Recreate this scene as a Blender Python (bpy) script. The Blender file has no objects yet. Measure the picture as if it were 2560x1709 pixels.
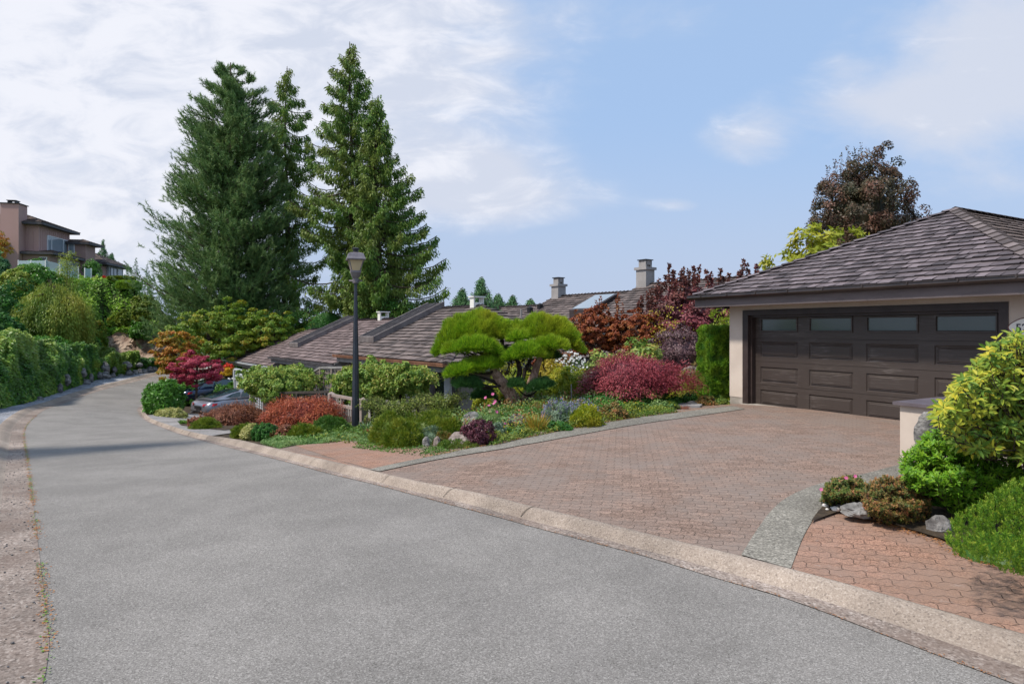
import bpy, math, random
import numpy as np
from mathutils import Vector, noise as mnoise
from mathutils.geometry import delaunay_2d_cdt

# ---------------------------------------------------------------- camera, sky, sun, exposure
scn = bpy.context.scene
F = 1564.0; H = 1.8; U0 = 1280.0; V0 = 823.0          # focal length in photo pixels, eye height, horizon
camd = bpy.data.cameras.new('camera'); cam = bpy.data.objects.new('camera', camd)
scn.collection.objects.link(cam); scn.camera = cam
cam.location = (0, 0, H); cam.rotation_euler = (math.radians(90), 0, 0)
camd.sensor_width = 36; camd.lens = 36 * F / 2560; camd.shift_y = -31.5 / 2560
camd.clip_start = 0.05; camd.clip_end = 6000

SUN = Vector((-0.50, -0.26, 0.82)).normalized()
sd = bpy.data.lights.new('sun', 'SUN'); sd.energy = 1.75; sd.angle = math.radians(5.0); sd.color = (1.0, 0.93, 0.84)
so = bpy.data.objects.new('sun', sd); scn.collection.objects.link(so)
so.rotation_euler = SUN.to_track_quat('Z', 'Y').to_euler(); so.location = (-20, -10, 40)

world = bpy.data.worlds.new('World'); scn.world = world; world.use_nodes = True
wt = world.node_tree; wt.nodes.clear()
class NT:
    def __init__(s, t): s.t = t
    def n(s, typ, **kw):
        x = s.t.nodes.new(typ)
        for k, v in kw.items(): setattr(x, k, v)
        return x
    def link(s, a, b): s.t.links.new(a, b)
    def put(s, sock, v):
        if hasattr(v, 'links') or isinstance(v, bpy.types.NodeSocket): s.link(v, sock)
        else: sock.default_value = v
    def m(s, op, a, b=0.0, c=0.0, clamp=False):
        x = s.n('ShaderNodeMath', operation=op); x.use_clamp = clamp
        s.put(x.inputs[0], a); s.put(x.inputs[1], b)
        if op in ('MULTIPLY_ADD', 'SMOOTH_MIN', 'SMOOTH_MAX', 'COMPARE'): s.put(x.inputs[2], c)
        return x.outputs[0]
    def mix(s, f, a, b, typ='MIX'):
        x = s.n('ShaderNodeMix', data_type='RGBA', blend_type=typ)
        s.put(x.inputs[0], f)
        for i, v in ((6, a), (7, b)):
            s.put(x.inputs[i], v if isinstance(v, bpy.types.NodeSocket) else (v[0], v[1], v[2], 1.0))
        return x.outputs[2]
    def noise(s, vec, scale, detail=4, rough=0.55, dist=0.0):
        x = s.n('ShaderNodeTexNoise'); s.link(vec, x.inputs['Vector'])
        x.inputs['Scale'].default_value = scale; x.inputs['Detail'].default_value = detail
        x.inputs['Roughness'].default_value = rough; x.inputs['Distortion'].default_value = dist
        return x.outputs['Fac']
    def rng(s, v, a, b, c=0.0, d=1.0, smooth=True):
        x = s.n('ShaderNodeMapRange', interpolation_type='SMOOTHSTEP' if smooth else 'LINEAR')
        s.put(x.inputs[0], v)
        for i, q in zip((1, 2, 3, 4), (a, b, c, d)): x.inputs[i].default_value = q
        return x.outputs[0]
    def ramp(s, f, stops):
        x = s.n('ShaderNodeValToRGB'); s.link(f, x.inputs[0]); cr = x.color_ramp
        while len(cr.elements) < len(stops): cr.elements.new(0.5)
        for e, (p, c) in zip(cr.elements, stops): e.position = p; e.color = (c[0], c[1], c[2], 1)
        return x.outputs[0]
    def comb(s, x, y, z):
        c = s.n('ShaderNodeCombineXYZ'); s.put(c.inputs[0], x); s.put(c.inputs[1], y); s.put(c.inputs[2], z); return c.outputs[0]
W = NT(wt)
sky = W.n('ShaderNodeTexSky', sky_type='NISHITA'); sky.sun_disc = False
sky.sun_elevation = math.asin(SUN.z); sky.sun_rotation = math.atan2(SUN.x, SUN.y)
sky.air_density = 1.0; sky.dust_density = 2.2; sky.ozone_density = 1.4; sky.altitude = 100
tc = W.n('ShaderNodeTexCoord'); sep = W.n('ShaderNodeSeparateXYZ'); W.link(tc.outputs['Generated'], sep.inputs[0])
ay = W.m('MAXIMUM', W.m('ABSOLUTE', sep.outputs[1]), 0.12)
px = W.m('DIVIDE', sep.outputs[0], ay); pz = W.m('DIVIDE', sep.outputs[2], ay)
pv = W.comb(px, pz, 0.0)
warp = W.noise(W.comb(px, W.m('MULTIPLY', pz, 1.8), 0.3), 2.6, 7, 0.62, 0.35)
fine = W.noise(W.comb(px, W.m('MULTIPLY', pz, 2.2), 4.0), 7.5, 6, 0.6, 0.5)
dens = None
# soft cloud patches: centre (photo px), half size (px), weight
for (cu, cv, ru, rv, wgt) in [
    (-200, 120, 1100, 420, 1.10), (250, 560, 620, 240, 0.62), (760, 80, 520, 190, .75), (1000, 215, 170, 40, .6), (1060, 400, 260, 90, .55),
    (1180, 500, 290, 55, .75), (1190, 420, 120, 38, .55), (1250, 132, 100, 26, .35), (1420, 30, 400, 60, .30), (2500, 120, 300, 210, 1.05), (2230, 275, 260, 80, .85),
    (1870, 345, 100, 60, .65), (2330, 375, 190, 60, .30), (1690, 514, 70, 18, .45), (2500, 470, 260, 60, .4), (2110, 160, 60, 35, .4), (-800, -500, 1400, 900, .9),
    (3600, 100, 900, 500, .5), (1300, -900, 1500, 500, .35)]:
    dx = W.m('MULTIPLY', W.m('SUBTRACT', px, (cu - U0) / F), F / ru)
    dz = W.m('MULTIPLY', W.m('SUBTRACT', pz, (V0 - cv) / F), F / rv)
    d2 = W.m('ADD', W.m('MULTIPLY', dx, dx), W.m('MULTIPLY', dz, dz))
    g = W.m('MULTIPLY', W.m('POWER', 2.718, W.m('MULTIPLY', d2, -1.0)), wgt)
    dens = g if dens is None else W.m('ADD', dens, g)
tex = W.m('ADD', W.m('MULTIPLY', warp, 1.15), W.m('MULTIPLY', fine, 0.38))
dd = W.m('ADD', dens, W.m('MULTIPLY', W.m('SUBTRACT', tex, 0.775), 1.35))
dd = W.m('MULTIPLY', dd, W.rng(dens, 0.02, 0.30))
mask = W.rng(dd, 0.10, 1.05)
CLOUD_HI = (5.0, 5.05, 5.4); CLOUD_LO = (3.7, 3.95, 4.6)
shade = W.rng(W.m('ADD', fine, W.m('MULTIPLY', px, -0.22)), 0.42, 0.72)
ccol = W.mix(shade, CLOUD_LO, CLOUD_HI)
base = W.mix(0.85, sky.outputs[0], (2.2, 3.15, 4.75))
hz = W.rng(pz, 0.0, 0.36, 0.85, 0.0)
base = W.mix(hz, base, (2.85, 3.3, 4.25))
col = W.mix(W.m('MULTIPLY', mask, 0.93), base, ccol)
bg = W.n('ShaderNodeBackground'); W.link(col, bg.inputs[0]); bg.inputs[1].default_value = 0.076
wo = W.n('ShaderNodeOutputWorld'); W.link(bg.outputs[0], wo.inputs[0])

scn.view_settings.view_transform = 'Standard'; scn.view_settings.look = 'None'
scn.view_settings.exposure = 1.27; scn.view_settings.gamma = 1.0
scn.cycles.max_bounces = 6; scn.cycles.transparent_max_bounces = 8

# ---------------------------------------------------------------- ground height and pixel -> point
CP = [(0,0,0),(-2,3,0),(3,3,0),(6,0,0),(-6,0,0),(0,-8,0),(6,6,0),(12,6,0.05),
(9,12,.02),(5.4,14.9,-.03),(8,10.2,.03),(10,18,-.2),(6,19,-.6),(1.5,18.5,-.8),(15,24,-.3),
(-1.74,8.5,-.08),(-3.66,14.5,-.57),(.13,14,.05),(3,13,0),(1.8,12,0.02),(-1,12,-.2),(-2.5,17,-1.0),(-1,19,-1.3),
(-6,27,-2.0),(-12,34,-2.3),(-17,40,-2.5),(-9,24,-1.75),(-14.8,29,-2.15),(-12.6,32,-2.3),(-7,19,-1.25),
(-12.5,25.5,-1.93),(-8.27,21,-1.33),(-3.7,16,-.75),
(-16,8,-.3),(-24,16,-1.0),(-28,28,-1.5),(-25,60,-1.5),(-15,50,-2.0),(0,45,-2.8),(15,40,-2),(-8,60,-3)]
for (u_, v_, Y_) in [(1760,1435,4.6),(641,1138,11),(467,1090,16),(378,1059,21),(341,1026,26),
    (63,1102,16),(60,1069,19),(82,1041,22),(137,1014,27),(202,990,32),(274,968,37),(383,940,44),(422,933,46)]:
    CP.append(((u_-U0)/F*Y_, Y_, H-(v_-V0)/F*Y_))
CPA = np.array(CP, float)
def _U(r2): return np.where(r2 > 1e-9, r2*np.log(r2+1e-12), 0)
_n = len(CPA); _K = _U(((CPA[:,None,:2]-CPA[None,:,:2])**2).sum(-1)) + np.eye(_n)
_P = np.c_[np.ones(_n), CPA[:,:2]]; _W = np.linalg.solve(np.block([[_K,_P],[_P.T,np.zeros((3,3))]]), np.r_[CPA[:,2],0,0,0])
def hh(x, y):
    x = np.asarray(x, float); y = np.asarray(y, float); s = x.shape; x = x.ravel(); y = y.ravel()
    z = _U((x[:,None]-CPA[:,0])**2+(y[:,None]-CPA[:,1])**2) @ _W[:_n] + _W[_n] + _W[_n+1]*x + _W[_n+2]*y
    k = np.clip((np.hypot(x+5, y-25)-45)/40, 0, 1)
    return (z*(1-k) + (-5)*k).reshape(s)
def h1(x, y): return float(hh([x], [y])[0])
def G(u, v, off=0.0, ymax=80):
    Y = np.geomspace(1.5, ymax, 900); X = (u-U0)/F*Y; d = H-(v-V0)/F*Y-hh(X, Y)-off
    i = int(np.argmax(d < 0)) if (d < 0).any() else len(Y)-1
    i = max(i, 1); t = d[i-1]/(d[i-1]-d[i]) if d[i] < 0 else 1.0
    y = Y[i-1]+t*(Y[i]-Y[i-1]); x = (u-U0)/F*y
    return Vector((x, y, h1(x, y)+off))
def P(u, v, Y): return Vector(((u-U0)/F*Y, Y, H-(v-V0)/F*Y))
def XY(u, Y): return ((u-U0)/F*Y, Y)

# ---------------------------------------------------------------- mesh builder and tagging
COL = scn.collection
RS = np.random.RandomState(7)
class MB:
    def __init__(s): s.V = []; s.n = 0; s.F = []; s.R = []
    def add(s, verts, faces, rnd=None):
        verts = np.asarray(verts, float).reshape(-1, 3); faces = np.asarray(faces, int)
        if len(verts) == 0: return s
        s.V.append(verts); s.F.append(faces + s.n)
        if rnd is None: rnd = np.full(len(faces), RS.rand())
        elif np.isscalar(rnd): rnd = np.full(len(faces), float(rnd))
        s.R.append(np.asarray(rnd, float)); s.n += len(verts); return s
    def polys(s, V, rnd=None):                     # V (n,k,3) separate polygons
        V = np.asarray(V, float); n, k = V.shape[:2]
        if n == 0: return s
        return s.add(V.reshape(-1, 3), np.arange(n*k).reshape(n, k), RS.rand(n) if rnd is None else rnd)
    def obox(s, o, a, b, c, rnd=None):             # box from corner o and three edge vectors
        o, a, b, c = (np.array(q, float) for q in (o, a, b, c))
        if np.dot(np.cross(a, b), c) < 0: o = o + c; c = -c
        v = [o, o+a, o+a+b, o+b, o+c, o+a+c, o+a+b+c, o+b+c]
        return s.add(v, [[0,3,2,1],[4,5,6,7],[0,1,5,4],[1,2,6,5],[2,3,7,6],[3,0,4,7]], rnd)
    def box(s, c, size, rnd=None, rot=0.0):        # centre, full size, rotation about z
        cx, sn = math.cos(rot), math.sin(rot); sx, sy, sz = size
        a = np.array([cx*sx, sn*sx, 0]); b = np.array([-sn*sy, cx*sy, 0]); cc = np.array([0, 0, sz])
        return s.obox(np.array(c)-a/2-b/2-cc/2, a, b, cc, rnd)
    def tube(s, pts, rad, k=6, rnd=None, cap=True):
        pts = [Vector(p) for p in pts]; n = len(pts)
        if np.isscalar(rad): rad = [rad]*n
        V = []; ref = Vector((0.3, 0.2, 1)).normalized()
        for i, p in enumerate(pts):
            d = (pts[min(i+1, n-1)] - pts[max(i-1, 0)]).normalized()
            r = ref if abs(d.dot(ref)) < 0.95 else Vector((1, 0, 0))
            sx = d.cross(r).normalized(); sy = sx.cross(d).normalized()
            for j in range(k):
                a = 2*math.pi*j/k; V.append(p + (sx*math.cos(a) + sy*math.sin(a))*rad[i])
        Fq = [[i*k+j, i*k+(j+1) % k, (i+1)*k+(j+1) % k, (i+1)*k+j] for i in range(n-1) for j in range(k)]
        r = RS.rand() if rnd is None else rnd
        s.add(V, Fq, r)
        if cap:
            for base in (0, (n-1)*k):
                c = V[base:base+k]; m = sum(c, Vector())/k
                s.add(list(c)+[m], [[j, (j+1) % k, k] for j in range(k)], r)
        return s
    def cap_tri(s): return s
    def lathe(s, c, prof, k=16, rnd=None):         # prof list of (r, z)
        c = Vector(c); V = []
        for r, z in prof:
            for j in range(k): a = 2*math.pi*j/k; V.append((c.x+r*math.cos(a), c.y+r*math.sin(a), c.z+z))
        n = len(prof)
        return s.add(V, [[i*k+j, i*k+(j+1) % k, (i+1)*k+(j+1) % k, (i+1)*k+j] for i in range(n-1) for j in range(k)], rnd)
    def sphere(s, c, r, seg=12, rings=8, lump=0.0, freq=1.5, seed=0, rnd=None, zmin=-1.0, flat=0.0):
        c = np.array(c, float); r = np.array(r, float) * np.ones(3); V = []
        for i in range(rings+1):
            th = math.pi*i/rings
            for j in range(seg):
                ph = 2*math.pi*j/seg
                d = np.array([math.sin(th)*math.cos(ph), math.sin(th)*math.sin(ph), max(zmin, math.cos(th))])
                k = 1 + lump*2*mnoise.noise(Vector(d*freq)+Vector((seed*3.1, seed*1.7, seed)))
                if flat: k = min(k, 1-flat*abs(mnoise.noise(Vector(d*1.1)+Vector((seed, 5, seed)))))
                V.append(c + d*r*k)
        return s.add(V, [[i*seg+j, (i+1)*seg+j, (i+1)*seg+(j+1) % seg, i*seg+(j+1) % seg] for i in range(rings) for j in range(seg)], rnd)
    def build(s, name, mat, parent=None, loc=None, smooth=False):
        me = bpy.data.meshes.new(name)
        V = np.concatenate(s.V) if s.V else np.zeros((0, 3))
        base = np.array(parent_loc(parent) if parent else (loc if loc is not None else (0, 0, 0)), float)
        V = V - base
        me.vertices.add(len(V)); me.vertices.foreach_set('co', V.astype(np.float32).ravel())
        li = np.concatenate([f.ravel() for f in s.F]); tot = np.concatenate([np.full(len(f), f.shape[1]) for f in s.F])
        me.loops.add(len(li)); me.loops.foreach_set('vertex_index', li.astype(np.int32))
        me.polygons.add(len(tot)); st = np.r_[0, np.cumsum(tot)[:-1]]
        me.polygons.foreach_set('loop_start', st.astype(np.int32)); me.polygons.foreach_set('loop_total', tot.astype(np.int32))
        me.polygons.foreach_set('use_smooth', np.full(len(tot), bool(smooth)))
        me.update(calc_edges=True)
        at = me.attributes.new('rnd', 'FLOAT', 'FACE'); at.data.foreach_set('value', np.concatenate(s.R).astype(np.float32))
        me.materials.append(mat)
        o = bpy.data.objects.new(name, me); COL.objects.link(o)
        if parent: o.parent = parent
        elif loc is not None: o.location = loc
        return o
def parent_loc(p):
    l = Vector(p.location)
    while p.parent: p = p.parent; l += p.location
    return l
def tag(o, label=None, cat=None, group=None, kind=None):
    if label: o['label'] = label
    if cat: o['category'] = cat
    if group: o['group'] = group
    if kind: o['kind'] = kind
    return o
def thing(name, label, cat, loc=(0, 0, 0), group=None, rotz=0.0):
    o = bpy.data.objects.new(name, None); COL.objects.link(o); o.location = loc; o.rotation_euler = (0, 0, rotz)
    o.empty_display_size = 0.2
    return tag(o, label, cat, group)
def struct(mb, name, mat, smooth=False): return tag(mb.build(name, mat, smooth=smooth), kind='structure')

# ---------------------------------------------------------------- materials
def newmat(name):
    m = bpy.data.materials.new(name); m.use_nodes = True; m.node_tree.nodes.clear(); T = NT(m.node_tree)
    out = T.n('ShaderNodeOutputMaterial'); b = T.n('ShaderNodeBsdfPrincipled'); T.link(b.outputs[0], out.inputs[0])
    return m, T, b, out
def bump(T, b, hgt, strength=0.3, dist=0.02):
    x = T.n('ShaderNodeBump'); x.inputs['Strength'].default_value = strength; x.inputs['Distance'].default_value = dist
    T.link(hgt, x.inputs['Height']); T.link(x.outputs[0], b.inputs['Normal'])
def rndattr(T):
    a = T.n('ShaderNodeAttribute', attribute_type='GEOMETRY', attribute_name='rnd'); return a.outputs['Fac']
def objc(T): return T.n('ShaderNodeTexCoord').outputs['Object']
GAIN = {'clipped_pine_needle': 1.3, 'burgundy_lace_leaf': 1.55, 'bronze_lace_leaf': 1.15, 'orange_red_lace_leaf': 1.1, 'orange_maple_leaf': 1.05, 'crimson_maple_leaf': 1.1, 'lime_leaf': 1.1, 'chartreuse_leaf': 1.1, 'yellow_leaf': 1.0, 'rhododendron_leaf': 1.15, 'cream_variegated_leaf': 1.0, 'magnolia_leaf': 1.1, 'copper_beech_leaf': 1.1, 'azalea_leaf': 1.15, 'heath_sprig': 1.2,
 'lavender_flower': 1.0, 'pink_flower': 1.0, 'white_flower': 1.0, 'red_flower': 1.0, 'yellow_flower': 1.0, 'fallen_leaf': 1.0, 'silvery_leaf': 1.1, 'cedar_spray': 1.35, 'olive_heath_leaf': 1.1, 'juniper_leaf': 1.2, 'ground_cover_leaf': 1.15, 'blue_green_needle': 1.35, 'iris_blade': 1.1, 'rusty_green_leaf': 1.15, 'rust_maple_leaf': 1.15}
def fol(name, cols, trans=0.3, rough=0.5, patch=0.0, pscale=1.2, pcol=None, spec=0.35):
    g_ = GAIN.get(name, 1.45); cols = [tuple(min(.8, x*g_) for x in c) for c in cols]; pcol = pcol and tuple(min(.8, x*g_) for x in pcol)
    m, T, b, out = newmat(name)
    st = [(i/max(1, len(cols)-1), c) for i, c in enumerate(cols)]
    c = T.ramp(rndattr(T), st)
    if patch:
        nz = T.rng(T.noise(objc(T), pscale, 3, 0.6), 0.42, 0.62)
        c = T.mix(T.m('MULTIPLY', nz, patch), c, pcol)
    T.link(c, b.inputs['Base Color']); b.inputs['Roughness'].default_value = rough; b.inputs['Specular IOR Level'].default_value = spec
    if trans:
        t = T.n('ShaderNodeBsdfTranslucent'); T.link(T.mix(0.35, c, (0.30, 0.34, 0.03), 'ADD') if False else c, t.inputs[0])
        mx = T.n('ShaderNodeMixShader'); mx.inputs[0].default_value = trans
        T.link(b.outputs[0], mx.inputs[1]); T.link(t.outputs[0], mx.inputs[2]); T.link(mx.outputs[0], out.inputs[0])
    return m
def surf(name, c1, c2, scale=6.0, rough=0.7, bmp=0.2, bscale=None, usernd=0.0, detail=6, metal=0.0, stretch=(1, 1, 1), spec=0.4, lo=0.35, hi=0.65, bdist=0.01):
    m, T, b, out = newmat(name)
    mp = T.n('ShaderNodeMapping'); T.link(objc(T), mp.inputs[0]); mp.inputs['Scale'].default_value = stretch
    nz = T.noise(mp.outputs[0], scale, detail, 0.6)
    f = T.rng(nz, lo, hi)
    if usernd: f = T.m('ADD', T.m('MULTIPLY', f, 1-usernd), T.m('MULTIPLY', rndattr(T), usernd))
    T.link(T.mix(f, c1, c2), b.inputs['Base Color'])
    b.inputs['Roughness'].default_value = rough; b.inputs['Metallic'].default_value = metal; b.inputs['Specular IOR Level'].default_value = spec
    if bmp:
        bn = T.noise(mp.outputs[0], bscale or scale*6, 4, 0.6); bump(T, b, bn, bmp, bdist)
    return m
def speckle(name, base, dark, light, scale, rough=0.9, big=0.5, stain=None, bmp=0.6, bdist=0.004, mid=None):
    """aggregate surface: fine stones of different tone, wide soft mottling"""
    m, T, b, out = newmat(name); co = objc(T)
    v = T.n('ShaderNodeTexVoronoi'); T.link(co, v.inputs['Vector']); v.inputs['Scale'].default_value = scale
    wn = T.n('ShaderNodeSeparateColor'); T.link(v.outputs['Color'], wn.inputs[0])
    c = T.ramp(wn.outputs[0], [(0.0, dark), (0.22, base), (0.7, mid or base), (1.0, light)])
    n2 = T.rng(T.noise(co, scale*0.85, 3, 0.7), 0.3, 0.7)
    c = T.mix(0.35, c, T.mix(n2, dark, light))
    n3 = T.rng(T.noise(co, 0.7, 6, 0.65), 0.35, 0.68, 1-0.28*big, 1+0.16*big)
    mm = T.n('ShaderNodeMix', data_type='RGBA', blend_type='MULTIPLY'); mm.inputs[0].default_value = 1.0
    T.link(c, mm.inputs[6]); T.link(T.comb(n3, n3, n3), mm.inputs[7]); c = mm.outputs[2]
    if stain:
        s = T.rng(T.noise(co, stain[1], 7, 0.7, 0.4), stain[2], stain[3]); c = T.mix(T.m('MULTIPLY', s, stain[4]), c, stain[0])
    T.link(c, b.inputs['Base Color']); b.inputs['Roughness'].default_value = rough; b.inputs['Specular IOR Level'].default_value = 0.25
    hb = T.m('ADD', T.m('MULTIPLY', wn.outputs[1], 0.6), T.m('MULTIPLY', T.noise(co, scale*0.7, 3, 0.6), 0.8))
    bump(T, b, hb, bmp, bdist)
    return m
M = {}
M['asphalt'] = speckle('asphalt', (.190,.175,.158), (.08,.074,.066), (.40,.375,.345), 140, big=0.55, bdist=.0015, mid=(.215,.20,.182), stain=((.245,.228,.215), .35, .50, .78, .5))
M['kerb'] = speckle('kerb_concrete', (.34,.275,.22), (.17,.135,.11), (.48,.405,.34), 95, big=1.0, stain=((.20,.155,.125), 1.6, .45, .75, .65))
M['gutter'] = speckle('gutter_concrete', (.275,.215,.178), (.07,.055,.045), (.55,.47,.41), 60, big=1.3, stain=((.17,.12,.095), 1.3, .42, .72, .7))
M['agg'] = speckle('exposed_aggregate', (.19,.175,.145), (.06,.055,.045), (.42,.39,.33), 70, big=0.9)
M['gravel'] = speckle('gravel', (.30,.31,.34), (.07,.07,.085), (.58,.59,.63), 28, big=1.2, bmp=1.0, bdist=.02, stain=((.27,.22,.15), 1.4, .55, .75, .6))
M['pale_paving'] = speckle('pale_paving', (.27,.25,.24), (.15,.14,.135), (.38,.36,.34), 30, big=.8)
M['soil'] = surf('soil', (.035,.024,.015), (.085,.06,.036), 9, .95, .8, 60, bdist=.03)
M['terrain'] = surf('terrain', (.02,.035,.008), (.05,.07,.015), 1.5, .95, .6, 14, bdist=.05)
def pavers(name, ang, c_a, c_b, c_j, pale, bw=.24, bh=.12, ms=.0045):
    m, T, b, out = newmat(name); co = objc(T)
    mp = T.n('ShaderNodeMapping'); T.link(co, mp.inputs[0]); mp.inputs['Rotation'].default_value = (0, 0, ang)
    s = T.n('ShaderNodeSeparateXYZ'); T.link(mp.outputs[0], s.inputs[0]); x, y = s.outputs[0], s.outputs[1]
    wob = T.m('MULTIPLY', T.m('SUBTRACT', T.noise(co, 3.0, 2), 0.5), 0.03)
    yy = T.m('ADD', T.m('ADD', y, wob), T.m('MULTIPLY', T.m('SUBTRACT', T.m('PINGPONG', x, bw/4), bw/8), 0.50))
    xx = T.m('ADD', x, T.m('MULTIPLY', T.m('SUBTRACT', T.m('PINGPONG', T.m('ADD', y, bh/4), bh/2), bh/4), 0.35))
    br = T.n('ShaderNodeTexBrick'); T.link(T.comb(xx, yy, 0.0), br.inputs['Vector'])
    br.inputs['Scale'].default_value = 1.0; br.inputs['Brick Width'].default_value = bw; br.inputs['Row Height'].default_value = bh
    br.inputs['Mortar Size'].default_value = ms; br.inputs['Mortar Smooth'].default_value = 0.25; br.inputs['Bias'].default_value = 0.0
    br.inputs['Color1'].default_value = (*c_a, 1); br.inputs['Color2'].default_value = (*c_b, 1); br.inputs['Mortar'].default_value = (*c_j, 1)
    v = T.n('ShaderNodeTexVoronoi'); T.link(co, v.inputs['Vector']); v.inputs['Scale'].default_value = 110
    sc = T.n('ShaderNodeSeparateColor'); T.link(v.outputs['Color'], sc.inputs[0])
    g = T.rng(sc.outputs[0], 0, 1, .55, 1.5, False)
    mm = T.n('ShaderNodeMix', data_type='RGBA', blend_type='MULTIPLY'); mm.inputs[0].default_value = 1.0
    T.link(br.outputs[0], mm.inputs[6]); T.link(T.comb(g, g, g), mm.inputs[7])
    c = T.mix(T.rng(T.noise(co, 1.1, 6, .7), .36, .66, 0, .85), mm.outputs[2], pale)
    ef = T.m('MULTIPLY', T.rng(T.noise(co, 9.0, 4, .7), .62, .72), .5 if ang > 9 else .28)
    c = T.mix(T.m('MULTIPLY', ef, T.rng(T.noise(co, .55, 3, .6), .45, .6)), c, (.46, .42, .40))
    # moss and grit in the joints
    jf = T.m('MULTIPLY', br.outputs['Fac'], T.rng(T.noise(co, 1.7, 4, .6), .35, .6, .55, 1.0))
    c = T.mix(jf, c, c_j)
    T.link(c, b.inputs['Base Color']); b.inputs['Roughness'].default_value = .92; b.inputs['Specular IOR Level'].default_value = .2
    hb = T.m('ADD', T.m('MULTIPLY', T.m('SUBTRACT', 1.0, br.outputs['Fac']), 1.0), T.m('MULTIPLY', sc.outputs[1], .18))
    bump(T, b, hb, .8, .008)
    return m
M['paver'] = pavers('drive_paver', math.radians(10), (.205,.14,.108), (.29,.20,.155), (.085,.063,.05), (.245,.195,.165), .20, .098, .003)
M['paver2'] = pavers('verge_paver', math.radians(10), (.27,.155,.105), (.35,.20,.14), (.09,.058,.045), (.29,.195,.15), .24, .12, .0032)
M['soiltrim'] = M['soil']
M['shake'] = surf('brown_shake', (.035,.028,.030), (.215,.175,.185), 5, .8, .5, 40, usernd=.75, stretch=(1,1,1), bdist=.006)
M['shake_red'] = surf('weathered_tile', (.07,.05,.047), (.255,.19,.18), 3, .8, .3, 25, usernd=.8, bdist=.006)
M['shake_dark'] = surf('old_shake', (.04,.032,.03), (.21,.165,.15), 4, .85, .5, 30, usernd=.8, bdist=.008)
M['shake_tan'] = surf('tan_shake', (.09,.065,.055), (.27,.20,.165), 3, .85, .4, 25, usernd=.8)
M['shake_cap'] = surf('ridge_shake', (.07,.056,.054), (.215,.175,.168), 4, .85, .4, 30, usernd=.8)
M['underroof'] = surf('roof_underlay', (.02,.016,.015), (.035,.03,.028), 4, .9, 0)
M['stucco'] = surf('cream_stucco', (.56,.475,.405), (.64,.55,.47), 1.2, .9, .35, 90, bdist=.004)
M['stucco_grey'] = surf('grey_stucco', (.29,.275,.265), (.35,.33,.32), 1.5, .9, .2, 60)
M['concrete'] = surf('plain_concrete', (.30,.27,.23), (.42,.38,.33), 5, .9, .4, 50)
M['fascia'] = surf('taupe_fascia', (.125,.10,.10), (.16,.13,.13), 1.5, .55, .08, 30, stretch=(1,1,4))
M['gutter_metal'] = surf('dark_gutter', (.035,.025,.022), (.06,.045,.04), 2, .3, 0, spec=.6)
M['copper'] = surf('copper_gutter', (.22,.10,.055), (.36,.17,.10), 3, .4, 0, metal=.3, spec=.6)
M['sill'] = surf('slate_cap', (.11,.09,.10), (.15,.125,.14), 2, .45, .1, 40, spec=.5)
M['greytrim'] = surf('grey_trim', (.20,.19,.185), (.28,.27,.26), 3, .7, .1, 40)
M['curb'] = surf('skylight_curb_paint', (.12,.10,.095), (.19,.165,.155), 3, .6, .1, 40)
M['darktrim'] = surf('dark_trim', (.055,.05,.055), (.085,.08,.085), 3, .6, .1, 40)
M['louver'] = surf('pale_grey_paint', (.42,.45,.47), (.50,.52,.54), 3, .6, 0)
M['oldwood'] = surf('weathered_wood', (.24,.19,.165), (.40,.33,.29), 8, .85, .5, 50, stretch=(3,3,.6), usernd=.3)
M['darklattice'] = surf('dark_lattice', (.035,.028,.022), (.06,.048,.04), 8, .8, .2, 40)
M['greylattice'] = surf('grey_lattice', (.15,.125,.105), (.24,.20,.17), 8, .8, .2, 40)
M['bark'] = surf('brown_bark', (.055,.038,.028), (.14,.10,.075), 7, .95, 1.0, 20, stretch=(2,2,.5), bdist=.05)
M['redbark'] = surf('red_bark', (.22,.13,.095), (.56,.37,.29), 14, .9, 1.0, 45, stretch=(1.3,1.3,.7), bdist=.02)
M['twig'] = surf('dark_twig', (.022,.017,.013), (.06,.045,.035), 10, .9, .3, 40)
M['rock'] = surf('grey_rock', (.12,.115,.11), (.34,.325,.305), 5, .9, 1.0, 22, bdist=.03, stretch=(1,1,1.5))
M['rocktan'] = surf('tan_rock', (.16,.125,.11), (.37,.31,.275), 6, .9, 1.0, 24, bdist=.03)
M['rockdark'] = surf('dark_boulder', (.075,.07,.07), (.30,.285,.275), 4, .9, 1.0, 14, bdist=.05)
M['cliff'] = surf('tan_cliff', (.20,.125,.09), (.52,.40,.30), 1.3, .95, 1.0, 5, bdist=.15, lo=.3, hi=.7)
M['slate'] = surf('flagstone', (.20,.205,.22), (.36,.35,.34), 4, .75, .4, 30)
M['pebble'] = surf('pebble', (.25,.25,.26), (.75,.72,.68), 4, .6, .1, 30, usernd=.9)
M['mauve_wall'] = surf('mauve_siding', (.44,.27,.235), (.48,.30,.26), .6, .8, .1, 20, stretch=(1,1,.1))
M['rust_wall'] = surf('brown_siding', (.36,.225,.19), (.40,.26,.22), .6, .8, .1, 20)
M['grey_siding'] = surf('grey_siding', (.30,.285,.27), (.36,.34,.32), 1.0, .8, .1, 30)
M['pole'] = surf('lamp_pole_paint', (.018,.022,.032), (.028,.034,.048), 3, .32, .05, 30, spec=.6)
M['lampmetal'] = surf('lamp_metal', (.16,.14,.15), (.26,.235,.25), 4, .5, .2, 40, metal=.4)
M['white'] = surf('white_frame', (.72,.72,.73), (.80,.80,.80), 2, .5, 0)
def glass(name, c, rough=.06, spec=.8, tint=None):
    m, T, b, out = newmat(name); b.inputs['Base Color'].default_value = (*c, 1); b.inputs['Roughness'].default_value = rough
    b.inputs['Specular IOR Level'].default_value = spec; return m
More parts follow.
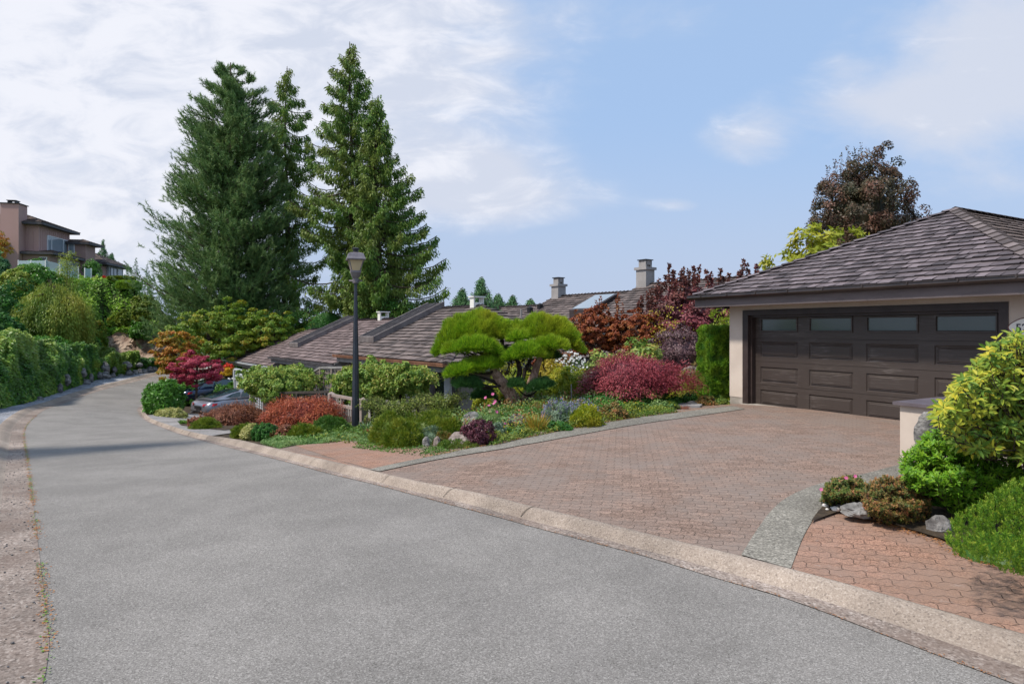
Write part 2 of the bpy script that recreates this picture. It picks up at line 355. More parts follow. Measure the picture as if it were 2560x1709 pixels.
M['pane_dark'] = glass('dark_window_glass', (.015,.02,.024))
M['pane_frost'] = glass('frosted_door_glass', (.085,.11,.11), .16, .9)
M['pane_pale'] = glass('pale_window_glass', (.26,.30,.33), .08, .9)
M['pane_car'] = glass('car_glass', (.03,.06,.07), .04, 1.0)
m, T, b, out = newmat('lamp_glass'); b.inputs['Base Color'].default_value = (.80,.68,.48,1); b.inputs['Roughness'].default_value = .35
t = T.n('ShaderNodeBsdfTranslucent'); t.inputs[0].default_value = (.90,.78,.56,1); mx = T.n('ShaderNodeMixShader'); mx.inputs[0].default_value = .6
T.link(b.outputs[0], mx.inputs[1]); T.link(t.outputs[0], mx.inputs[2]); T.link(mx.outputs[0], out.inputs[0]); M['lampglass'] = m
m, T, b, out = newmat('clear_glass_rail'); tr = T.n('ShaderNodeBsdfTransparent'); tr.inputs[0].default_value = (.80,.88,.90,1)
b.inputs['Base Color'].default_value = (.55,.68,.72,1); b.inputs['Roughness'].default_value = .05; mx = T.n('ShaderNodeMixShader'); mx.inputs[0].default_value = .45
T.link(tr.outputs[0], mx.inputs[1]); T.link(b.outputs[0], mx.inputs[2]); T.link(mx.outputs[0], out.inputs[0]); M['railglass'] = m
def paint(name, c, rough=.3, metal=.0, coat=0.0):
    m, T, b, out = newmat(name); b.inputs['Base Color'].default_value = (*c, 1); b.inputs['Roughness'].default_value = rough
    b.inputs['Metallic'].default_value = metal; b.inputs['Coat Weight'].default_value = coat; return m
M['carpaint'] = paint('grey_car_paint', (.24,.25,.29), .32, .5, .8)
M['bluepaint'] = paint('navy_car_paint', (.015,.03,.075), .25, .3, .8)
M['rubber'] = paint('tyre_rubber', (.02,.02,.02), .8)
M['rim'] = paint('alloy_rim', (.45,.45,.46), .3, .9)
M['taillight'] = paint('red_lens', (.45,.015,.03), .15, 0, .5)
M['black'] = paint('black_plastic', (.015,.015,.016), .5)
M['signwhite'] = paint('sign_enamel', (.80,.78,.72), .35)
M['signrim'] = paint('sign_rim', (.16,.06,.045), .4)
M['ink'] = paint('sign_ink', (.01,.012,.03), .5)
# garage door: horizontal wood grain with brushed highlights
m, T, b, out = newmat('brown_door'); mp = T.n('ShaderNodeMapping'); T.link(objc(T), mp.inputs[0]); mp.inputs['Scale'].default_value = (1.2, 1.2, 26)
g1 = T.noise(mp.outputs[0], 2.2, 6, .65, .6); g2 = T.rng(T.noise(objc(T), 1.4, 3, .5), .38, .62)
f = T.m('MULTIPLY', T.rng(g1, .50, .70), g2)
T.link(T.mix(f, (.056,.043,.037), (.145,.125,.115)), b.inputs['Base Color'])
T.link(T.rng(g1, .3, .7, .52, .30, False), b.inputs['Roughness']); b.inputs['Specular IOR Level'].default_value = .5
bump(T, b, g1, .35, .004); M['door'] = m
M['doortrim'] = surf('brown_trim', (.038,.027,.025), (.055,.040,.037), 3, .4, .05, 30)
# ---------------------------------------------------------------- ground sheets
def terrain():
    b = MB(); xs = np.r_[-1500,-700,-300,-160,-110,np.arange(-80,80.1,2.0),110,160,300,700,1500]; ys = np.r_[-400,-150,-60,-30,np.arange(-16,90.1,2.0),110,150,220,400,900,2200]
    # finer close to the camera
    xs = np.unique(np.r_[xs, np.arange(-20,20,.8)]); ys = np.unique(np.r_[ys, np.arange(-4,36,.8)])
    X, Y = np.meshgrid(xs, ys); Z = hh(X, Y) - 0.07; n, m_ = X.shape
    i = np.arange(n*m_).reshape(n, m_)
    b.add(np.c_[X.ravel(), Y.ravel(), Z.ravel()], np.stack([i[:-1,:-1], i[:-1,1:], i[1:,1:], i[1:,:-1]], -1).reshape(-1, 4), .5)
    struct(b, 'terrain', M['terrain'], True)
terrain()
def resample(pl, n):
    pl = np.array([(p[0], p[1]) for p in pl], float); d = np.r_[0, np.cumsum(np.hypot(*np.diff(pl, axis=0).T))]
    t = np.linspace(0, d[-1], n); return np.c_[np.interp(t, d, pl[:,0]), np.interp(t, d, pl[:,1])]
def smooth(pl, k=2):
    pl = np.array([(p[0], p[1]) for p in pl], float)
    for _ in range(k):                                  # Chaikin corner cutting, ends kept
        q = [pl[0]]
        for a, c in zip(pl[:-1], pl[1:]): q += [a*.75+c*.25, a*.25+c*.75]
        q.append(pl[-1]); pl = np.array(q)
    return pl
def loft(A, B, n, m_, zf):
    A = resample(A, n); B = resample(B, n); b = MB()
    t = np.linspace(0, 1, m_)[None,:,None]; Q = A[:,None,:]*(1-t) + B[:,None,:]*t
    Z = hh(Q[...,0], Q[...,1]); Z = Z + (zf(np.linspace(0,1,m_))[None,:] if callable(zf) else zf)
    i = np.arange(n*m_).reshape(n, m_)
    b.add(np.c_[Q.reshape(-1,2), Z.ravel()], np.stack([i[:-1,:-1], i[1:,:-1], i[1:,1:], i[:-1,1:]], -1).reshape(-1,4), .5)
    return b
def wpts(l, off): return [G(u, v, off) for u, v in l]
rin = [(2.0*1.0+1.6,1.7)] + [tuple(p[:2]) for p in wpts([(2482,1689),(2276,1612),(1966,1493),(1800,1449),(1634,1395),(1455,1349),(1328,1316),(1240,1291),(1074,1248),(946,1213),(819,1185),(716,1154),(640,1134),(595,1125),(518,1105),(442,1082),(391,1064),(353,1043.6),(341,1026),(345,1014)], 0)]
rout = [(4.25,2.2)] + [tuple(p[:2]) for p in wpts([(2560,1587),(2276,1503),(1976,1421),(1800,1376),(1634,1338),(1481,1299),(1328,1266),(1240,1241),(1125,1218),(1038,1202),(946,1180),(870,1162),(798,1146),(719,1127),(640,1108.5),(595,1098),(518.6,1088),(455,1072),(404,1056.5),(373,1041),(360,1028),(362,1016)], .09)]
lin = [(-1.4,1.2)] + [tuple(p[:2]) for p in wpts([(137,1709),(109,1480),(90,1315),(74,1189),(63,1113),(59,1080),(68.5,1058),(93,1036),(137,1014),(202,990),(274,968),(383,940),(422,933)], 0)]
for l_, ex in ((rin, [(-19.0,33),(-20.6,38),(-21.8,44),(-21.4,49),(-19,55),(-14,62)]), (rout, [(-18.4,33),(-20.0,38),(-21.15,44),(-20.8,48.8),(-18.5,54.5),(-13.6,61.5)])): l_ += ex
lin += [(-24.9,50),(-22.6,56),(-17.5,64)]
rin, rout, lin = smooth(rin), smooth(rout), smooth(lin)
def offset(pl, d):
    t = np.gradient(pl, axis=0); nrm = np.c_[-t[:,1], t[:,0]]/np.hypot(t[:,0], t[:,1])[:,None]; return pl + nrm*d
lout = offset(resample(lin, 160), .62)
R240, L240 = rin, lin
struct(loft(lin, rin, 300, 26, 0.0), 'road', M['asphalt'], True)
kprof = lambda t: np.interp(t, [0,.45,.6,.8,.93,1.0], [0.004,0.004,.03,.085,.098,.092])
def kerb(A, B, nm):
    A = resample(A, 500); B = resample(B, 500); d = B-A; 
    struct(loft(A, A+d*.47, 500, 5, lambda t: 0.004+t*0), 'gutter', M['gutter'], True)
    b = MB(); ts = np.r_[.47,.52,.58,.66,.74,.82,.9,.96,1.0,1.02]; Z = np.r_[.004,.012,.03,.055,.075,.088,.094,.096,.094,.02]
    Q = A[:,None,:] + d[:,None,:]*ts[None,:,None]; ZZ = hh(Q[...,0], Q[...,1]) + Z[None,:]
    i = np.arange(500*len(ts)).reshape(500, -1)
    b.add(np.c_[Q.reshape(-1,2), ZZ.ravel()], np.stack([i[:-1,:-1], i[1:,:-1], i[1:,1:], i[:-1,1:]], -1).reshape(-1,4), .5)
    struct(b, nm, M['kerb'], True)
kerb(rin, rout, 'kerb'); kerb(lin, lout, 'kerb')
# joints cut across the kerb are thin dark strips of grime
b = MB(); A5 = resample(rin, 500); B5 = resample(rout, 500)
for i in range(40, 420, 8):
    p, q = A5[i]+(B5[i]-A5[i])*.5, B5[i]; t = (q-p); nn = np.array([-t[1], t[0]])/np.hypot(*t)*.004
    pts = [p+t*s for s in (0,.2,.4,.6,.8,.98)]; zz = [.014,.052,.078,.092,.100,.101]
    for a in range(5):
        V = [(*(pts[a]-nn), h1(*pts[a])+zz[a]), (*(pts[a+1]-nn), h1(*pts[a+1])+zz[a+1]), (*(pts[a+1]+nn), h1(*pts[a+1])+zz[a+1]), (*(pts[a]+nn), h1(*pts[a])+zz[a])]
        b.add(V, [[0,1,2,3]], .2)
struct(b, 'kerb_joints', M['soil'])
# gravel verge on the far side
gout = offset(resample(lin, 160), 4.6)
struct(loft(lout, gout, 220, 14, lambda t: .075+.02*np.sin(t*9)), 'gravel_verge', M['gravel'], True)

def in_poly(p, poly):
    x, y = p[..., 0], p[..., 1]; c = np.zeros(x.shape, bool); n = len(poly)
    for i in range(n):
        x1, y1 = poly[i][:2]; x2, y2 = poly[(i+1) % n][:2]
        c ^= ((y1 > y) != (y2 > y)) & (x < (x2-x1)*(y-y1)/((y2-y1) or 1e-9)+x1)
    return c
def sheet(poly, step, off):
    poly = [np.array(p[:2], float) for p in poly]; bd = []
    for a, c in zip(poly, poly[1:]+poly[:1]):
        k = max(1, int(np.hypot(*(c-a))/step)); bd += [a+(c-a)*t/k for t in range(k)]
    bd = np.array(bd); mn, mx_ = bd.min(0), bd.max(0)
    gx, gy = np.meshgrid(np.arange(mn[0], mx_[0], step), np.arange(mn[1], mx_[1], step)); g = np.c_[gx.ravel(), gy.ravel()]
    g = g[in_poly(g, poly)]
    vs = [Vector(p) for p in bd] + [Vector(p) for p in g]; n = len(bd)
    r = delaunay_2d_cdt(vs, [(i, (i+1) % n) for i in range(n)], [list(range(n))], 1, 1e-5)
    V = np.array([tuple(v) for v in r[0]]); Fc = [f for f in r[2] if len(f) == 3]
    b = MB(); b.add(np.c_[V, hh(V[:,0], V[:,1])+off], Fc, .5); return b
ro = resample(rout, 400)
def seg(pl, y0, y1, x0=None):                 # part of the kerb line between two Y values, near the camera branch first
    return [p for p in pl if y0 <= p[1] <= y1 and p[0] > -22]
O2 = lambda u, v: tuple(G(u, v, .09)[:2])
# garden soil behind the kerb, all the way to the houses
ks = [tuple(p) for p in ro if p[1] < 31]
struct(sheet(ks + [(-14,33),(-3,34),(16,26),(16,2)], .7, .06), 'garden_soil', M['soil'], True)
# driveway of herringbone pavers to the garage
DP = [p for p in ks if p[1] < 13.2]
drive = DP + [tuple(O2(*q)) for q in [(699,1120),(737,1112),(819,1106),(862,1100),(893,1101)]] + [(-3.0,11.9),(-1.6,10.9),(-.9,10.2),(.3,10.9),(2.6,12.85),(5.0,14.9),(8.6,10.3),(9.5,6.0),(9.5,2.0)]
struct(sheet(drive, .5, .084), 'driveway', M['paver'], True)
# verge of redder pavers: left bay by the lamp, and right bay under the shrubs
redL = [p for p in DP if -4.35 < p[0] < -1.95] + [O2(935,1172),O2(1023,1152),O2(1100,1137),O2(1140,1129),O2(1059,1126),O2(1018,1109),O2(980,1102),O2(895,1107),O2(862,1100),O2(819,1106),O2(737,1112)]
struct(sheet(redL, .35, .088), 'paved_bay', M['paver2'], True)
sL = [(1853,1387),(1889,1328),(1930,1271),(1977,1235),(2059,1204),(2152,1187),(2250,1160)]
sR = [(1977,1421),(2002,1354),(2023,1313),(2049,1276),(2090,1240),(2180,1212),(2262,1192)]
SL = smooth([O2(*q) for q in sL]); SR = smooth([O2(*q) for q in sR])
redR = [p for p in DP if p[0] > 2.05] [::1]
redR = sorted(redR, key=lambda p: -p[0]) + [tuple(p) for p in SR[:14]] + [O2(2100,1281),O2(2209,1307),O2(2363,1354),O2(2420,1395),O2(2560,1426),(6,4.4),(6,2.2)]
struct(sheet(redR, .3, .088), 'paved_verge', M['paver2'], True)
# exposed aggregate bands
struct(loft(SL, SR, 40, 5, .094), 'aggregate_band', M['agg'], True)
bu = [(923,1173),(1023,1150.7),(1100,1136.6),(1176,1119.5),(1240,1112.5),(1298,1098),(1400,1078),(1537,1053),(1700,1030),(1830,1014.5)]
bl = [(948,1178),(1023,1162),(1125,1141.7),(1240,1124),(1298,1113.5),(1400,1095),(1537,1070),(1700,1045),(1862,1022)]
struct(loft(smooth([O2(*q) for q in bu]), smooth([O2(*q) for q in bl]), 80, 4, .094), 'aggregate_band', M['agg'], True)
# planting bed on the right: sits proud of the pavers
bedR = [tuple(p) for p in SR[10:]] + [(5.3,7.9),(8.5,3.4),(9,2.2),(6,2.3),(4.2,3.95)] + [O2(*q) for q in [(2560,1426),(2420,1395),(2363,1354),(2209,1307),(2100,1281)]]
struct(sheet(bedR, .3, .11), 'planting_bed', M['soil'], True)
# neighbour's pale paved drive round the car
kk = [p for p in ks if 14.6 < p[1] < 24.2]
n2 = kk + [(-14.6,27.5),(-12.6,32),(-9.5,31),(-8.9,26),(-7.6,22),(-6.6,18.6)]
struct(sheet(n2, .6, .082), 'paved_drive', M['pale_paving'], True)
# stepping stones beside the garage corner
def slab(name, pts, th, mat, label, cat, grp, z0):
    c = sum((Vector(p) for p in pts), Vector((0,0)))/len(pts); b = MB(); n = len(pts)
    z = h1(c.x, c.y) + z0
    V = [(p[0], p[1], z) for p in pts] + [(p[0], p[1], z+th) for p in pts]
    b.add(V, [[i, (i+1) % n, n+(i+1) % n, n+i] for i in range(n)]); b.add([V[n+i] for i in range(n)], [list(range(n))])
    return tag(b.build(name, mat, loc=(c.x, c.y, z)), label, cat, grp)
rs = random.Random(3)
for i, (u, Y, w_) in enumerate([(1716,14.0,.62),(1752,14.5,.55),(1735,15.2,.6),(1772,15.6,.6),(1755,16.3,.55),(1792,16.6,.6),(1770,17.4,.6)]):
    x, y = XY(u, Y); pts = [(x+w_*(.55+.12*rs.random())*math.cos(a+.2*rs.random()), y+w_*(.45+.12*rs.random())*math.sin(a)) for a in np.arange(0, 6.28, 1.05)]
    slab('stepping_stone', pts, .05, M['slate'], 'grey flagstone of the garden path, '+['nearest the driveway','second from the driveway','third from the driveway','fourth from the driveway','beside the tall clipped hedge','behind the clipped hedge','farthest from the driveway'][i], 'paving stone', 'flagstones of the garden path', .085)

# ---------------------------------------------------------------- garage
P1 = np.array([5.59, 14.48]); gw = np.array([.4848, -.8746]); gi = np.array([.8746, .4848])
def GP(a, b_, z): q = P1 + gw*a + gi*b_; return np.array([q[0], q[1], z])
def V3(v, z=0.0): return np.array([v[0], v[1], z])
def gbox(mb, a0, a1, b0, b1, z0, z1, rnd=None): mb.obox(GP(a0, b0, z0), V3(gw*(a1-a0)), V3(gi*(b1-b0)), np.array([0,0,z1-z0]), rnd)
def shakes(mb, O, E, N, pitch, lo, hi, Q, e=.255, wr=(.14,.30), th=.030, seed=1, jit=.016):
    """rows of separate shakes on a roof plane: O eave origin, E unit along the eave, N horizontal unit up the slope"""
    r = np.random.RandomState(seed); O, E, N = (np.array(q, float) for q in (O, E, N)); cs = 1/math.sqrt(1+pitch*pitch)
    nr = np.array([-N[0]*pitch, -N[1]*pitch, 1])*cs; eh = e*cs; V = []; q = 0.0
    S = N*cs + np.array([0, 0, pitch*cs])
    while q < Q-.02:
        l0, h0 = lo(q), hi(q); L = min(eh*1.06, Q-q)/cs; l1, h1_ = lo(q+L*cs), hi(q+L*cs); x = l0
        while x < h0-.03:
            w = r.uniform(*wr); x2 = min(h0, x+w)
            f0, f1 = max(x, l0), x2; g0, g1 = max(f0, l1), min(f1, h1_)
            if g1 <= g0+.01: g0 = g1 = min(max((f0+f1)/2, l1), h1_)
            jj = r.uniform(-jit, jit); base = O + E*0 + S*(q/cs + (jj if q > 0 else 0)); top = O + S*(q/cs+L)
            t = th*r.uniform(.75, 1.35); gp = .008
            p0, p1_ = base+E*(f0+gp)+nr*t, base+E*(f1-gp)+nr*t; p2, p3 = top+E*(g1)+nr*.004, top+E*(g0)+nr*.004
            b0, b1 = base+E*(f0+gp)+nr*.001, base+E*(f1-gp)+nr*.001
            k = r.rand(); V.append((p0, p1_, p2, p3, b0, b1, k)); x = x2
        q += eh
    vs = np.array([list(v[:6]) for v in V]).reshape(-1, 3); n = len(V); i = np.arange(n)*6; k = np.array([v[6] for v in V])
    mb.add(vs, np.r_[np.c_[i, i+1, i+2, i+3], np.c_[i+4, i+5, i+1, i]], np.r_[k, k*0-1.0])  # butt faces take the darkest tone: a painted shadow line under each course

    return mb
def caps(mb, p, q, drop, w=.15, L=.26, th=.03, seed=2):
    p, q = np.array(p, float), np.array(q, float); d = q-p; n = max(2, int(np.linalg.norm(d)/L)); u = d/n
    hz_ = np.array([-d[1], d[0], 0]); hz_ /= np.linalg.norm(hz_)+1e-9; r = np.random.RandomState(seed)
    for i in range(n):
        a = p+u*i; c = a+u*1.08; k = r.rand(); z1, z0 = np.array([0,0,.035+th]), np.array([0,0,.035])
        for s in (-1, 1):
            wv = hz_*s*w - np.array([0, 0, drop*w])
            mb.add([a+z1, a+z1+wv, c+z0+wv, c+z0, a+z0*.2, a+z0*.2+wv], [[0,1,2,3],[4,5,1,0]], [k, -1.0])  # cap butts darkened too, shadow line put into the colour
    return mb
ga = thing('garage', 'cream stucco double garage with brown hipped shake roof on the right', 'garage', tuple(GP(2.4, 2, .0)))
b = MB(); gbox(b, -.523, -.13, -.2, .0, .22, 2.62); gbox(b, 5.09, 5.65, -.2, .0, -.05, 2.62); gbox(b, -.13, 5.09, -.2, .0, 2.24, 2.62)
gbox(b, -.523, -.32, 0, 7.0, .22, 2.62); gbox(b, 5.45, 5.65, 0, 7.0, -.05, 2.62); gbox(b, -.32, 5.45, 6.8, 7.0, 0, 2.62)
wall_ = b.build('wall', M['stucco'], ga)
b = MB(); gbox(b, -.515, -.135, -.192, 0, -.12, .218); gbox(b, -.515, -.33, 0.002, 7.0, -.5, .218); b.build('plinth', M['concrete'], ga)
b = MB(); gbox(b, -.13, 5.09, -.28, .05, -.02, .035+.055); b.build('threshold', M['concrete'], ga)
b = MB()   # dark interior so no light leaks round the door
gbox(b, -.3, 5.4, .12, .14, .0, 2.5); b.build('door_backing', M['darktrim'], ga)
# trim round the opening
b = MB(); gbox(b, -.132, .02, -.215, .06, .07, 2.235); gbox(b, 4.96, 5.092, -.215, .06, .07, 2.235); gbox(b, .02, 4.96, -.215, .06, 2.12, 2.235)
gbox(b, .02, .06, -.12, .05, .07, 2.12); gbox(b, 4.92, 4.96, -.12, .05, .07, 2.12); gbox(b, .06, 4.92, -.12, .05, 2.07, 2.12)
b.build('door_trim', M['doortrim'], ga)
# sectional door

b = MB(); ab = [.04]; cols = [(.19+1.235*i, .19+1.235*i+.97) for i in range(4)]
rows = [(.09, .43), (.60, .95), (1.17, 1.52)]
secs = [(.065, .535), (.541, 1.065), (1.071, 1.595), (1.601, 2.10)]
def quad(mb, pts, r=.5): mb.add(pts, [[0,1,2,3]], r)
def rect(mb, a0, a1, z0, z1, d, r=.5): quad(mb, [GP(a0, d, z0), GP(a1, d, z0), GP(a1, d, z1), GP(a0, d, z1)], r)
def ring(mb, o, i_, d0, d1, r=.5):
    (a0,a1,z0,z1), (c0,c1,y0,y1) = o, i_
    A_ = [(a0,z0),(a1,z0),(a1,z1),(a0,z1)]; B_ = [(c0,y0),(c1,y0),(c1,y1),(c0,y1)]
    for k in range(4):
        p, q = A_[k], A_[(k+1) % 4]; s, t = B_[(k+1) % 4], B_[k]
        quad(mb, [GP(p[0], d0, p[1]), GP(q[0], d0, q[1]), GP(s[0], d1, s[1]), GP(t[0], d1, t[1])], r)
def ins(r4, k): return (r4[0]+k, r4[1]-k, r4[2]+k, r4[3]-k)
D0, D1 = .04, 4.96
for si, (z0, z1) in enumerate(secs):
    if si < 3: pr = [(c[0], c[1], rows[si][0], rows[si][1]) for c in cols]
    else: pr = [(c[0], c[1], 1.74, 2.06) for c in cols]
    zlo, zhi = pr[0][2], pr[0][3]
    rect(b, D0, D1, z0, zlo, 0); rect(b, D0, D1, zhi, z1, 0)
    xs_ = [D0] + [q for p in pr for q in p[:2]] + [D1]
    for k in range(0, len(xs_), 2): rect(b, xs_[k], xs_[k+1], zlo, zhi, 0)
    quad(b, [GP(D0, 0, z1), GP(D1, 0, z1), GP(D1, .03, z1-.012), GP(D0, .03, z1-.012)]); quad(b, [GP(D0, 0, z0), GP(D1, 0, z0), GP(D1, .03, z0+.01), GP(D0, .03, z0+.01)])
    for p in pr:
        if si < 3:
            ring(b, p, ins(p, .012), 0, .022); ring(b, ins(p, .012), ins(p, .030), .022, .024)
            ring(b, ins(p, .030), ins(p, .045), .024, .008); ring(b, ins(p, .045), ins(p, .055), .008, .010); ring(b, ins(p, .055), ins(p, .070), .010, -.004)
            r = ins(p, .070); rect(b, *r, -.004)
        else:
            ring(b, p, ins(p, .004), 0, -.022); ring(b, ins(p, .004), ins(p, .030), -.022, -.022); ring(b, ins(p, .030), ins(p, .040), -.022, .016)
gdoor = b.build('garage_door', M['door'], ga)
for c in cols:
    b = MB(); r = ins((c[0], c[1], 1.74, 2.06), .040); rect(b, *r, .014); b.build('window_pane', M['pane_frost'], gdoor)
b = MB(); gbox(b, D0, D1, -.012, .02, .045, .066); b.build('weather_seal', M['black'], gdoor)
# roof
E_l, E_r, q_a, a_a, z_e = -1.123, 5.97, 3.87, 2.75, 2.60; pit = (4.40-z_e)/q_a
O = GP(0, -.8, z_e); w3, i3 = V3(gw), V3(gi)
loF = lambda q: E_l+(a_a-E_l)*q/q_a
hiF = lambda q: E_r-(E_r-a_a)*q/q_a

b = MB(); ap = GP(a_a, -.8+q_a, 4.40); bk = GP(a_a, 9, 4.40)
for t in ([GP(E_l, -.8, z_e), GP(E_r, -.8, z_e), ap], ): b.add(t, [[0,1,2]], .2)
b.add([GP(E_r, -.8, z_e), GP(E_r, 9, z_e), bk, ap], [[0,1,2,3]], .2); b.add([GP(E_l, 9, z_e), GP(E_l, -.8, z_e), ap, bk], [[0,1,2,3]], .2)
b.add([GP(E_l, 9, z_e), GP(E_r, 9, z_e), bk], [[0,1,2]], .2)
b.add([GP(E_l+.02, -.78, z_e-.09), GP(E_r-.02, -.78, z_e-.09), GP(E_r-.02, 9, z_e-.09), GP(E_l+.02, 9, z_e-.09)], [[0,1,2,3]], .2)
under = b.build('roof', M['underroof'], ga)
b = MB(); shakes(b, O, w3, i3, pit, loF, hiF, q_a, e=.232, wr=(.10,.24), seed=4); shing = b.build('shakes', M['shake'], under)
run = E_r-a_a; pr_ = (4.40-z_e)/run
b = MB(); shakes(b, GP(E_r, -.8, z_e), i3, -w3, pr_, lambda q: q*q_a/run, lambda q: 9.8, run, seed=5)
b.build('shakes', M['shake_tan'], under)
b = MB(); shakes(b, GP(E_l, -.8, z_e), i3, w3, (4.40-z_e)/(a_a-E_l), lambda q: q*q_a/(a_a-E_l), lambda q: 9.8, a_a-E_l, seed=6); b.build('shakes', M['shake'], under)
b = MB(); caps(b, GP(E_l, -.8, z_e), ap, .28, seed=3); b.build('hip_cap', M['shake'], under)
b = MB(); caps(b, GP(E_r, -.8, z_e), ap, .34, w=.15, seed=4); b.build('hip_cap', M['shake_cap'], under)
b = MB(); caps(b, ap, bk, .4, seed=5); b.build('ridge_cap', M['shake'], under)
b = MB(); gbox(b, E_l+.04, E_r-.04, -.76, -.72, 2.32, 2.53); gbox(b, E_l+.04, E_l+.08, -.72, 8.9, 2.32, 2.53); gbox(b, E_r-.08, E_r-.04, -.72, 8.9, 2.32, 2.53)
b.build('fascia', M['fascia'], ga)
b = MB(); gbox(b, E_l+.08, E_r-.08, -.72, 8.9, 2.50, 2.512); b.build('soffit', M['fascia'], ga)
b = MB()
prof = [(-.90,2.595),(-.905,2.55),(-.88,2.52),(-.84,2.505),(-.765,2.505)]
for (p, q) in zip(prof[:-1], prof[1:]): quad(b, [GP(E_l-.08, p[0], p[1]), GP(E_r+.05, p[0], p[1]), GP(E_r+.05, q[0], q[1]), GP(E_l-.08, q[0], q[1])])
gbox(b, E_l-.08, E_r+.05, -.915, -.895, 2.588, 2.602); gbox(b, E_l-.08, E_r+.05, -.772, -.764, 2.505, 2.60)
b.add([GP(E_l-.08, p[0], p[1]) for p in prof]+[GP(E_l-.08, -.765, 2.595)], [[0,1,2,3,4,5]], .5)
gut = b.build('gutter', M['gutter_metal'], ga)
for k in range(9):
    b = MB(); a = E_l+.35+k*.78; gbox(b, a, a+.025, -.917, -.77, 2.604, 2.609); gbox(b, a, a+.025, -.920, -.908, 2.56, 2.608); b.build('gutter_bracket', M['gutter_metal'], gut)
b = MB(); b.lathe(GP(-.75, -.05, 2.30), [(.0,.22),(.03,.22),(.03,.12),(.055,.10),(.07,.0),(0,-.01)], 10); b.build('eave_light', M['black'], ga)
# house number sign right of the door
sg = thing('house_number_sign', 'cream oval house number sign reading 52 on the garage wall', 'sign', tuple(GP(5.33, -.21, 1.87)))
def oval(mb, ca, cz, ra, rz, d, k=40):
    pts = []
    for i in range(k):
        t = 2*math.pi*i/k; s = 1+.05*math.cos(4*t); pts.append(GP(ca+ra*s*math.cos(t), d, cz+rz*s*math.sin(t)))
    return pts
for nm, ra, rz, d0, d1, mt in (('rim', .235, .150, -.202, -.216, 'signrim'), ('face', .218, .134, -.214, -.221, 'signwhite')):
    b = MB(); p0 = oval(b, 5.33, 1.83, ra, rz, d0); p1_ = oval(b, 5.33, 1.83, ra, rz, d1); k = len(p0)
    b.add(p0+p1_, [[i, (i+1) % k, k+(i+1) % k, k+i] for i in range(k)], .5); b.add(p1_, [list(range(k))], .5); b.build(nm, M[mt], sg)
cu = bpy.data.curves.new('number', 'FONT'); cu.body = '52'; cu.size = .175; cu.extrude = .002; cu.offset = .002
tx = bpy.data.objects.new('number_text', cu); COL.objects.link(tx); dg = bpy.context.evaluated_depsgraph_get()
me = bpy.data.meshes.new_from_object(tx.evaluated_get(dg)); bpy.data.objects.remove(tx)
vv = np.array([v.co[:] for v in me.vertices]); b = MB(); V = [GP(5.19+v[0]*.95, -.2235-v[2]*1.0, 1.765+v[1]) for v in vv]
for f in me.polygons: b.add([V[i] for i in f.vertices], [list(range(len(f.vertices)))], .5)
b.build('number', M['ink'], sg)

# entry wall in front of the door
gwl = thing('garden_wall', 'low cream stucco wall with dark slate cap in front of the garage', 'wall', tuple(GP(5.6, -3.6, 0)))
b = MB(); gbox(b, 5.34, 5.80, -3.65, -.21, -.05, .83); gbox(b, 5.80, 8.6, -3.65, -3.2, -.05, .83); b.build('wall', M['stucco'], gwl)
b = MB(); gbox(b, 5.28, 5.86, -3.71, -.21, .832, .872); gbox(b, 5.86, 8.6, -3.71, -3.14, .832, .872); b.build('cap', M['sill'], gwl)

# ---------------------------------------------------------------- row of low houses with stepped roofs
E0 = np.array([-2.02, 19.0]); ed = np.array([-.604, .797]); en = np.array([.797, .604])
def RP(s, q, z): p = E0 + ed*s + en*q; return np.array([p[0], p[1], z])
def rbox(mb, s0, s1, q0, q1, z0, z1, rnd=None): mb.obox(RP(s0, q0, z0), V3(ed*(s1-s0)), V3(en*(q1-q0)), np.array([0,0,z1-z0]), rnd)
def skylight_strip(par, s0, s1, q0, q1, zf, pitch, n=5):
    mb = MB(); gl = MB()
    for s in (s0, s1-.10):
        a, c = RP(s, q0, zf(q0)+.04), RP(s, q1, zf(q1)+.04)
        mb.obox(a, V3(ed*.10), c-a, np.array([0,0,.24]))
    a, c = RP(s0+.1, q0, zf(q0)+.04), RP(s0+.1, q0+.08, zf(q0+.08)+.04); mb.obox(a, V3(ed*(s1-s0-.2)), c-a, np.array([0,0,.22]))
    o = mb.build('skylight_curb', M['curb'], par)
    for k in range(1, n):
        s = s0+.1+(s1-s0-.2)*k/n; m2 = MB(); a, c = RP(s-.02, q0+.08, zf(q0+.08)+.2), RP(s-.02, q1, zf(q1)+.2); m2.obox(a, V3(ed*.04), c-a, np.array([0,0,.05])); m2.build('glazing_bar', M['curb'], o)
    a, c = RP(s0+.1, q0+.08, zf(q0+.08)+.17), RP(s0+.1, q1, zf(q1)+.17); gl.obox(a, V3(ed*(s1-s0-.2)), c-a, np.array([0,0,.02])); gl.build('glazing', M['pane_dark'], o)
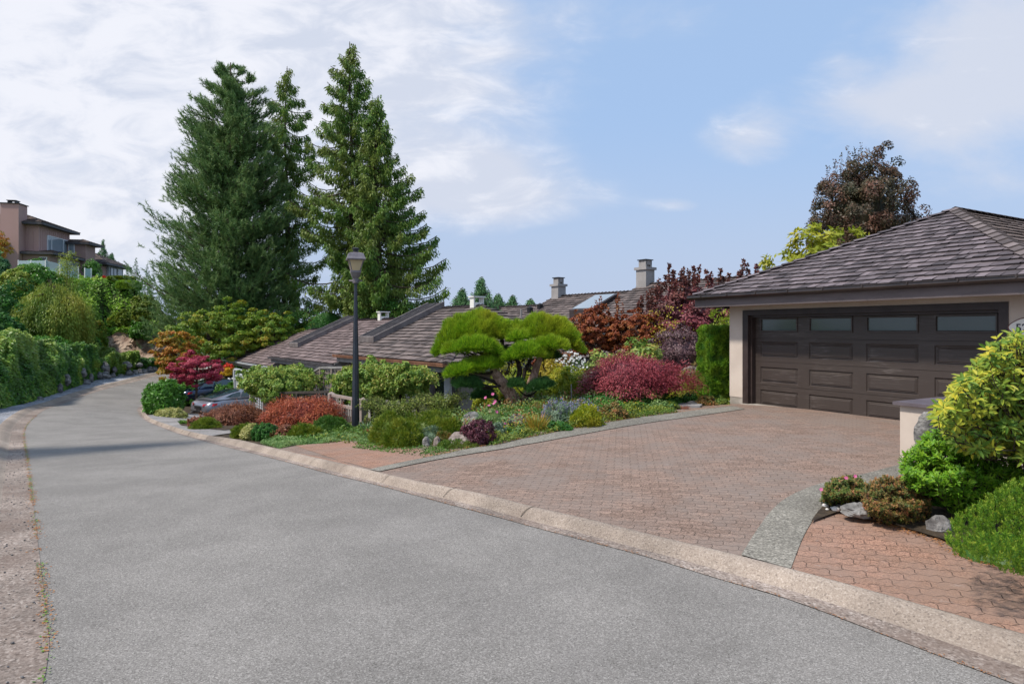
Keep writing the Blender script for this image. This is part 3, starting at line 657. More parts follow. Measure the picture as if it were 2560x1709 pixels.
def row_house(label, s0, s1, ze, hipR, hipL, mat, gutmat, strip=None, vent=None, seed=1, siding='grey_siding', q0=0.0, hd=4.35, pitch=.455, base=-2.4):
    c = RP((s0+s1)/2, q0+hd, base); o = thing('terraced_house', label, 'house', tuple(c), 'low terraced houses below the road')
    zr = ze+hd*pitch; s0h, s1h = s0+(hd if hipR else 0), s1-(hd if hipL else 0)
    zf = lambda q: ze+(q-q0)*pitch
    lo = (lambda q: s0+q) if hipR else (lambda q: s0); hi = (lambda q: s1-q) if hipL else (lambda q: s1)
    b = MB(); A_, B_, C_, D_ = RP(s0, q0, ze), RP(s1, q0, ze), RP(s1h, q0+hd, zr), RP(s0h, q0+hd, zr); Eb, Fb = RP(s0, q0+2*hd, ze), RP(s1, q0+2*hd, ze)
    b.add([A_, B_, C_, D_], [[0,1,2,3]], .2); b.add([Eb, Fb, C_, D_], [[0,1,2,3]], .2)
    b.add([A_, Eb, D_], [[0,1,2]], .2); b.add([B_, Fb, C_], [[0,1,2]], .2)
    r_ = b.build('roof', M['underroof'], o)
    b = MB(); shakes(b, RP(s0, q0, ze), V3(ed), V3(en), pitch, (lambda q: q) if hipR else (lambda q: 0.0), (lambda q: s1-s0-q) if hipL else (lambda q: s1-s0), hd, e=.285, wr=(.2,.42), th=.04, seed=seed); b.build('shingles', M[mat], r_)
    b = MB(); shakes(b, RP(s0, q0+2*hd, ze), V3(ed), -V3(en), pitch, (lambda q: q) if hipR else (lambda q: 0.0), (lambda q: s1-s0-q) if hipL else (lambda q: s1-s0), hd, e=.285, wr=(.3,.6), th=.035, seed=seed+1); b.build('shingles', M[mat], r_)
    if hipR:
        b = MB(); shakes(b, RP(s0, q0, ze), V3(en), V3(ed), pitch, lambda q: q, lambda q: 2*hd-q, hd, e=.285, wr=(.2,.42), th=.04, seed=seed+2); b.build('shingles', M[mat], r_)
        b = MB(); caps(b, RP(s0, q0, ze), D_, .3, w=.16, th=.04); b.build('hip_cap', M[mat], r_)
    if hipL:
        b = MB(); caps(b, RP(s1, q0, ze), C_, .3, w=.16, th=.04); b.build('hip_cap', M[mat], r_)
    b = MB(); caps(b, D_, C_, .4, w=.16, L=.24, th=.045); b.build('ridge_cap', M[mat], r_)
    b = MB(); rbox(b, s0+.03, s1-.03, q0+.05, q0+.10, ze-.30, ze-.02)
    if hipR: rbox(b, s0+.03, s0+.08, q0+.1, q0+2*hd-.1, ze-.30, ze-.02)
    else: 
        a, c2 = RP(s0-.02, q0-.02, ze-.26), RP(s0-.02, q0+hd, zr-.26); b.obox(a, V3(ed*.06), c2-a, np.array([0,0,.27]))
    b.build('fascia', M['greytrim'], o)
    b = MB(); rbox(b, s0-.03, s1+.03, q0-.11, q0+.045, ze-.11, ze-.03); rbox(b, s0-.03, s1+.03, q0-.125, q0-.10, ze-.05, ze-.005); b.build('gutter', M[gutmat], o)
    ww = MB(); rbox(ww, s0+.7, s1-.5, q0+1.0, q0+2*hd-.8, base-.6, ze-.02); wl = ww.build('wall', M[siding], o)
    if strip: skylight_strip(r_, *strip, zf, pitch)
    if vent:
        x = vent; b = MB(); z = zr; rbox(b, x-.14, x+.14, q0+hd-.25, q0+hd-.19, z-.08, z+.34); rbox(b, x-.14, x+.14, q0+hd+.19, q0+hd+.25, z-.08, z+.34)
        rbox(b, x-.14, x+.14, q0+hd-.19, q0+hd+.19, z-.05, z+.14); vo = b.build('roof_vent', M['signwhite'], r_)
        b = MB(); rbox(b, x-.2, x+.2, q0+hd-.30, q0+hd+.30, z+.34, z+.39); b.build('vent_cap', M['signwhite'], vo)
    return o, r_
hC, hCr = row_house('nearest terraced house, copper gutter and long skylight strip, behind the clipped pine', 0, 8.84, .77, True, False, 'shake_dark', 'copper', strip=(7.3, 8.80, 1.0, 4.35), vent=4.75, seed=11)
hB, hBr = row_house('middle terraced house with reddish shingles and skylight strip, behind the street lamp', 8.86, 18.05, .35, False, False, 'shake_red', 'darktrim', strip=(16.6, 18.0, 1.0, 4.35), vent=13.4, seed=21)
hA, hAr = row_house('farthest terraced house, its shingled hip end running down behind the red maple', 18.07, 28.3, -.17, False, True, 'shake_red', 'louver', seed=31)
# dark door, window and siding panel under the copper gutter; downpipe
b = MB(); rbox(b, .9, 3.6, .93, .99, -1.7, .35); dr = b.build('entry_recess', M['darktrim'], hC)
b = MB(); rbox(b, 1.35, 2.25, .88, .925, -1.6, .25); d2 = b.build('door', M['doortrim'], hC)
b = MB(); rbox(b, 1.5, 2.1, .86, .878, -.35, .12); b.build('door_window', M['pane_dark'], d2)
b = MB(); rbox(b, .66, 1.0, .55, .63, -1.9, .42); pn = b.build('siding_panel', M['louver'], hC)
b = MB()
for k in range(14):                                   # dark crescent ornament with small stars on the panel
    t0, t1 = math.radians(100+k*12), math.radians(100+(k+1)*12); f = lambda t, r: RP(.80-r*math.cos(t)*-1*.6, .545, -.30+r*math.sin(t))
    wdt = .05*math.sin(math.pi*(k+.5)/14)
    b.add([f(t0, .15), f(t1, .15), f(t1, .15-wdt), f(t0, .15-wdt)], [[0,1,2,3]], .5)
b.build('ornament', M['black'], pn)
b = MB(); b.tube([RP(5.45, -.06, .70), RP(5.45, -.06, .55), RP(5.45, .12, .42), RP(5.45, .2, -1.5)], .06, 8); b.build('downpipe', M['greytrim'], hC)
# house set back behind, with chimneys and a roof window
D_ = []
for s0, s1, zr, lab in ((9.95, 16, 3.17, 'low rear roof section with small black vents, right of the firs'), (3.7, 9.9, 3.63, 'rear house with one grey chimney on its ridge and a roof window'), (-8, 3.65, 3.93, 'highest rear house, its grey chimney left of the purple smoke bush')):
    o, r_ = row_house(lab, s0, s1, zr-4.5*.455, False, False, 'shake_dark', 'gutter_metal', seed=int(40+s1), q0=8.5, hd=4.5, siding='grey_siding'); D_.append((o, r_))
def chimney(par, s, q, z0, z1, w):
    b = MB(); rbox(b, s-w/2, s+w/2, q-w/2, q+w/2, z0, z1-.40); o = b.build('chimney', M['stucco_grey'], par)
    b = MB(); rbox(b, s-w/2-.07, s+w/2+.07, q-w/2-.07, q+w/2+.07, z1-.40, z1-.28); b.build('chimney_collar', M['stucco_grey'], o)
    k = w*.36; b = MB(); z2 = z1-.28
    for sx in (-1, 1):
        for sy in (-1, 1): rbox(b, s+sx*k-.09*(sx > 0), s+sx*k+.09*(sx < 0), q+sy*k-.09*(sy > 0), q+sy*k+.09*(sy < 0), z2, z1+.05)
    rbox(b, s-k+.09, s+k-.09, q-k, q+k, z2, z2+.12); rbox(b, s-k, s+k, q-k+.01, q+k, z2+.12, z1+.05); b.build('chimney_flue', M['stucco_grey'], o)
    b = MB(); rbox(b, s-k-.05, s+k+.05, q-k-.05, q+k+.05, z1+.05, z1+.09); b.build('chimney_cap', M['black'], o)
chimney(D_[1][1], 9.45, 12.9, 3.2, 4.55, .56); chimney(D_[2][1], 3.3, 12.9, 3.5, 4.98, .60)
for u, v, Y in ((1325,776,32.5),(1350,768,33.2)):
    p = P(u, v, Y); b = MB(); b.box((p.x, p.y, p.z+.02), (.22,.22,.24), rot=.6); b.lathe((p.x, p.y, p.z+.08), [(.0,.16),(.15,.08),(.15,.0)], 8); b.build('roof_vent', M['black'], D_[0][1])
p = P(1303, 790, 31); b = MB(); b.tube([p-Vector((0,0,.25)), p+Vector((0,0,.35))], .05, 8); b.build('vent_pipe', M['greytrim'], D_[0][1])
# roof window on the rear roof
zf = lambda q: 3.63-4.5*.455+(q-8.5)*.455
b = MB(); a, c = RP(3.9, 10.0, zf(10.0)+.02), RP(3.9, 11.7, zf(11.7)+.02); b.obox(a, V3(ed*1.5), c-a, np.array([0,0,.42])); sk = b.build('skylight', M['doortrim'], D_[1][1])
b = MB(); a, c = RP(4.0, 10.1, zf(10.1)+.45), RP(4.0, 11.6, zf(11.6)+.45); b.obox(a, V3(ed*1.3), c-a, np.array([0,0,.02])); b.build('glazing', M['pane_pale'], sk)
# ---------------------------------------------------------------- street lamp
def base_at(u, Y, off=.06): x, y = XY(u, Y); return Vector((x, y, h1(x, y)+off))
lp = P(889, 1082, 14.5); x, y = lp.x, lp.y; z0 = lp.z
zt = P(889, 702, 14.5).z
lt = thing('street_lamp', 'tall dark blue tapered street lamp with a square lantern', 'street lamp', (x, y, z0))
b = MB(); k = 8; b.lathe((x, y, z0-.2), [(.105,0),(.105,.22),(.092,.26),(.09,.5)], 8, .5); b.lathe((x, y, z0), [(.090,.3),(.082,.95),(.070,1.8),(.050,2.7),(.036,zt-z0-.12),(.036,zt-z0)], 8, .5)
b.build('pole', M['pole'], lt)
pz_ = lambda v: P(889, v, 14.5).z
b = MB(); b.lathe((x, y, zt), [(.045,-.06),(.07,-.05),(.07,.06),(.05,.07),(.0,.07)], 12, .5); b.tube([(x-.15, y, zt), (x+.15, y, zt)], .018, 6); b.build('bracket', M['lampmetal'], lt)
def sqring(mb, prof, c, rot=.35):
    V = []
    for r, z in prof:
        for j in range(4):
            a = rot+math.pi/4+j*math.pi/2; V.append((c[0]+r*math.cos(a)*1.414, c[1]+r*math.sin(a)*1.414, z))
    mb.add(V, [[i*4+j, i*4+(j+1) % 4, (i+1)*4+(j+1) % 4, (i+1)*4+j] for i in range(len(prof)-1) for j in range(4)], .5)
b = MB(); sqring(b, [(0.0480, zt+.04), (0.0760, pz_(693)), (0.1000, pz_(685)), (0.1160, pz_(681)), (0.1160, pz_(677)), (0.0000, pz_(677))], (x, y)); b.build('lantern_base', M['lampmetal'], lt)
zb, zg = pz_(677), pz_(650)
b = MB(); sqring(b, [(0.0944, zb+.005), (0.1560, zg)], (x, y)); b.build('lantern_glass', M['lampglass'], lt)
b = MB()
for j in range(4):
    a = .35+math.pi/4+j*math.pi/2; f = lambda r, z: Vector((x+r*1.414*math.cos(a), y+r*1.414*math.sin(a), z)); b.tube([f(0.0960, zb), f(0.1600, zg)], .013, 5)
sqring(b, [(0.1640, zg-.012), (0.1640, zg+.02), (0.0000, zg+.02)], (x, y)); b.build('lantern_frame', M['lampmetal'], lt)
b = MB(); z1 = pz_(649); sqring(b, [(0.0000, z1-.01), (0.2040, z1-.015), (0.2096, z1+.01), (0.1880, z1+.055), (0.1600, pz_(634)), (0.0680, pz_(631)), (0.0000, pz_(631))], (x, y)); b.build('lantern_roof', M['lampmetal'], lt)
b = MB(); b.lathe((x, y, pz_(632)), [(.062,0),(.062,.075),(.085,.08),(.085,.10),(.03,.125),(0,.125)], 12, .5); b.build('finial', M['black'], lt)

# ---------------------------------------------------------------- garden gates of weathered wood
def gatefence(label, uA, YA, tA, uB, YB, tB, bot, pick=12, ps=.12):
    A = P(uA, tA, YA); B = P(uB, tB, YB); zb_ = min(h1(A.x, A.y), h1(B.x, B.y))
    o = thing('fence_panel', label, 'fence', (A.x, A.y, zb_), 'low weathered wooden fence panels'); dv = (B-A); ang = math.atan2(dv.y, dv.x)
    for p in (A, B):
        b = MB(); b.box((p.x, p.y, (p.z-.06+bot-.4)/2), (ps, ps, p.z-.06-bot+.4), rot=ang, rnd=.3); V = []
        for sx, sy in ((-1,-1),(1,-1),(1,1),(-1,1)):
            V.append((p.x+math.cos(ang)*sx*ps/2-math.sin(ang)*sy*ps/2, p.y+math.sin(ang)*sx*ps/2+math.cos(ang)*sy*ps/2, p.z-.06))
        V.append((p.x, p.y, p.z)); b.add(V, [[0,1,4],[1,2,4],[2,3,4],[3,0,4]], .3); b.build('post', M['oldwood'], o)
    n = Vector((-math.sin(ang), math.cos(ang), 0)); L = Vector((dv.x, dv.y, 0)); dz = Vector((0,0,dv.z))
    f = lambda t, z: A + L*t + dz*t + Vector((0, 0, z))
    for zz, th in ((-.13, .07), (-.36, .07), (bot-A.z+.25, .06)):
        b = MB(); b.obox(f(0.03, zz)-n*.03, f(.97, zz)-f(.03, zz), n*.06, (0,0,th), .6); b.build('rail', M['oldwood'], o)
    for t in (.33, .66):
        b = MB(); b.obox(f(t, -.30)-n*.025, L.normalized()*.07, n*.05, (0,0,.18), .4); b.build('block', M['oldwood'], o)
    for i in range(pick):
        t = .05+.9*i/(pick-1); b = MB(); b.obox(f(t, -.36)-n*.012, L.normalized()*.028, n*.024, (0,0,bot-A.z+.27+.36), .5); b.build('picket', M['oldwood'], o)
    return o
gatefence('wooden fence panel behind the street lamp, between two square posts', 829, 17.0, 978, 909, 14.9, 992, -.95, 16, .16)
gatefence('wooden fence panel right of the parked grey car, beside the brown laceleaf maple', 631, 23.0, 955, 664, 20.3, 978, -1.45, 8, .18)

def lattice(name, label, u0, Y0, u1, Y1, zb0, vt0, vt1, mat, pitch=.16, sl=.05, frame=True, grp='lattice screens'):
    A = P(u0, vt0, Y0); B = P(u1, vt1, Y1); o = thing(name, label, 'trellis', (A.x, A.y, zb0), grp)
    L = Vector((B.x-A.x, B.y-A.y, 0)); Ln = L.length; u = L/Ln; n = Vector((-u.y, u.x, 0)); zt_ = lambda t: A.z+(B.z-A.z)*t
    b = MB(); k = int(Ln/pitch)
    for i in range(k+1):
        t = i/k; p = Vector((A.x, A.y, zb0))+L*t; b.obox(p, u*sl, n*.015, (0,0,zt_(t)-zb0), .5)
    z = zb0
    while z < max(A.z, B.z):
        t0, t1 = 0, 1
        if B.z > A.z and z > A.z: t0 = (z-A.z)/(B.z-A.z)
        if B.z < A.z and z > B.z: t1 = (A.z-z)/(A.z-B.z)
        if t1-t0 > .02: b.obox(Vector((A.x, A.y, z))+L*t0-n*.017, L*(t1-t0), n*.015, (0,0,sl), .6)
        z += pitch
    b.build('lattice', M[mat], o)
    if frame:
        b = MB(); b.obox(Vector((A.x, A.y, A.z))-n*.04, L+Vector((0,0,B.z-A.z)), n*.08, (0,0,.07)); b.build('top_rail', M['greytrim'] if 'grey' in mat else M[mat], o)
        for q in (0, .5, 1):
            p = Vector((A.x, A.y, zb0-.4))+L*q; b = MB(); b.obox(p-n*.045-u*.045, u*.09, n*.09, (0,0,zt_(q)-zb0+.4)); b.build('post', M[mat], o)
lattice('lattice_screen', 'brown grey lattice screen with sloping top below the middle roof', 765, 22.4, 802, 21.3, -1.6, 942, 921, 'greylattice')
lattice('lattice_screen', 'tall brown grey lattice screen with level top, left of the lamp post', 802, 21.2, 862, 19.9, -1.6, 921, 921, 'greylattice')
lattice('lattice_screen', 'dark lattice fence behind the orange red laceleaf maple', 668, 20.6, 832, 17.8, -1.5, 985, 982, 'darklattice', .19, .075)
# pale louvred fence
def louver(label, u0, Y0, u1, Y1, vt, vb):
    A = P(u0, vt, Y0); B = P(u1, vt, Y1); B.z = A.z; zb_ = P(u0, vb, Y0).z; o = thing('louvred_fence', label, 'fence', (A.x, A.y, zb_), 'pale grey louvred fences')
    L = Vector((B.x-A.x, B.y-A.y, 0)); u = L.normalized(); n = Vector((-u.y, u.x, 0))
    for t in (0, 1):
        b = MB(); p = Vector((A.x, A.y, zb_-.3))+L*t; b.obox(p-u*.09-n*.09, u*.18, n*.18, (0,0,A.z-zb_+.33)); b.build('post', M['louver'], o)
    b = MB(); b.obox(A-n*.07+Vector((0,0,.01)), L, n*.14, (0,0,.09)); b.build('top_rail', M['louver'], o)
    b = MB(); z = zb_+.1
    while z < A.z-.12: b.obox(Vector((A.x, A.y, z))-n*.03, L, n*.05+Vector((0,0,.03)), (0,0,.055), .5); z += .115
    b.build('slats', M['louver'], o)
louver('taller pale grey louvred fence under the farthest terraced roof', 588, 32.5, 664, 27.5, 925, 1000)
louver('short low pale grey louvred fence, in front of the taller louvred fence', 590, 31.2, 607, 29.8, 948, 1000)

# ---------------------------------------------------------------- parked cars
def car(label, pos, ang, mat, group=None):
    o = thing('parked_car', label, 'car', pos, group)
    cs, sn = math.cos(ang), math.sin(ang)
    def L2W(x, y, z): return (pos[0]+x*cs-y*sn, pos[1]+x*sn+y*cs, pos[2]+z)
    # stations along the length: x, half width at sill / belt, bottom z, belt z
    st = [(-2.20,.70,.34,.60),(-2.13,.82,.28,.76),(-1.90,.88,.22,.86),(-1.45,.90,.20,.90),(-.95,.88,.20,.90),(-.3,.865,.20,.89),(.5,.865,.20,.87),(1.1,.88,.20,.84),(1.5,.885,.22,.80),(1.9,.82,.26,.70),(2.15,.66,.30,.56),(2.22,.5,.36,.48)]
    V = []; k = 16
    for x_, w_, zb_, zt_ in st:
        zc, hz2 = (zb_+zt_)/2, (zt_-zb_)/2
        for j in range(k):
            t = 2*math.pi*j/k; c, s = math.cos(t), math.sin(t); e = .42 if s > 0 else .3
            V.append(L2W(x_, w_*math.copysign(abs(c)**.45, c), zc+hz2*math.copysign(abs(s)**e, s)))
    b = MB(); n = len(st); b.add(V, [[i*k+j, i*k+(j+1) % k, (i+1)*k+(j+1) % k, (i+1)*k+j] for i in range(n-1) for j in range(k)], .5)
    b.add(V[:k], [list(range(k))], .5); b.add(V[-k:], [list(range(k))], .5); body = b.build('body', M[mat], o, smooth=True)
    # greenhouse: fastback roof
    gs = [(-1.95,.50,.86,.88),(-1.5,.62,.86,1.02),(-1.0,.665,.86,1.15),(-.5,.65,.86,1.25),(-.05,.635,.86,1.29),(.25,.625,.86,1.27),(.62,.63,.86,1.12),(1.0,.64,.84,.92),(1.12,.64,.82,.86)]
    k2 = 9; V = []
    for x_, wt, zb_, zt_ in gs:
        for j in range(k2):
            t = math.pi*j/(k2-1); c, s = math.cos(t), math.sin(t)
            wb = .80; yy = math.copysign(abs(c)**.55, c); zz = s**.7
            V.append(L2W(x_, (wt+(wb-wt)*(1-zz))*yy, zb_+(zt_-zb_)*zz))
    b = MB(); n = len(gs); b.add(V, [[i*k2+j, (i+1)*k2+j, (i+1)*k2+j+1, i*k2+j+1] for i in range(n-1) for j in range(k2-1)], .5); b.build('roof', M[mat], o, smooth=True)
    def zroof(x_, y_): 
        zt_ = np.interp(x_, [g[0] for g in gs], [g[3] for g in gs]); return zt_
    for s in (-1, 1):                                    # side windows
        for nm, pts in (('side_window', [(-.62,.93),(.72,.93),(.60,1.06),(.28,1.20),(-.05,1.225),(-.40,1.20),(-.52,1.14)]), ('quarter_window', [(-1.42,.945),(-.70,.93),(-.60,1.13),(-.72,1.15),(-1.0,1.09)])):
            zt_ = 1.27; f = lambda z: .825-(z-.9)*.46 + .02
            b = MB(); b.add([L2W(px_, s*f(pz2), pz2) for px_, pz2 in pts], [list(range(len(pts)))], .5); b.build(nm, M['pane_car'], o)
    b = MB(); r = [(-1.80,.42),(-1.45,.52),(-1.0,.54),(-.52,.50)]; V = []
    for x_, hw in r:
        z_ = zroof(x_, 0)
        for y_ in (-hw, -hw*.5, 0, hw*.5, hw): V.append(L2W(x_-.01, y_, z_+.018-.05*(abs(y_)/.55)**2.2))
    b.add(V, [[i*5+j, (i+1)*5+j, (i+1)*5+j+1, i*5+j+1] for i in range(3) for j in range(4)], .5); b.build('rear_window', M['pane_car'], o)
    b = MB(); V = []
    for x_, hw in [(.32,.50),(.62,.52),(.98,.54)]:
        z_ = zroof(x_, 0)
        for y_ in (-hw, -hw*.5, 0, hw*.5, hw): V.append(L2W(x_+.01, y_, z_+.018-.05*(abs(y_)/.55)**2.2))
    b.add(V, [[i*5+j, (i+1)*5+j, (i+1)*5+j+1, i*5+j+1] for i in range(2) for j in range(4)], .5); b.build('windscreen', M['pane_car'], o)
    for s in (-1, 1):
        b = MB(); V = []
        for (x_, y_, z_) in [(-2.185,.40,.70),(-2.10,.72,.72),(-1.92,.895,.735),(-1.78,.915,.74),(-1.80,.91,.655),(-1.95,.90,.63),(-2.14,.76,.61),(-2.225,.42,.60)]: V.append(L2W(x_-.012, s*(y_+.008), z_))
        b.add(V, [list(range(8))], .5); b.build('tail_light', M['taillight'], o)
        b = MB(); b.tube([L2W(-2.28, s*.55, .27), L2W(-2.05, s*.55, .27)], .045, 10); b.build('exhaust', M['rim'], o)
        b = MB(); b.box(L2W(.62, s*.93, .98), (.16,.20,.12), rot=ang); b.build('mirror', M[mat], o)
        b = MB(); b.box(L2W(-.1, s*.888, .78), (.18,.03,.035), rot=ang); b.build('door_handle', M['black'], o)
    b = MB(); b.obox(L2W(-2.215, -.66, .30), V3((0.10*cs, 0.10*sn)), np.array([-1.32*sn, 1.32*cs, 0]), np.array([0,0,.07])); b.build('bumper', M['black'], o)
    b = MB(); b.obox(L2W(-2.255, -.26, .46), V3((0.02*cs, 0.02*sn)), np.array([-.52*sn, .52*cs, 0]), np.array([0,0,.13])); b.build('number_plate', M['black'], o)
    b = MB(); b.obox(L2W(-2.02, -.62, .852), V3((.16*cs, .16*sn)), np.array([-1.24*sn, 1.24*cs, 0]), np.array([0,0,.014])); b.build('rear_spoiler', M[mat], o)
    for x_ in (-1.35, 1.3):
        for s in (-1, 1):
            c = Vector(L2W(x_, s*.80, .31)); ax = Vector((-sn*s, cs*s, 0))
            w = MB(); w.tube([c-ax*.12, c+ax*.085], .315, 20); w.tube([c+ax*.085, c+ax*.10], [.315,.25], 20, cap=False); wo = w.build('wheel', M['rubber'], o)
            w = MB(); w.tube([c+ax*.07, c+ax*.104], .215, 16)
            w.build('rim', M['rim'], wo)
    return o
fw = math.atan2(.80, .60)
tail = P(459, 1034, 28.4)
cpos = (tail.x+2.2*math.cos(fw)+.72, tail.y+2.2*math.sin(fw)-.1, tail.z-.22)
car('silver grey sports coupe with red tail lights parked beside the laurel hedge', cpos, fw, 'carpaint')
p = P(545, 985, 33.5); car('dark navy car mostly hidden behind the laurel hedge', (p.x, p.y, P(545, 944, 33.5).z-1.29), fw, 'bluepaint')

# ---------------------------------------------------------------- hillside on the left
ivy_px = [(-420,1120,690),(-260,1080,745),(-120,1052,795),(0,1025,832),(55,1012,846),(110,995,854),(160,978,861),(205,962,868),(246,948.6,876),(290,941,880),(328,935,886),(365,930,893),(405,925,902)]
IV = []
for u, vb, vt in ivy_px:
    B_ = G(max(u, -130), vb if u > -130 else 1052, .05)
    if u <= -130: B_ = Vector((B_.x-(-130-u)*.024, B_.y-(-130-u)*.036, 0)); B_.z = h1(B_.x, B_.y)
    Yt = B_.y+float(np.interp(u, [100, 300], [4.0, 1.6])); T_ = Vector((B_.x-1.2, Yt, 0)); T_ = P(u, vt, Yt) if u > -130 else Vector((B_.x-1.7, Yt, h1(B_.x, B_.y)+2.7)); IV.append((B_, T_))
def ivy_pt(t, s):                                # t along 0..1, s up 0..1
    x = t*(len(IV)-1); i = min(int(x), len(IV)-2); f = x-i
    B_ = IV[i][0]*(1-f)+IV[i+1][0]*f; T_ = IV[i][1]*(1-f)+IV[i+1][1]*f
    p = B_.lerp(T_, s); bulge = math.sin(s*math.pi*.9)*.45; n = Vector((.6, -.5, .6))
    w = mnoise.noise(Vector((t*16, s*1.5, 3)))*.85 + mnoise.noise(Vector((t*44, s*3.2, 8)))*.40
    return p + n*(bulge*.6 + w*min(1, s*3+.2)) + Vector((0,0,s*s*.12))
b = MB(); nu, nv = 150, 14; V = []
for i in range(nu):
    for j in range(nv): V.append(ivy_pt(i/(nu-1), j/(nv-1)))
    T_ = ivy_pt(i/(nu-1), 1); V.append(T_+Vector((-1.2, 1.3, -.25))); V.append(T_+Vector((-3, 4, -1.2)))
nv += 2; b.add(V, [[i*nv+j, (i+1)*nv+j, (i+1)*nv+j+1, i*nv+j+1] for i in range(nu-1) for j in range(nv-1)], .5)
struct(b, 'ivy_bank', M['terrain'], True)
hill_px = [(-900,.30,620),(-400,.30,640),(0,.30,662),(60,.3,668),(134,.3,684),(191,.3,697),(256,.3,702),(290,.3,708),(325,.3,722),(350,.3,735),(372,.3,748),(400,.3,770),(430,.3,800)]
def hill_z(u, Y):
    vt = np.interp(u, [h[0] for h in hill_px], [h[2] for h in hill_px]); Yt = 57.0; zt_ = H+(V0-vt)/F*Yt
    cl = np.clip((u-225)/30, 0, 1)                  # cliff part starts higher and farther back
    zb0 = h1(*XY(max(u, -200), 36)) - .3
    Ys = [30, 36, 40+12.2*cl, 40.5+12.4*cl, 46+8.6*cl, 57, 66, 110]
    zc = H-(838-V0)/F*52.5
    Zs = [zb0, zb0, zb0+.1, zb0+.5+(zc-zb0-.5)*cl, zb0+1.9+(zc+.6-zb0-1.9)*cl, zt_, zt_+.15, zt_+.3]
    return float(np.interp(Y, Ys, Zs))
us = np.r_[np.arange(-900, 0, 60), np.arange(0, 441, 10)]; Ys = np.r_[np.arange(30, 48, 1.0), np.arange(48, 60, .7), 64, 72, 90, 110]
b = MB(); V = []
for u in us:
    for Y in Ys:
        x, y = XY(u, Y); z = hill_z(u, Y)+mnoise.noise(Vector((x*.35, y*.35, 2)))*.5*(1 if 40 < Y < 56 else .15); V.append((x, y, z))
n = len(Ys); b.add(V, [[i*n+j, (i+1)*n+j, (i+1)*n+j+1, i*n+j+1] for i in range(len(us)-1) for j in range(n-1)], .5)
struct(b, 'hillside', M['terrain'], True)
# tan rock face
b = MB(); V = []; nu, nv = 46, 16
for i in range(nu):
    u = 232+i*4.2
    for j in range(nv):
        t = j/(nv-1); v = 905-t*(70+6*math.sin(i*.5)); Yc = 51.4+t*1.2; p = P(u, v, Yc); q = Vector((p.x*.9, 0, p.z*1.3))
        p.y -= .9*mnoise.noise(q*.8)+.35*abs(mnoise.noise(q*2.3)); p.x += .2*mnoise.noise(q*1.7); V.append(p)
b.add(V, [[i*nv+j, (i+1)*nv+j, (i+1)*nv+j+1, i*nv+j+1] for i in range(nu-1) for j in range(nv-1)], .5)
struct(b, 'rock_face', M['cliff'])
# boulders at the foot of the ivy bank
bou = [(168,1005,.55,.35),(185,985,.7,.4),(168,950,.5,.7),(207,932,.55,.6),(228,946,.35,.6),(214,958,.7,.55),(240,957,.45,.35),(262,921,.7,.85),(250,938,.4,.4),(264,940,.75,.55),(283,940,.4,.45),(287,924,.35,.4),(302,942,.55,.35),(316,914,.8,.5),(322,934,.6,.5),(338,934,.6,.45),(350,932,.45,.5),(360,930,.5,.5),(348,912,.5,.3),(375,925,.5,.45),(385,924,.5,.4),(98,1000,.6,.45),(150,972,.4,.7),(196,975,.6,.3)]
bou.sort(key=lambda q: q[0]); od = ['leftmost','second','third','fourth','fifth','sixth','seventh','eighth','ninth','tenth','eleventh','twelfth','thirteenth','fourteenth','fifteenth','sixteenth','seventeenth','eighteenth','nineteenth','twentieth','twenty first','twenty second','twenty third','rightmost']
ivu = [U0+p[0].x/p[0].y*F for p in IV]; ivY = [p[0].y for p in IV]; ivv = [V0+(H-p[0].z)/p[0].y*F for p in IV]
for i, (u, v, w_, hgt) in enumerate(bou):
    Yb = np.interp(u, ivu, ivY); vb = np.interp(u, ivu, ivv); up_ = max(0, vb-v-8); p = P(u, v, Yb-.45+up_*Yb/F*.9); sc = p.y/F*32
    b = MB(); b.sphere(p, (w_*sc*.62, w_*sc*.5, hgt*sc*.72), 14, 9, .34, 1.5, i+3, flat=.5)
    tag(b.build('boulder', M['rockdark'] if i % 3 else M['rock'], loc=tuple(p)), 'grey boulder at the foot of the ivy bank, '+od[i]+(' from the left' if 0 < i < 23 else ' of the line'), 'boulder', 'boulders along the ivy bank')

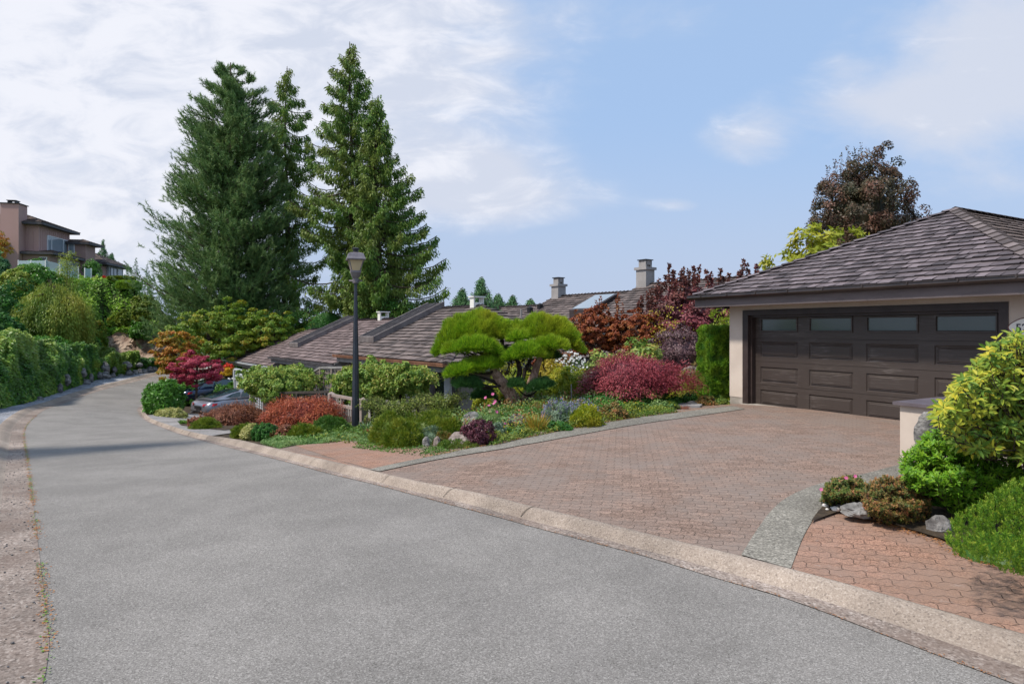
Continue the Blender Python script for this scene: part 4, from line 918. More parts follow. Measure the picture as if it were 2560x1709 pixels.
# ---------------------------------------------------------------- houses on the hill
hA_ = np.array([-.17, .985]); hB_ = np.array([.985, .17]); C1 = np.array([-43.5, 57.5]); HK = 1.15
def HP(r, t, z): p = C1 + (hB_*r + hA_*t)*HK; return np.array([p[0], p[1], z])
def hbox(mb, r0, r1, t0, t1, z0, z1, rnd=None): mb.obox(HP(r0, t0, z0), V3(hB_*(r1-r0)*HK), V3(hA_*(t1-t0)*HK), np.array([0,0,z1-z0]), rnd)
zz = lambda v, Y=50: H+(V0-v)/F*Y*HK
def hiproof(par, r0, r1, t0, t1, ze, zr, mat, ridge='r', lefthip=False, ov_f=.20, seed=3):
    """hip roof with eave box r0..r1, t0..t1"""
    hd = (t1-t0)/2; b = MB(); ra = r1-min(hd*.9, (r1-r0)*.45); rl = r0+(min(hd*.9, (r1-r0)*.45) if lefthip else 0); tm = (t0+t1)/2
    A_, B_, C_, D_2 = HP(r0, t0, ze), HP(r1, t0, ze), HP(r1, t1, ze), HP(r0, t1, ze); R1, R0 = HP(ra, tm, zr), HP(rl, tm, zr)
    b.add([A_, B_, R1, R0], [[0,1,2,3]], .2); b.add([C_, D_2, R0, R1], [[0,1,2,3]], .2); b.add([B_, C_, R1], [[0,1,2]], .2); b.add([D_2, A_, R0], [[0,1,2]], .2)
    r_ = b.build('roof', M['underroof'], par)
    pt = (zr-ze)/hd/HK; b = MB(); shakes(b, A_, V3(hB_), V3(hA_), pt, lambda q: q*(rl-r0)/hd, lambda q: (r1-r0)*HK-q*(r1-ra)/hd, hd*HK, e=.3, wr=(.3,.6), th=.04, seed=seed)
    p2 = (zr-ze)/(r1-ra)/HK; shakes(b, B_, V3(hA_), -V3(hB_), p2, lambda q: q*hd/(r1-ra), lambda q: (t1-t0)*HK-q*hd/(r1-ra), (r1-ra)*HK, e=.3, wr=(.3,.6), th=.04, seed=seed+1); b.build('shingles', M[mat], r_)
    b = MB(); caps(b, B_, R1, .3, w=.14); caps(b, C_, R1, .3, w=.14); b.build('hip_cap', M['shake_tan'], r_)
    b = MB(); hbox(b, r0, r1, t0, t0+.05, ze-ov_f, ze); hbox(b, r1-.05, r1, t0+.05, t1, ze-ov_f, ze); hbox(b, r0, r1-.05, t1-.05, t1, ze-ov_f, ze); hbox(b, r0+.05, r1-.05, t0+.05, t1-.05, ze-ov_f, ze-ov_f+.03); b.build('fascia', M['darktrim'], par)
    return r_
def win(par, face, r, t0, t1, z0, z1, pane='pane_pale', frame='white', div=()):
    """window on a wall facing +r (face='r': r fixed, t range) or facing -t (face='t': t fixed at r, range in r)"""
    b = MB(); w = .07
    def bx(a0, a1, c0, c1, d0, d1, m_): (hbox(m_, r+d0, r+d1, a0, a1, c0, c1) if face == 'r' else hbox(m_, a0, a1, r-d1, r-d0, c0, c1))
    bx(t0, t1, z0, z0+w, 0, .06, b); bx(t0, t1, z1-w, z1, 0, .06, b); bx(t0, t0+w, z0+w, z1-w, 0, .06, b); bx(t1-w, t1, z0+w, z1-w, 0, .06, b)
    for d in div: a = t0+(t1-t0)*d; bx(a-w/2, a+w/2, z0+w, z1-w, 0, .058, b)
    o = b.build('window', M[frame], par); b = MB(); bx(t0+w, t1-w, z0+w, z1-w, 0, .03, b); b.build('pane', M[pane], o)
ho = thing('hill_house', 'two storey mauve house with big chimney on top of the hillside', 'house', tuple(HP(-3, 3, 6)))
zg_ = zz(690)
b = MB(); hbox(b, -9, 0, 0, 4.7, zg_-2, zz(560)); hbox(b, 0, .0+.9, .6, 4.6, zg_-2, zz(650)); b.build('wall', M['mauve_wall'], ho)
b = MB()
for i in range(15): hbox(b, .0, .025, .25+i*.31, .29+i*.31, zz(640), zz(566))
for i in range(26): hbox(b, -8.9+i*.34, -8.86+i*.34, -.025, 0, zz(640), zz(566))
b.build('battens', M['mauve_wall'], ho)
hiproof(ho, -9, .5, -.5, 5.4, zz(557), zz(557)+1.15, 'shake_tan', seed=61)
win(ho, 'r', 0, 1.15, 4.3, zz(622), zz(582), div=(.2, .78))
hiproof(ho, -2.6, 1.45, -.75, 5.6, zz(632), zz(632)+.62, 'shake_tan', seed=62)
b = MB(); hbox(b, -2.2, .95, -.35, 5.1, zg_-2, zz(634)); b.build('lower_wall', M['rust_wall'], ho)
win(ho, 'r', .95, .9, 4.9, zz(682), zz(643), div=(.3, .72)); win(ho, 't', -.35, .25, .8, zz(680), zz(643), pane='pane_dark')
b = MB(); hbox(b, -2.25, -.95, -.9, .25, zg_-1, zz(516)); ch = b.build('chimney', M['mauve_wall'], ho)
b = MB(); hbox(b, -2.33, -.87, -.98, .33, zz(516), zz(514)); hbox(b, -1.9, -1.82, -.6, -.1, zz(514), zz(507)); hbox(b, -1.4, -1.32, -.6, -.1, zz(514), zz(507)); hbox(b, -1.95, -1.27, -.65, -.05, zz(507), zz(505.5)); b.build('chimney_cap', M['black'], ch)
# left wing
b = MB(); hbox(b, -12, -2.25, -2.2, -.4, zg_-2, zz(598, 48)); b.build('wing_wall', M['mauve_wall'], ho)
b = MB()
for i in range(30): hbox(b, -11.9+i*.33, -11.86+i*.33, -2.23, -2.2, zg_-1, zz(600, 48))
b.build('battens', M['mauve_wall'], ho)
hiproof(ho, -12, -1.6, -2.9, .1, zz(600, 47.5), zz(600, 47.5)+1.1, 'shake_tan', seed=63)
win(ho, 't', -2.2, -4.3, -3.5, zz(614, 47.8), zz(606, 47.8), pane='pane_dark'); win(ho, 't', -2.2, -7.4, -5.6, zz(608, 47.8), zz(594, 47.8))
# stair tower and right part
b = MB(); hbox(b, -1.2, 1.5, 4.2, 5.9, zg_-2, zz(606, 54)); b.build('tower_wall', M['rust_wall'], ho)
hiproof(ho, -2, 1.95, 3.9, 6.4, zz(605, 54), zz(605, 54)+.45, 'shake_tan', seed=64)
win(ho, 't', 4.2, .15, .65, zz(634, 54), zz(608, 54))
h2 = thing('hill_house', 'lower brown house with glazed sunroom at the right end of the hilltop', 'house', tuple(HP(3, 12, 6)))
b = MB(); hbox(b, -3, 1.7, 6.0, 7.6, zg_-2, zz(664, 57)); b.build('wall', M['rust_wall'], h2)
b = MB(); hbox(b, -3, 1.9, 7.6, 10.6, zg_-2, zz(664, 59)); b.build('sunroom', M['louver'], h2)
# mono-pitch style roof falling away from the viewer
def gable(par, r0, r1, t0, t1, z0, z1, mat):
    b = MB(); A_, B_, C_, D_2 = HP(r1, t0, z0), HP(r1, t1, z1), HP(r0, t1, z1+.5), HP(r0, t0, z0+.5)
    b.add([A_, B_, C_, D_2], [[0,1,2,3]], .3); dn = np.array([0,0,-.3]); b.add([A_, B_, B_+dn, A_+dn], [[0,1,2,3]], .3); b.add([A_, D_2, D_2+dn, A_+dn], [[0,1,2,3]], .3); b.add([A_+dn, B_+dn, C_+dn, D_2+dn], [[0,1,2,3]], .3)
    return b.build('roof', M[mat], par)
hiproof(h2, -4, 2.4, 6.0, 11.3, zz(662, 58.5), zz(630, 58.5), 'shake_dark', seed=65)
win(h2, 'r', 1.9, 7.8, 9.2, zz(694, 59), zz(670, 59), pane='pane_pale', frame='greytrim', div=(.5,)); win(h2, 'r', 1.9, 9.4, 10.4, zz(696, 60), zz(670, 60), frame='white')
# glass balustrade on the terrace
gr = thing('glass_balustrade', 'glass balustrade with white posts along the hilltop terrace', 'railing', tuple(HP(2, 1, 6)))
bp = [P(46, 676, 54), P(78, 676, 53.6), P(114, 676, 53.2), P(150, 684, 53.5), P(172, 690, 54.5), P(196, 692, 56), P(212, 694, 57), P(228, 695, 57.5)]
for i in range(len(bp)):
    b = MB(); b.box((bp[i].x, bp[i].y, bp[i].z+.35), (.07,.07,1.1)); b.build('post', M['white'], gr)
    if i < len(bp)-1 and i != 5:
        a, c = bp[i], bp[i+1]; d = c-a; n = Vector((-d.y, d.x, 0)).normalized()*.02; b = MB(); b.obox(a+Vector((0,0,-.1))+d*.04, d*.92, n, (0,0,.95)); b.build('glass_panel', M['railglass'], gr)
# ---------------------------------------------------------------- foliage
C = {}
C['laurel'] = fol('laurel_leaf', [(.03,.09,.012),(.065,.17,.02),(.11,.25,.035)], .3, .35)
C['ivy'] = fol('ivy_leaf', [(.03,.085,.014),(.06,.16,.02),(.13,.24,.03),(.27,.32,.05)], .3, .42, .55, .22, (.20,.26,.04))
C['hill'] = fol('hill_cover_leaf', [(.05,.15,.016),(.10,.25,.025),(.18,.36,.035),(.28,.40,.055)], .3, .5, .5, .15, (.25,.30,.04))
C['pine'] = fol('blue_green_needle', [(.04,.088,.028),(.085,.165,.05),(.155,.245,.08),(.26,.32,.125)], .25, .5)
C['cedar'] = fol('cedar_spray', [(.04,.09,.02),(.08,.17,.03),(.14,.24,.04),(.21,.25,.045)], .35, .5, .5, .35, (.18,.18,.04))
C['fir'] = fol('far_fir_needle', [(.04,.10,.05),(.08,.18,.07),(.13,.25,.09)], .25, .6)
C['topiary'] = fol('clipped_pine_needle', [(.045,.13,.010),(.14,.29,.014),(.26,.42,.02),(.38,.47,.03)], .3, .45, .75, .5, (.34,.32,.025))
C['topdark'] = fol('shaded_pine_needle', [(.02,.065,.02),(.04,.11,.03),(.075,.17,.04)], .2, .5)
C['vinemaple'] = fol('turning_maple_leaf', [(.06,.13,.012),(.12,.20,.016),(.22,.25,.02),(.42,.20,.03)], .35, .5, .9, .5, (.09,.17,.015))
C['orangemaple'] = fol('orange_maple_leaf', [(.24,.24,.02),(.36,.28,.025),(.48,.20,.03),(.50,.14,.03)], .35, .5)
C['redmaple'] = fol('crimson_maple_leaf', [(.16,.012,.025),(.30,.022,.05),(.42,.05,.09),(.50,.12,.16)], .3, .5)
C['lace_red'] = fol('burgundy_lace_leaf', [(.075,.012,.018),(.16,.022,.032),(.26,.05,.06),(.33,.09,.10)], .25, .5)
C['lace_brown'] = fol('bronze_lace_leaf', [(.09,.03,.018),(.17,.06,.032),(.26,.10,.05),(.30,.14,.07)], .25, .5)
C['lace_orange'] = fol('orange_red_lace_leaf', [(.17,.03,.018),(.32,.065,.03),(.42,.11,.045),(.45,.17,.06)], .25, .5)
C['rust'] = fol('rust_maple_leaf', [(.11,.028,.015),(.22,.055,.022),(.32,.09,.028),(.26,.13,.03)], .3, .5)
C['smoke'] = fol('plum_smoke_leaf', [(.06,.016,.024),(.13,.03,.04),(.21,.05,.055),(.20,.07,.045)], .2, .5, .6, .5, (.075,.05,.03))
C['plum'] = fol('dark_plum_leaf', [(.03,.016,.022),(.07,.035,.042),(.12,.07,.075),(.16,.10,.10)], .15, .45)
C['barberry'] = fol('purple_barberry_leaf', [(.03,.010,.014),(.075,.02,.03),(.12,.04,.05)], .2, .4)
C['lime'] = fol('lime_leaf', [(.16,.26,.02),(.30,.38,.03),(.42,.46,.06)], .35, .5)
C['chart'] = fol('chartreuse_leaf', [(.11,.20,.012),(.24,.32,.018),(.38,.40,.025),(.45,.38,.03)], .35, .5, .45, .8, (.30,.22,.03))
C['yellow'] = fol('yellow_leaf', [(.30,.28,.03),(.48,.40,.04),(.55,.42,.06)], .35, .5)
C['cream'] = fol('cream_variegated_leaf', [(.13,.22,.03),(.45,.45,.14),(.58,.55,.26)], .3, .5)
C['yew'] = fol('yew_needle', [(.03,.09,.012),(.07,.17,.015),(.15,.27,.02)], .25, .5, .6, 3.0, (.16,.24,.02))
C['ball'] = fol('dark_green_leaf', [(.015,.06,.010),(.03,.11,.015),(.06,.17,.02)], .25, .5)
C['heath'] = fol('olive_heath_leaf', [(.05,.10,.010),(.11,.18,.014),(.19,.24,.02),(.26,.25,.03)], .25, .5)
C['heathbig'] = fol('heath_sprig', [(.035,.10,.010),(.09,.20,.014),(.17,.30,.022),(.30,.36,.04)], .3, .45)
C['juniper'] = fol('juniper_leaf', [(.03,.08,.015),(.06,.14,.02),(.11,.20,.025)], .2, .5)
C['coton'] = fol('arching_shrub_leaf', [(.05,.08,.015),(.10,.15,.022),(.18,.22,.04),(.26,.26,.07)], .25, .5)
C['arbor'] = fol('arbor_vine_leaf', [(.05,.10,.02),(.10,.18,.03),(.18,.28,.05),(.24,.30,.06),(.30,.26,.06)], .3, .45)
C['rhodo'] = fol('rhododendron_leaf', [(.09,.19,.03),(.17,.27,.04),(.38,.40,.04),(.55,.47,.05)], .3, .5, .5, 3.0, (.20,.30,.05), spec=.25)
C['rhodo_g'] = fol('green_rhododendron_leaf', [(.06,.13,.025),(.13,.22,.04),(.25,.30,.07),(.32,.22,.05)], .3, .4)
C['azalea'] = fol('azalea_leaf', [(.07,.20,.012),(.15,.33,.018),(.27,.42,.03)], .35, .45)
C['reddish'] = fol('reddish_green_leaf', [(.03,.075,.015),(.07,.12,.02),(.17,.13,.03),(.30,.11,.05)], .25, .5)
C['redtop'] = fol('rusty_green_leaf', [(.05,.10,.025),(.14,.14,.03),(.28,.15,.05),(.38,.13,.06)], .25, .5)
C['ground'] = fol('ground_cover_leaf', [(.03,.08,.014),(.07,.15,.022),(.14,.23,.035),(.26,.30,.05)], .3, .5, .5, 1.2, (.19,.17,.03))
C['ground_g'] = fol('light_ground_cover_leaf', [(.07,.14,.04),(.12,.21,.06),(.20,.28,.10)], .3, .5)
C['silver'] = fol('silvery_leaf', [(.10,.17,.10),(.19,.27,.17),(.28,.36,.24)], .25, .5)
C['lav'] = fol('lavender_flower', [(.24,.21,.42),(.34,.31,.52),(.44,.41,.60)], .3, .5)
C['pink'] = fol('pink_flower', [(.60,.10,.28),(.72,.22,.42)], .3, .5)
C['daisy'] = fol('white_flower', [(.62,.64,.62),(.82,.83,.80)], .3, .5)
C['redfl'] = fol('red_flower', [(.60,.03,.02),(.75,.08,.03)], .3, .5)
C['yelfl'] = fol('yellow_flower', [(.70,.38,.02),(.80,.55,.03)], .3, .5)
C['iris'] = fol('iris_blade', [(.12,.18,.03),(.33,.30,.04),(.48,.24,.04)], .3, .5)
C['grass'] = fol('grass_blade', [(.05,.12,.02),(.10,.20,.03),(.17,.27,.05)], .3, .5)
C['redgrass'] = fol('red_grass_blade', [(.22,.08,.05),(.33,.15,.10)], .3, .5)
C['willow'] = fol('weeping_leaf', [(.07,.13,.02),(.14,.21,.03),(.22,.29,.045),(.33,.31,.05)], .35, .5, .5, .5, (.24,.25,.04))
C['beech'] = fol('copper_beech_leaf', [(.035,.03,.018),(.07,.055,.03),(.16,.075,.05),(.32,.16,.11)], .25, .45, .5, .6, (.045,.07,.03))
C['magnolia'] = fol('magnolia_leaf', [(.17,.24,.02),(.34,.36,.03),(.50,.42,.04)], .35, .45)
C['leaflitter'] = fol('fallen_leaf', [(.30,.10,.03),(.42,.20,.06),(.22,.09,.04)], .1, .8)

def nrm(v): return v/np.maximum(np.linalg.norm(v, axis=-1, keepdims=True), 1e-9)
def rdir(r, n): return nrm(r.normal(size=(n, 3)))
def leaves(mb, p, a, nv, L, W, rnd, kind='leaf'):
    """p base points, a leaf axis, nv approximate leaf normal, L, W arrays or scalars"""
    n = len(p)
    if n == 0: return
    a = nrm(a); s = nrm(np.cross(nv, a)); up = np.cross(a, s); L = (np.ones(n)*L)[:,None]; W = (np.ones(n)*W)[:,None]
    if kind == 'leaf': V = np.stack([p, p+a*L*.5+s*W*.5, p+a*L, p+a*L*.5-s*W*.5], 1); mb.polys(V, rnd)
    elif kind == 'tri': V = np.stack([p-s*W*.5, p+s*W*.5, p+a*L], 1); mb.polys(V, rnd)
    elif kind == 'quadblade': V = np.stack([p-s*W*.5, p+s*W*.5, p+a*L+s*W*.3, p+a*L-s*W*.3], 1); mb.polys(V, rnd)
    elif kind == 'fold':
        f = up*W*.18; m1, m2, t = p+a*L*.30, p+a*L*.72-up*L*.04, p+a*L-up*L*.12
        for q in (1, -1):
            V = np.stack([p, m1+s*W*.46*q+f, m2+s*W*.42*q+f, t], 1); 
            if q < 0: V = V[:, ::-1]
            mb.polys(V, rnd)
def dome_dirs(r, n, lo=-.15):
    i = np.arange(n)+.5; z = lo+(1-lo)*i/n; ph = i*2.39996+r.rand()*6; rr = np.sqrt(np.maximum(0, 1-z*z))
    d = np.c_[rr*np.cos(ph), rr*np.sin(ph), z]+r.normal(size=(n,3))*.10; return nrm(d)
def cloud(mb, c, R, ncl=60, rc=.22, nl=50, L=.05, W=.025, kind='leaf', lo=-.15, out=.7, up=.2, rand=.7, seed=1, core=.72, depth=.22, mode='face', lump=.16, crnd=.5, flatc=1.0, bias=0.0, topr=None):
    """lumpy dome of leaf clumps. c centre of the base, R radii"""
    r = np.random.RandomState(seed); c = np.array(c, float); R = np.array(R, float)
    d = dome_dirs(r, ncl, lo); ph = r.rand(3, 3)*6; lm = 1+lump*(np.sin(d@np.array([3.1,2.2,1.7])+ph[0,0])+np.sin(d@np.array([-2.3,3.7,2.9])*1.6+ph[0,1]))*.6
    rad = (1-depth*r.rand(ncl)**1.5-rc*.35)*lm; pc = c+d*R*rad[:,None]; rcs = rc*R.mean()*r.uniform(.7, 1.3, ncl)
    n = ncl*nl; ci = np.repeat(np.arange(ncl), nl); ld = rdir(r, n); od = nrm(d/R)[ci]
    ld = nrm(ld+od*.55); rr = (.45+.55*r.rand(n)**.6)[:,None]
    p = pc[ci]+ld*rr*(rcs[ci])[:,None]*np.array([1,1,flatc])
    nv = nrm(ld*out+od*.35+rdir(r, n)*rand+np.array([0,0,up])); rd = rdir(r, n)
    a = nrm(rd-nv*(rd*nv).sum(1, keepdims=True)*.9+np.array([0,0,bias])) if mode == 'face' else nv
    if mode != 'face': nv = rdir(r, n)
    k = np.clip(crnd*r.rand(ncl)[ci]+(1-crnd)*r.rand(n), 0, 1)
    if topr is not None: k = np.clip(k+topr*(d[ci][:,2]-.5), 0, 1)
    leaves(mb, p, a, nv, L*r.uniform(.7, 1.3, n), W*r.uniform(.8, 1.2, n), k, kind)
    if core: mb.sphere(c, R*core, 14, 9, .12, 1.3, seed, rnd=.3, zmin=max(-1, lo-.25))
    return mb
PL = []
def dims(u, vt, w, Y, off=.05, vb=None):
    x, y = XY(u, Y); zt_ = H-(vt-V0)/F*Y; zb_ = h1(x, y)+off if vb is None else min(h1(x, y)+off+.05, H-(vb-V0)/F*Y)
    return np.array([x, y, zb_]), w/F*Y/2, max(.12, zt_-zb_)
def shrub(name, label, cat, mat, u, vt, w, Y, group=None, ry=None, dens=1.0, fname=None, stems=True, **kw):
    c, rx, hgt = dims(u, vt, w, Y); ryy = rx*(ry or .85); kw.setdefault('seed', int(u*7+vt) % 9973)
    if kw.get('lo', -.15) < -.05:                      # round shrub: raise centre
        f = .38; c2 = c+np.array([0,0,hgt*f]); R = (rx, ryy, hgt*(1-f)); lo = -min(.9, f/(1-f)); kw['lo'] = lo
    else: c2, R = c, (rx, ryy, hgt)
    o = thing(name, label, cat, tuple(c), group); b = MB(); cloud(b, c2, R, **kw); b.build('foliage', C[mat], o)
    if stems:
        r = np.random.RandomState(kw['seed']); b = MB()
        for i in range(6):
            a = i*1.05+r.rand(); b.tube([c-np.array([0,0,.12]), c+np.array([math.cos(a)*rx*.3, math.sin(a)*ryy*.3, hgt*.3]), c2+np.array([math.cos(a)*rx*.6, math.sin(a)*ryy*.6, R[2]*.35])], [.022*max(1, hgt), .015*max(1, hgt), .006], 5)
        b.build('stem', M['twig'], o)
    return o
def Ysz(Y, px): return px/1564*Y*2.5                     # size in metres of px render pixels at depth Y

# --- big trees at the back
def env(pts, t): return float(np.interp(t, [p[0] for p in pts], [p[1] for p in pts]))
def conifer(name, label, uc, Y, vtop, prof, nb, mat, style, seed, lean=0, trunks=((0,0,1.0),), zb=-1.8, trunk_r=.35, dens=1.0, cat='tree', group=None, ymul=.8, dead=0, sc=1.0):
    """prof: list of (v, half width px left, half width px right)"""
    r = np.random.RandomState(seed); x0, y0 = XY(uc, Y); zt_ = H-(vtop-V0)/F*Y
    o = thing(name, label, cat, (x0, y0, zb), group); tb = MB()
    for dx, dy, hf in trunks:
        n = 9; pts = []; rad = []
        for i in range(n):
            t = i/(n-1); pts.append((x0+dx*(1-t*.25)+.12*math.sin(i*1.3+seed), y0+dy*(1-t*.3), zb-.5+(zt_-zb+.3)*t*hf)); rad.append(trunk_r*(1-t*.92)*(.75 if dx else 1))
        tb.tube(pts, rad, 8)
    vs = [p[0] for p in prof]; Lp = [p[1] for p in prof]; Rp = [p[2] for p in prof]; ppm = F/Y
    P_, A_, N_, LL, WW, K_ = [], [], [], [], [], []
    zlo = H-(vs[-1]-V0)/F*Y
    for i in range(nb):
        t = (i+.5)/nb; t = t**.82; z = zt_-(zt_-zlo)*t*1.0-.15; v = V0-(z-H)*ppm; az = i*2.39996+r.rand()*.9
        lw = np.interp(v, vs, Lp)/ppm; rw = np.interp(v, vs, Rp)/ppm; cx = math.cos(az); W_ = (rw if cx > 0 else lw); Wy = (lw+rw)/2*ymul
        Lb = math.hypot(W_*cx, Wy*math.sin(az))*r.uniform(.72, 1.03 if style == 'pine' else 1.12)
        if dead and v > dead and r.rand() < .5: Lb *= .35
        dx, dy, hf = trunks[r.randint(len(trunks))]; o0 = np.array([x0+dx*.75, y0+dy*.7, z-Lb*(.35 if style == 'pine' else -.02)])
        d0 = np.array([math.cos(az), math.sin(az), 0]); m_ = 6; pts = []
        for j in range(m_):
            s = j/(m_-1)
            if style == 'pine': dz = Lb*(.05*s+.30*s*s*s+.05*math.sin(i+s*3))
            else: dz = Lb*(-.34*s+.40*s*s*s)
            pts.append(o0+d0*Lb*s+np.array([0,0,dz])+np.array([-d0[1], d0[0], 0])*Lb*.10*math.sin(i*2.1+s*3))
        tb.tube(pts, [.02+.028*Lb*.35*(1-.85*j/(m_-1)) for j in range(m_)], 4, cap=False)
        pts = np.array(pts)
        if style == 'pine':
            nt = int((6+Lb*16)*dens)
            for q in range(nt):
                s = r.uniform(.22, 1.0)**.75; x = s*(m_-1); j = min(int(x), m_-2); c = pts[j]*(1-(x-j))+pts[j+1]*(x-j)
                off = r.normal(size=3)*np.array([1,1,.6])*Lb*.16*(1.15-s*.5); c = c+off; tw = nrm(d0*.8+np.array([0,0,.9])+r.normal(size=3)*.35); k0 = r.rand()
                nn = 30; P_.append(np.repeat(c[None], nn, 0)+tw*r.uniform(-.25, .30, (nn,1))); A_.append(nrm(tw*.9+r.normal(size=(nn,3))*.55)); N_.append(rdir(r, nn)); LL.append(r.uniform(.16, .33, nn)); WW.append(r.uniform(.028, .045, nn)); K_.append(np.clip(.55*k0+.45*r.rand(nn), 0, 1))
        else:
            nt = int((10+Lb*26)*dens); side = np.array([-d0[1], d0[0], 0])
            s = r.uniform(.12, 1.0, nt)**.8; x = s*(m_-1); j = np.minimum(x.astype(int), m_-2); f = (x-j)[:,None]; c = pts[j]*(1-f)+pts[j+1]*f
            wsp = Lb*.20*(1.1-s)[:,None]*r.uniform(-1, 1, (nt,1))+r.normal(size=(nt,1))*.06; c = c+side*wsp-np.array([0,0,1])*np.abs(wsp)*.35
            nn = 7
            for q in range(nn):
                pp = c+np.array([0,0,-1.])*r.uniform(0, .50, (nt,1))*sc+r.normal(size=(nt,3))*.09*sc
                P_.append(pp); A_.append(nrm(d0*.35+side*np.sign(wsp)*.25+np.array([0,0,-1.0])+r.normal(size=(nt,3))*.42)); N_.append(nrm(side*.6+d0*.4+r.normal(size=(nt,3))*.6)); LL.append(r.uniform(.16, .38, nt)*sc); WW.append(r.uniform(.05, .10, nt)*sc); K_.append(np.clip(.5*r.rand()+.5*r.rand(nt), 0, 1))
    tb.build('trunk', M['bark'], o); b = MB()
    leaves(b, np.concatenate(P_), np.concatenate(A_), np.concatenate(N_), np.concatenate(LL), np.concatenate(WW), np.concatenate(K_), 'tri' if style == 'pine' else 'leaf')
    b.build('crown', C[mat], o); return o
conifer('pine_tree', 'broad blue green pine, the largest tree, behind the orange maple', 575, 47, 150,
    [(150,8,8),(165,30,25),(200,52,48),(260,85,75),(320,112,92),(400,118,112),(470,150,122),(520,178,128),(600,196,132),(680,204,138),(760,190,150),(850,155,160)], 430, 'pine', 'pine', 5, trunks=((0,0,1.0),(1.3,.6,.86),(-1.0,.9,.8)), trunk_r=.42, dens=.95, dead=500)
conifer('cedar_tree', 'slim green cedar between the broad pine and the tallest cedar', 716, 51, 160,
    [(160,3,3),(190,20,20),(240,45,44),(300,64,66),(380,70,76),(470,70,84),(560,66,84),(640,90,95),(720,110,110),(800,110,110)], 115, 'cedar', 'cedar', 9, trunk_r=.30, dens=1.0, dead=420, group='cedars behind the terraced roofs')
conifer('cedar_tree', 'tallest cedar, its tip highest above the lamp post', 877, 47, 98,
    [(98,2,2),(130,18,17),(180,50,42),(240,72,64),(300,78,70),(370,100,76),(450,125,85),(540,150,90),(640,160,90),(740,150,90),(810,130,80)], 150, 'cedar', 'cedar', 14, trunk_r=.36, dens=1.0, dead=380, group='cedars behind the terraced roofs')
conifer('cedar_tree', 'wide right hand cedar whose boughs sweep out over the roofs toward open sky', 942, 45, 232,
    [(232,2,2),(270,18,18),(330,36,44),(400,50,74),(470,58,105),(540,66,136),(590,70,172),(640,75,176),(700,80,184),(735,85,172),(780,85,140),(812,80,90)], 140, 'cedar', 'cedar', 22, trunk_r=.36, dens=1.1, group='cedars behind the terraced roofs')
def fir(label, u, Y, vt, w, vb, seed, mat='fir', name='fir_tree', nb=70, dens=.8):
    return conifer(name, label, u, Y, vt, [(vt,1,1),(vt+(vb-vt)*.3,w*.13,w*.13),(vb,w*.6,w*.6)], nb, mat, 'cedar', seed, zb=H-(vb+25-V0)/F*Y, trunk_r=.10, dens=dens, sc=.55, group='young firs above the rear roofs')
fir('pointed young fir right of the roof vent, tallest of the small firs', 1203, 38, 684, 120, 790, 31)
fir('wide young fir left of the pointed one beside the cedar', 1155, 39, 712, 100, 795, 32)
fir('short young fir between two small firs above the low rear roof', 1245, 40, 726, 84, 795, 35)
fir('small fir tip left of the first chimney', 1281, 40, 730, 50, 780, 33)
fir('smallest fir tip peeping over the rear roof near the first chimney', 1326, 42, 740, 40, 775, 34)
for u, Y, vt, w, vb, lab in ((223,90,608,16,640,'tiny fir behind the chimney stack of the brown hill house'),(258,92,594,20,650,'tallest narrow fir behind the lower hill house'),(279,92,628,20,660,'dark fir right of the tallest narrow fir on the hill'),(247,95,626,14,650,'small fir left of the tallest narrow fir on the hill')):
    o = fir(lab, u, Y, vt, w*1.5, vb, u, nb=40, dens=.8); o['group'] = 'firs behind the hill houses'
for u, Y, vt, w, vb, lab in ((340,150,640,60,730,'hazy distant fir left of the broad pine'),(368,155,655,50,740,'hazy distant fir partly behind the broad pine'),(318,140,668,40,730,'hazy distant fir right above the clipped hedges')):
    o = fir(lab, u, Y, vt, w, vb, u, nb=50, dens=.5); o['group'] = 'distant firs beyond the hill'
# dark laurel mass under the firs, behind the terraced roofs
for u, vt, w, Y, lab in ((805,752,230,47,'dark evergreen shrub mass behind the middle terraced roof'),(980,748,220,44,'dark evergreen shrub mass under the wide right hand cedar'),(650,775,200,45,'dark evergreen shrub mass between the pine and the terraced roofs')):
    shrub('evergreen_shrub', lab, 'shrub', 'ball', u, vt, w, Y, 'evergreen undergrowth behind the roofs', ncl=90, nl=110, rc=.2, L=.16, W=.07, depth=.4, lump=.2, stems=False)

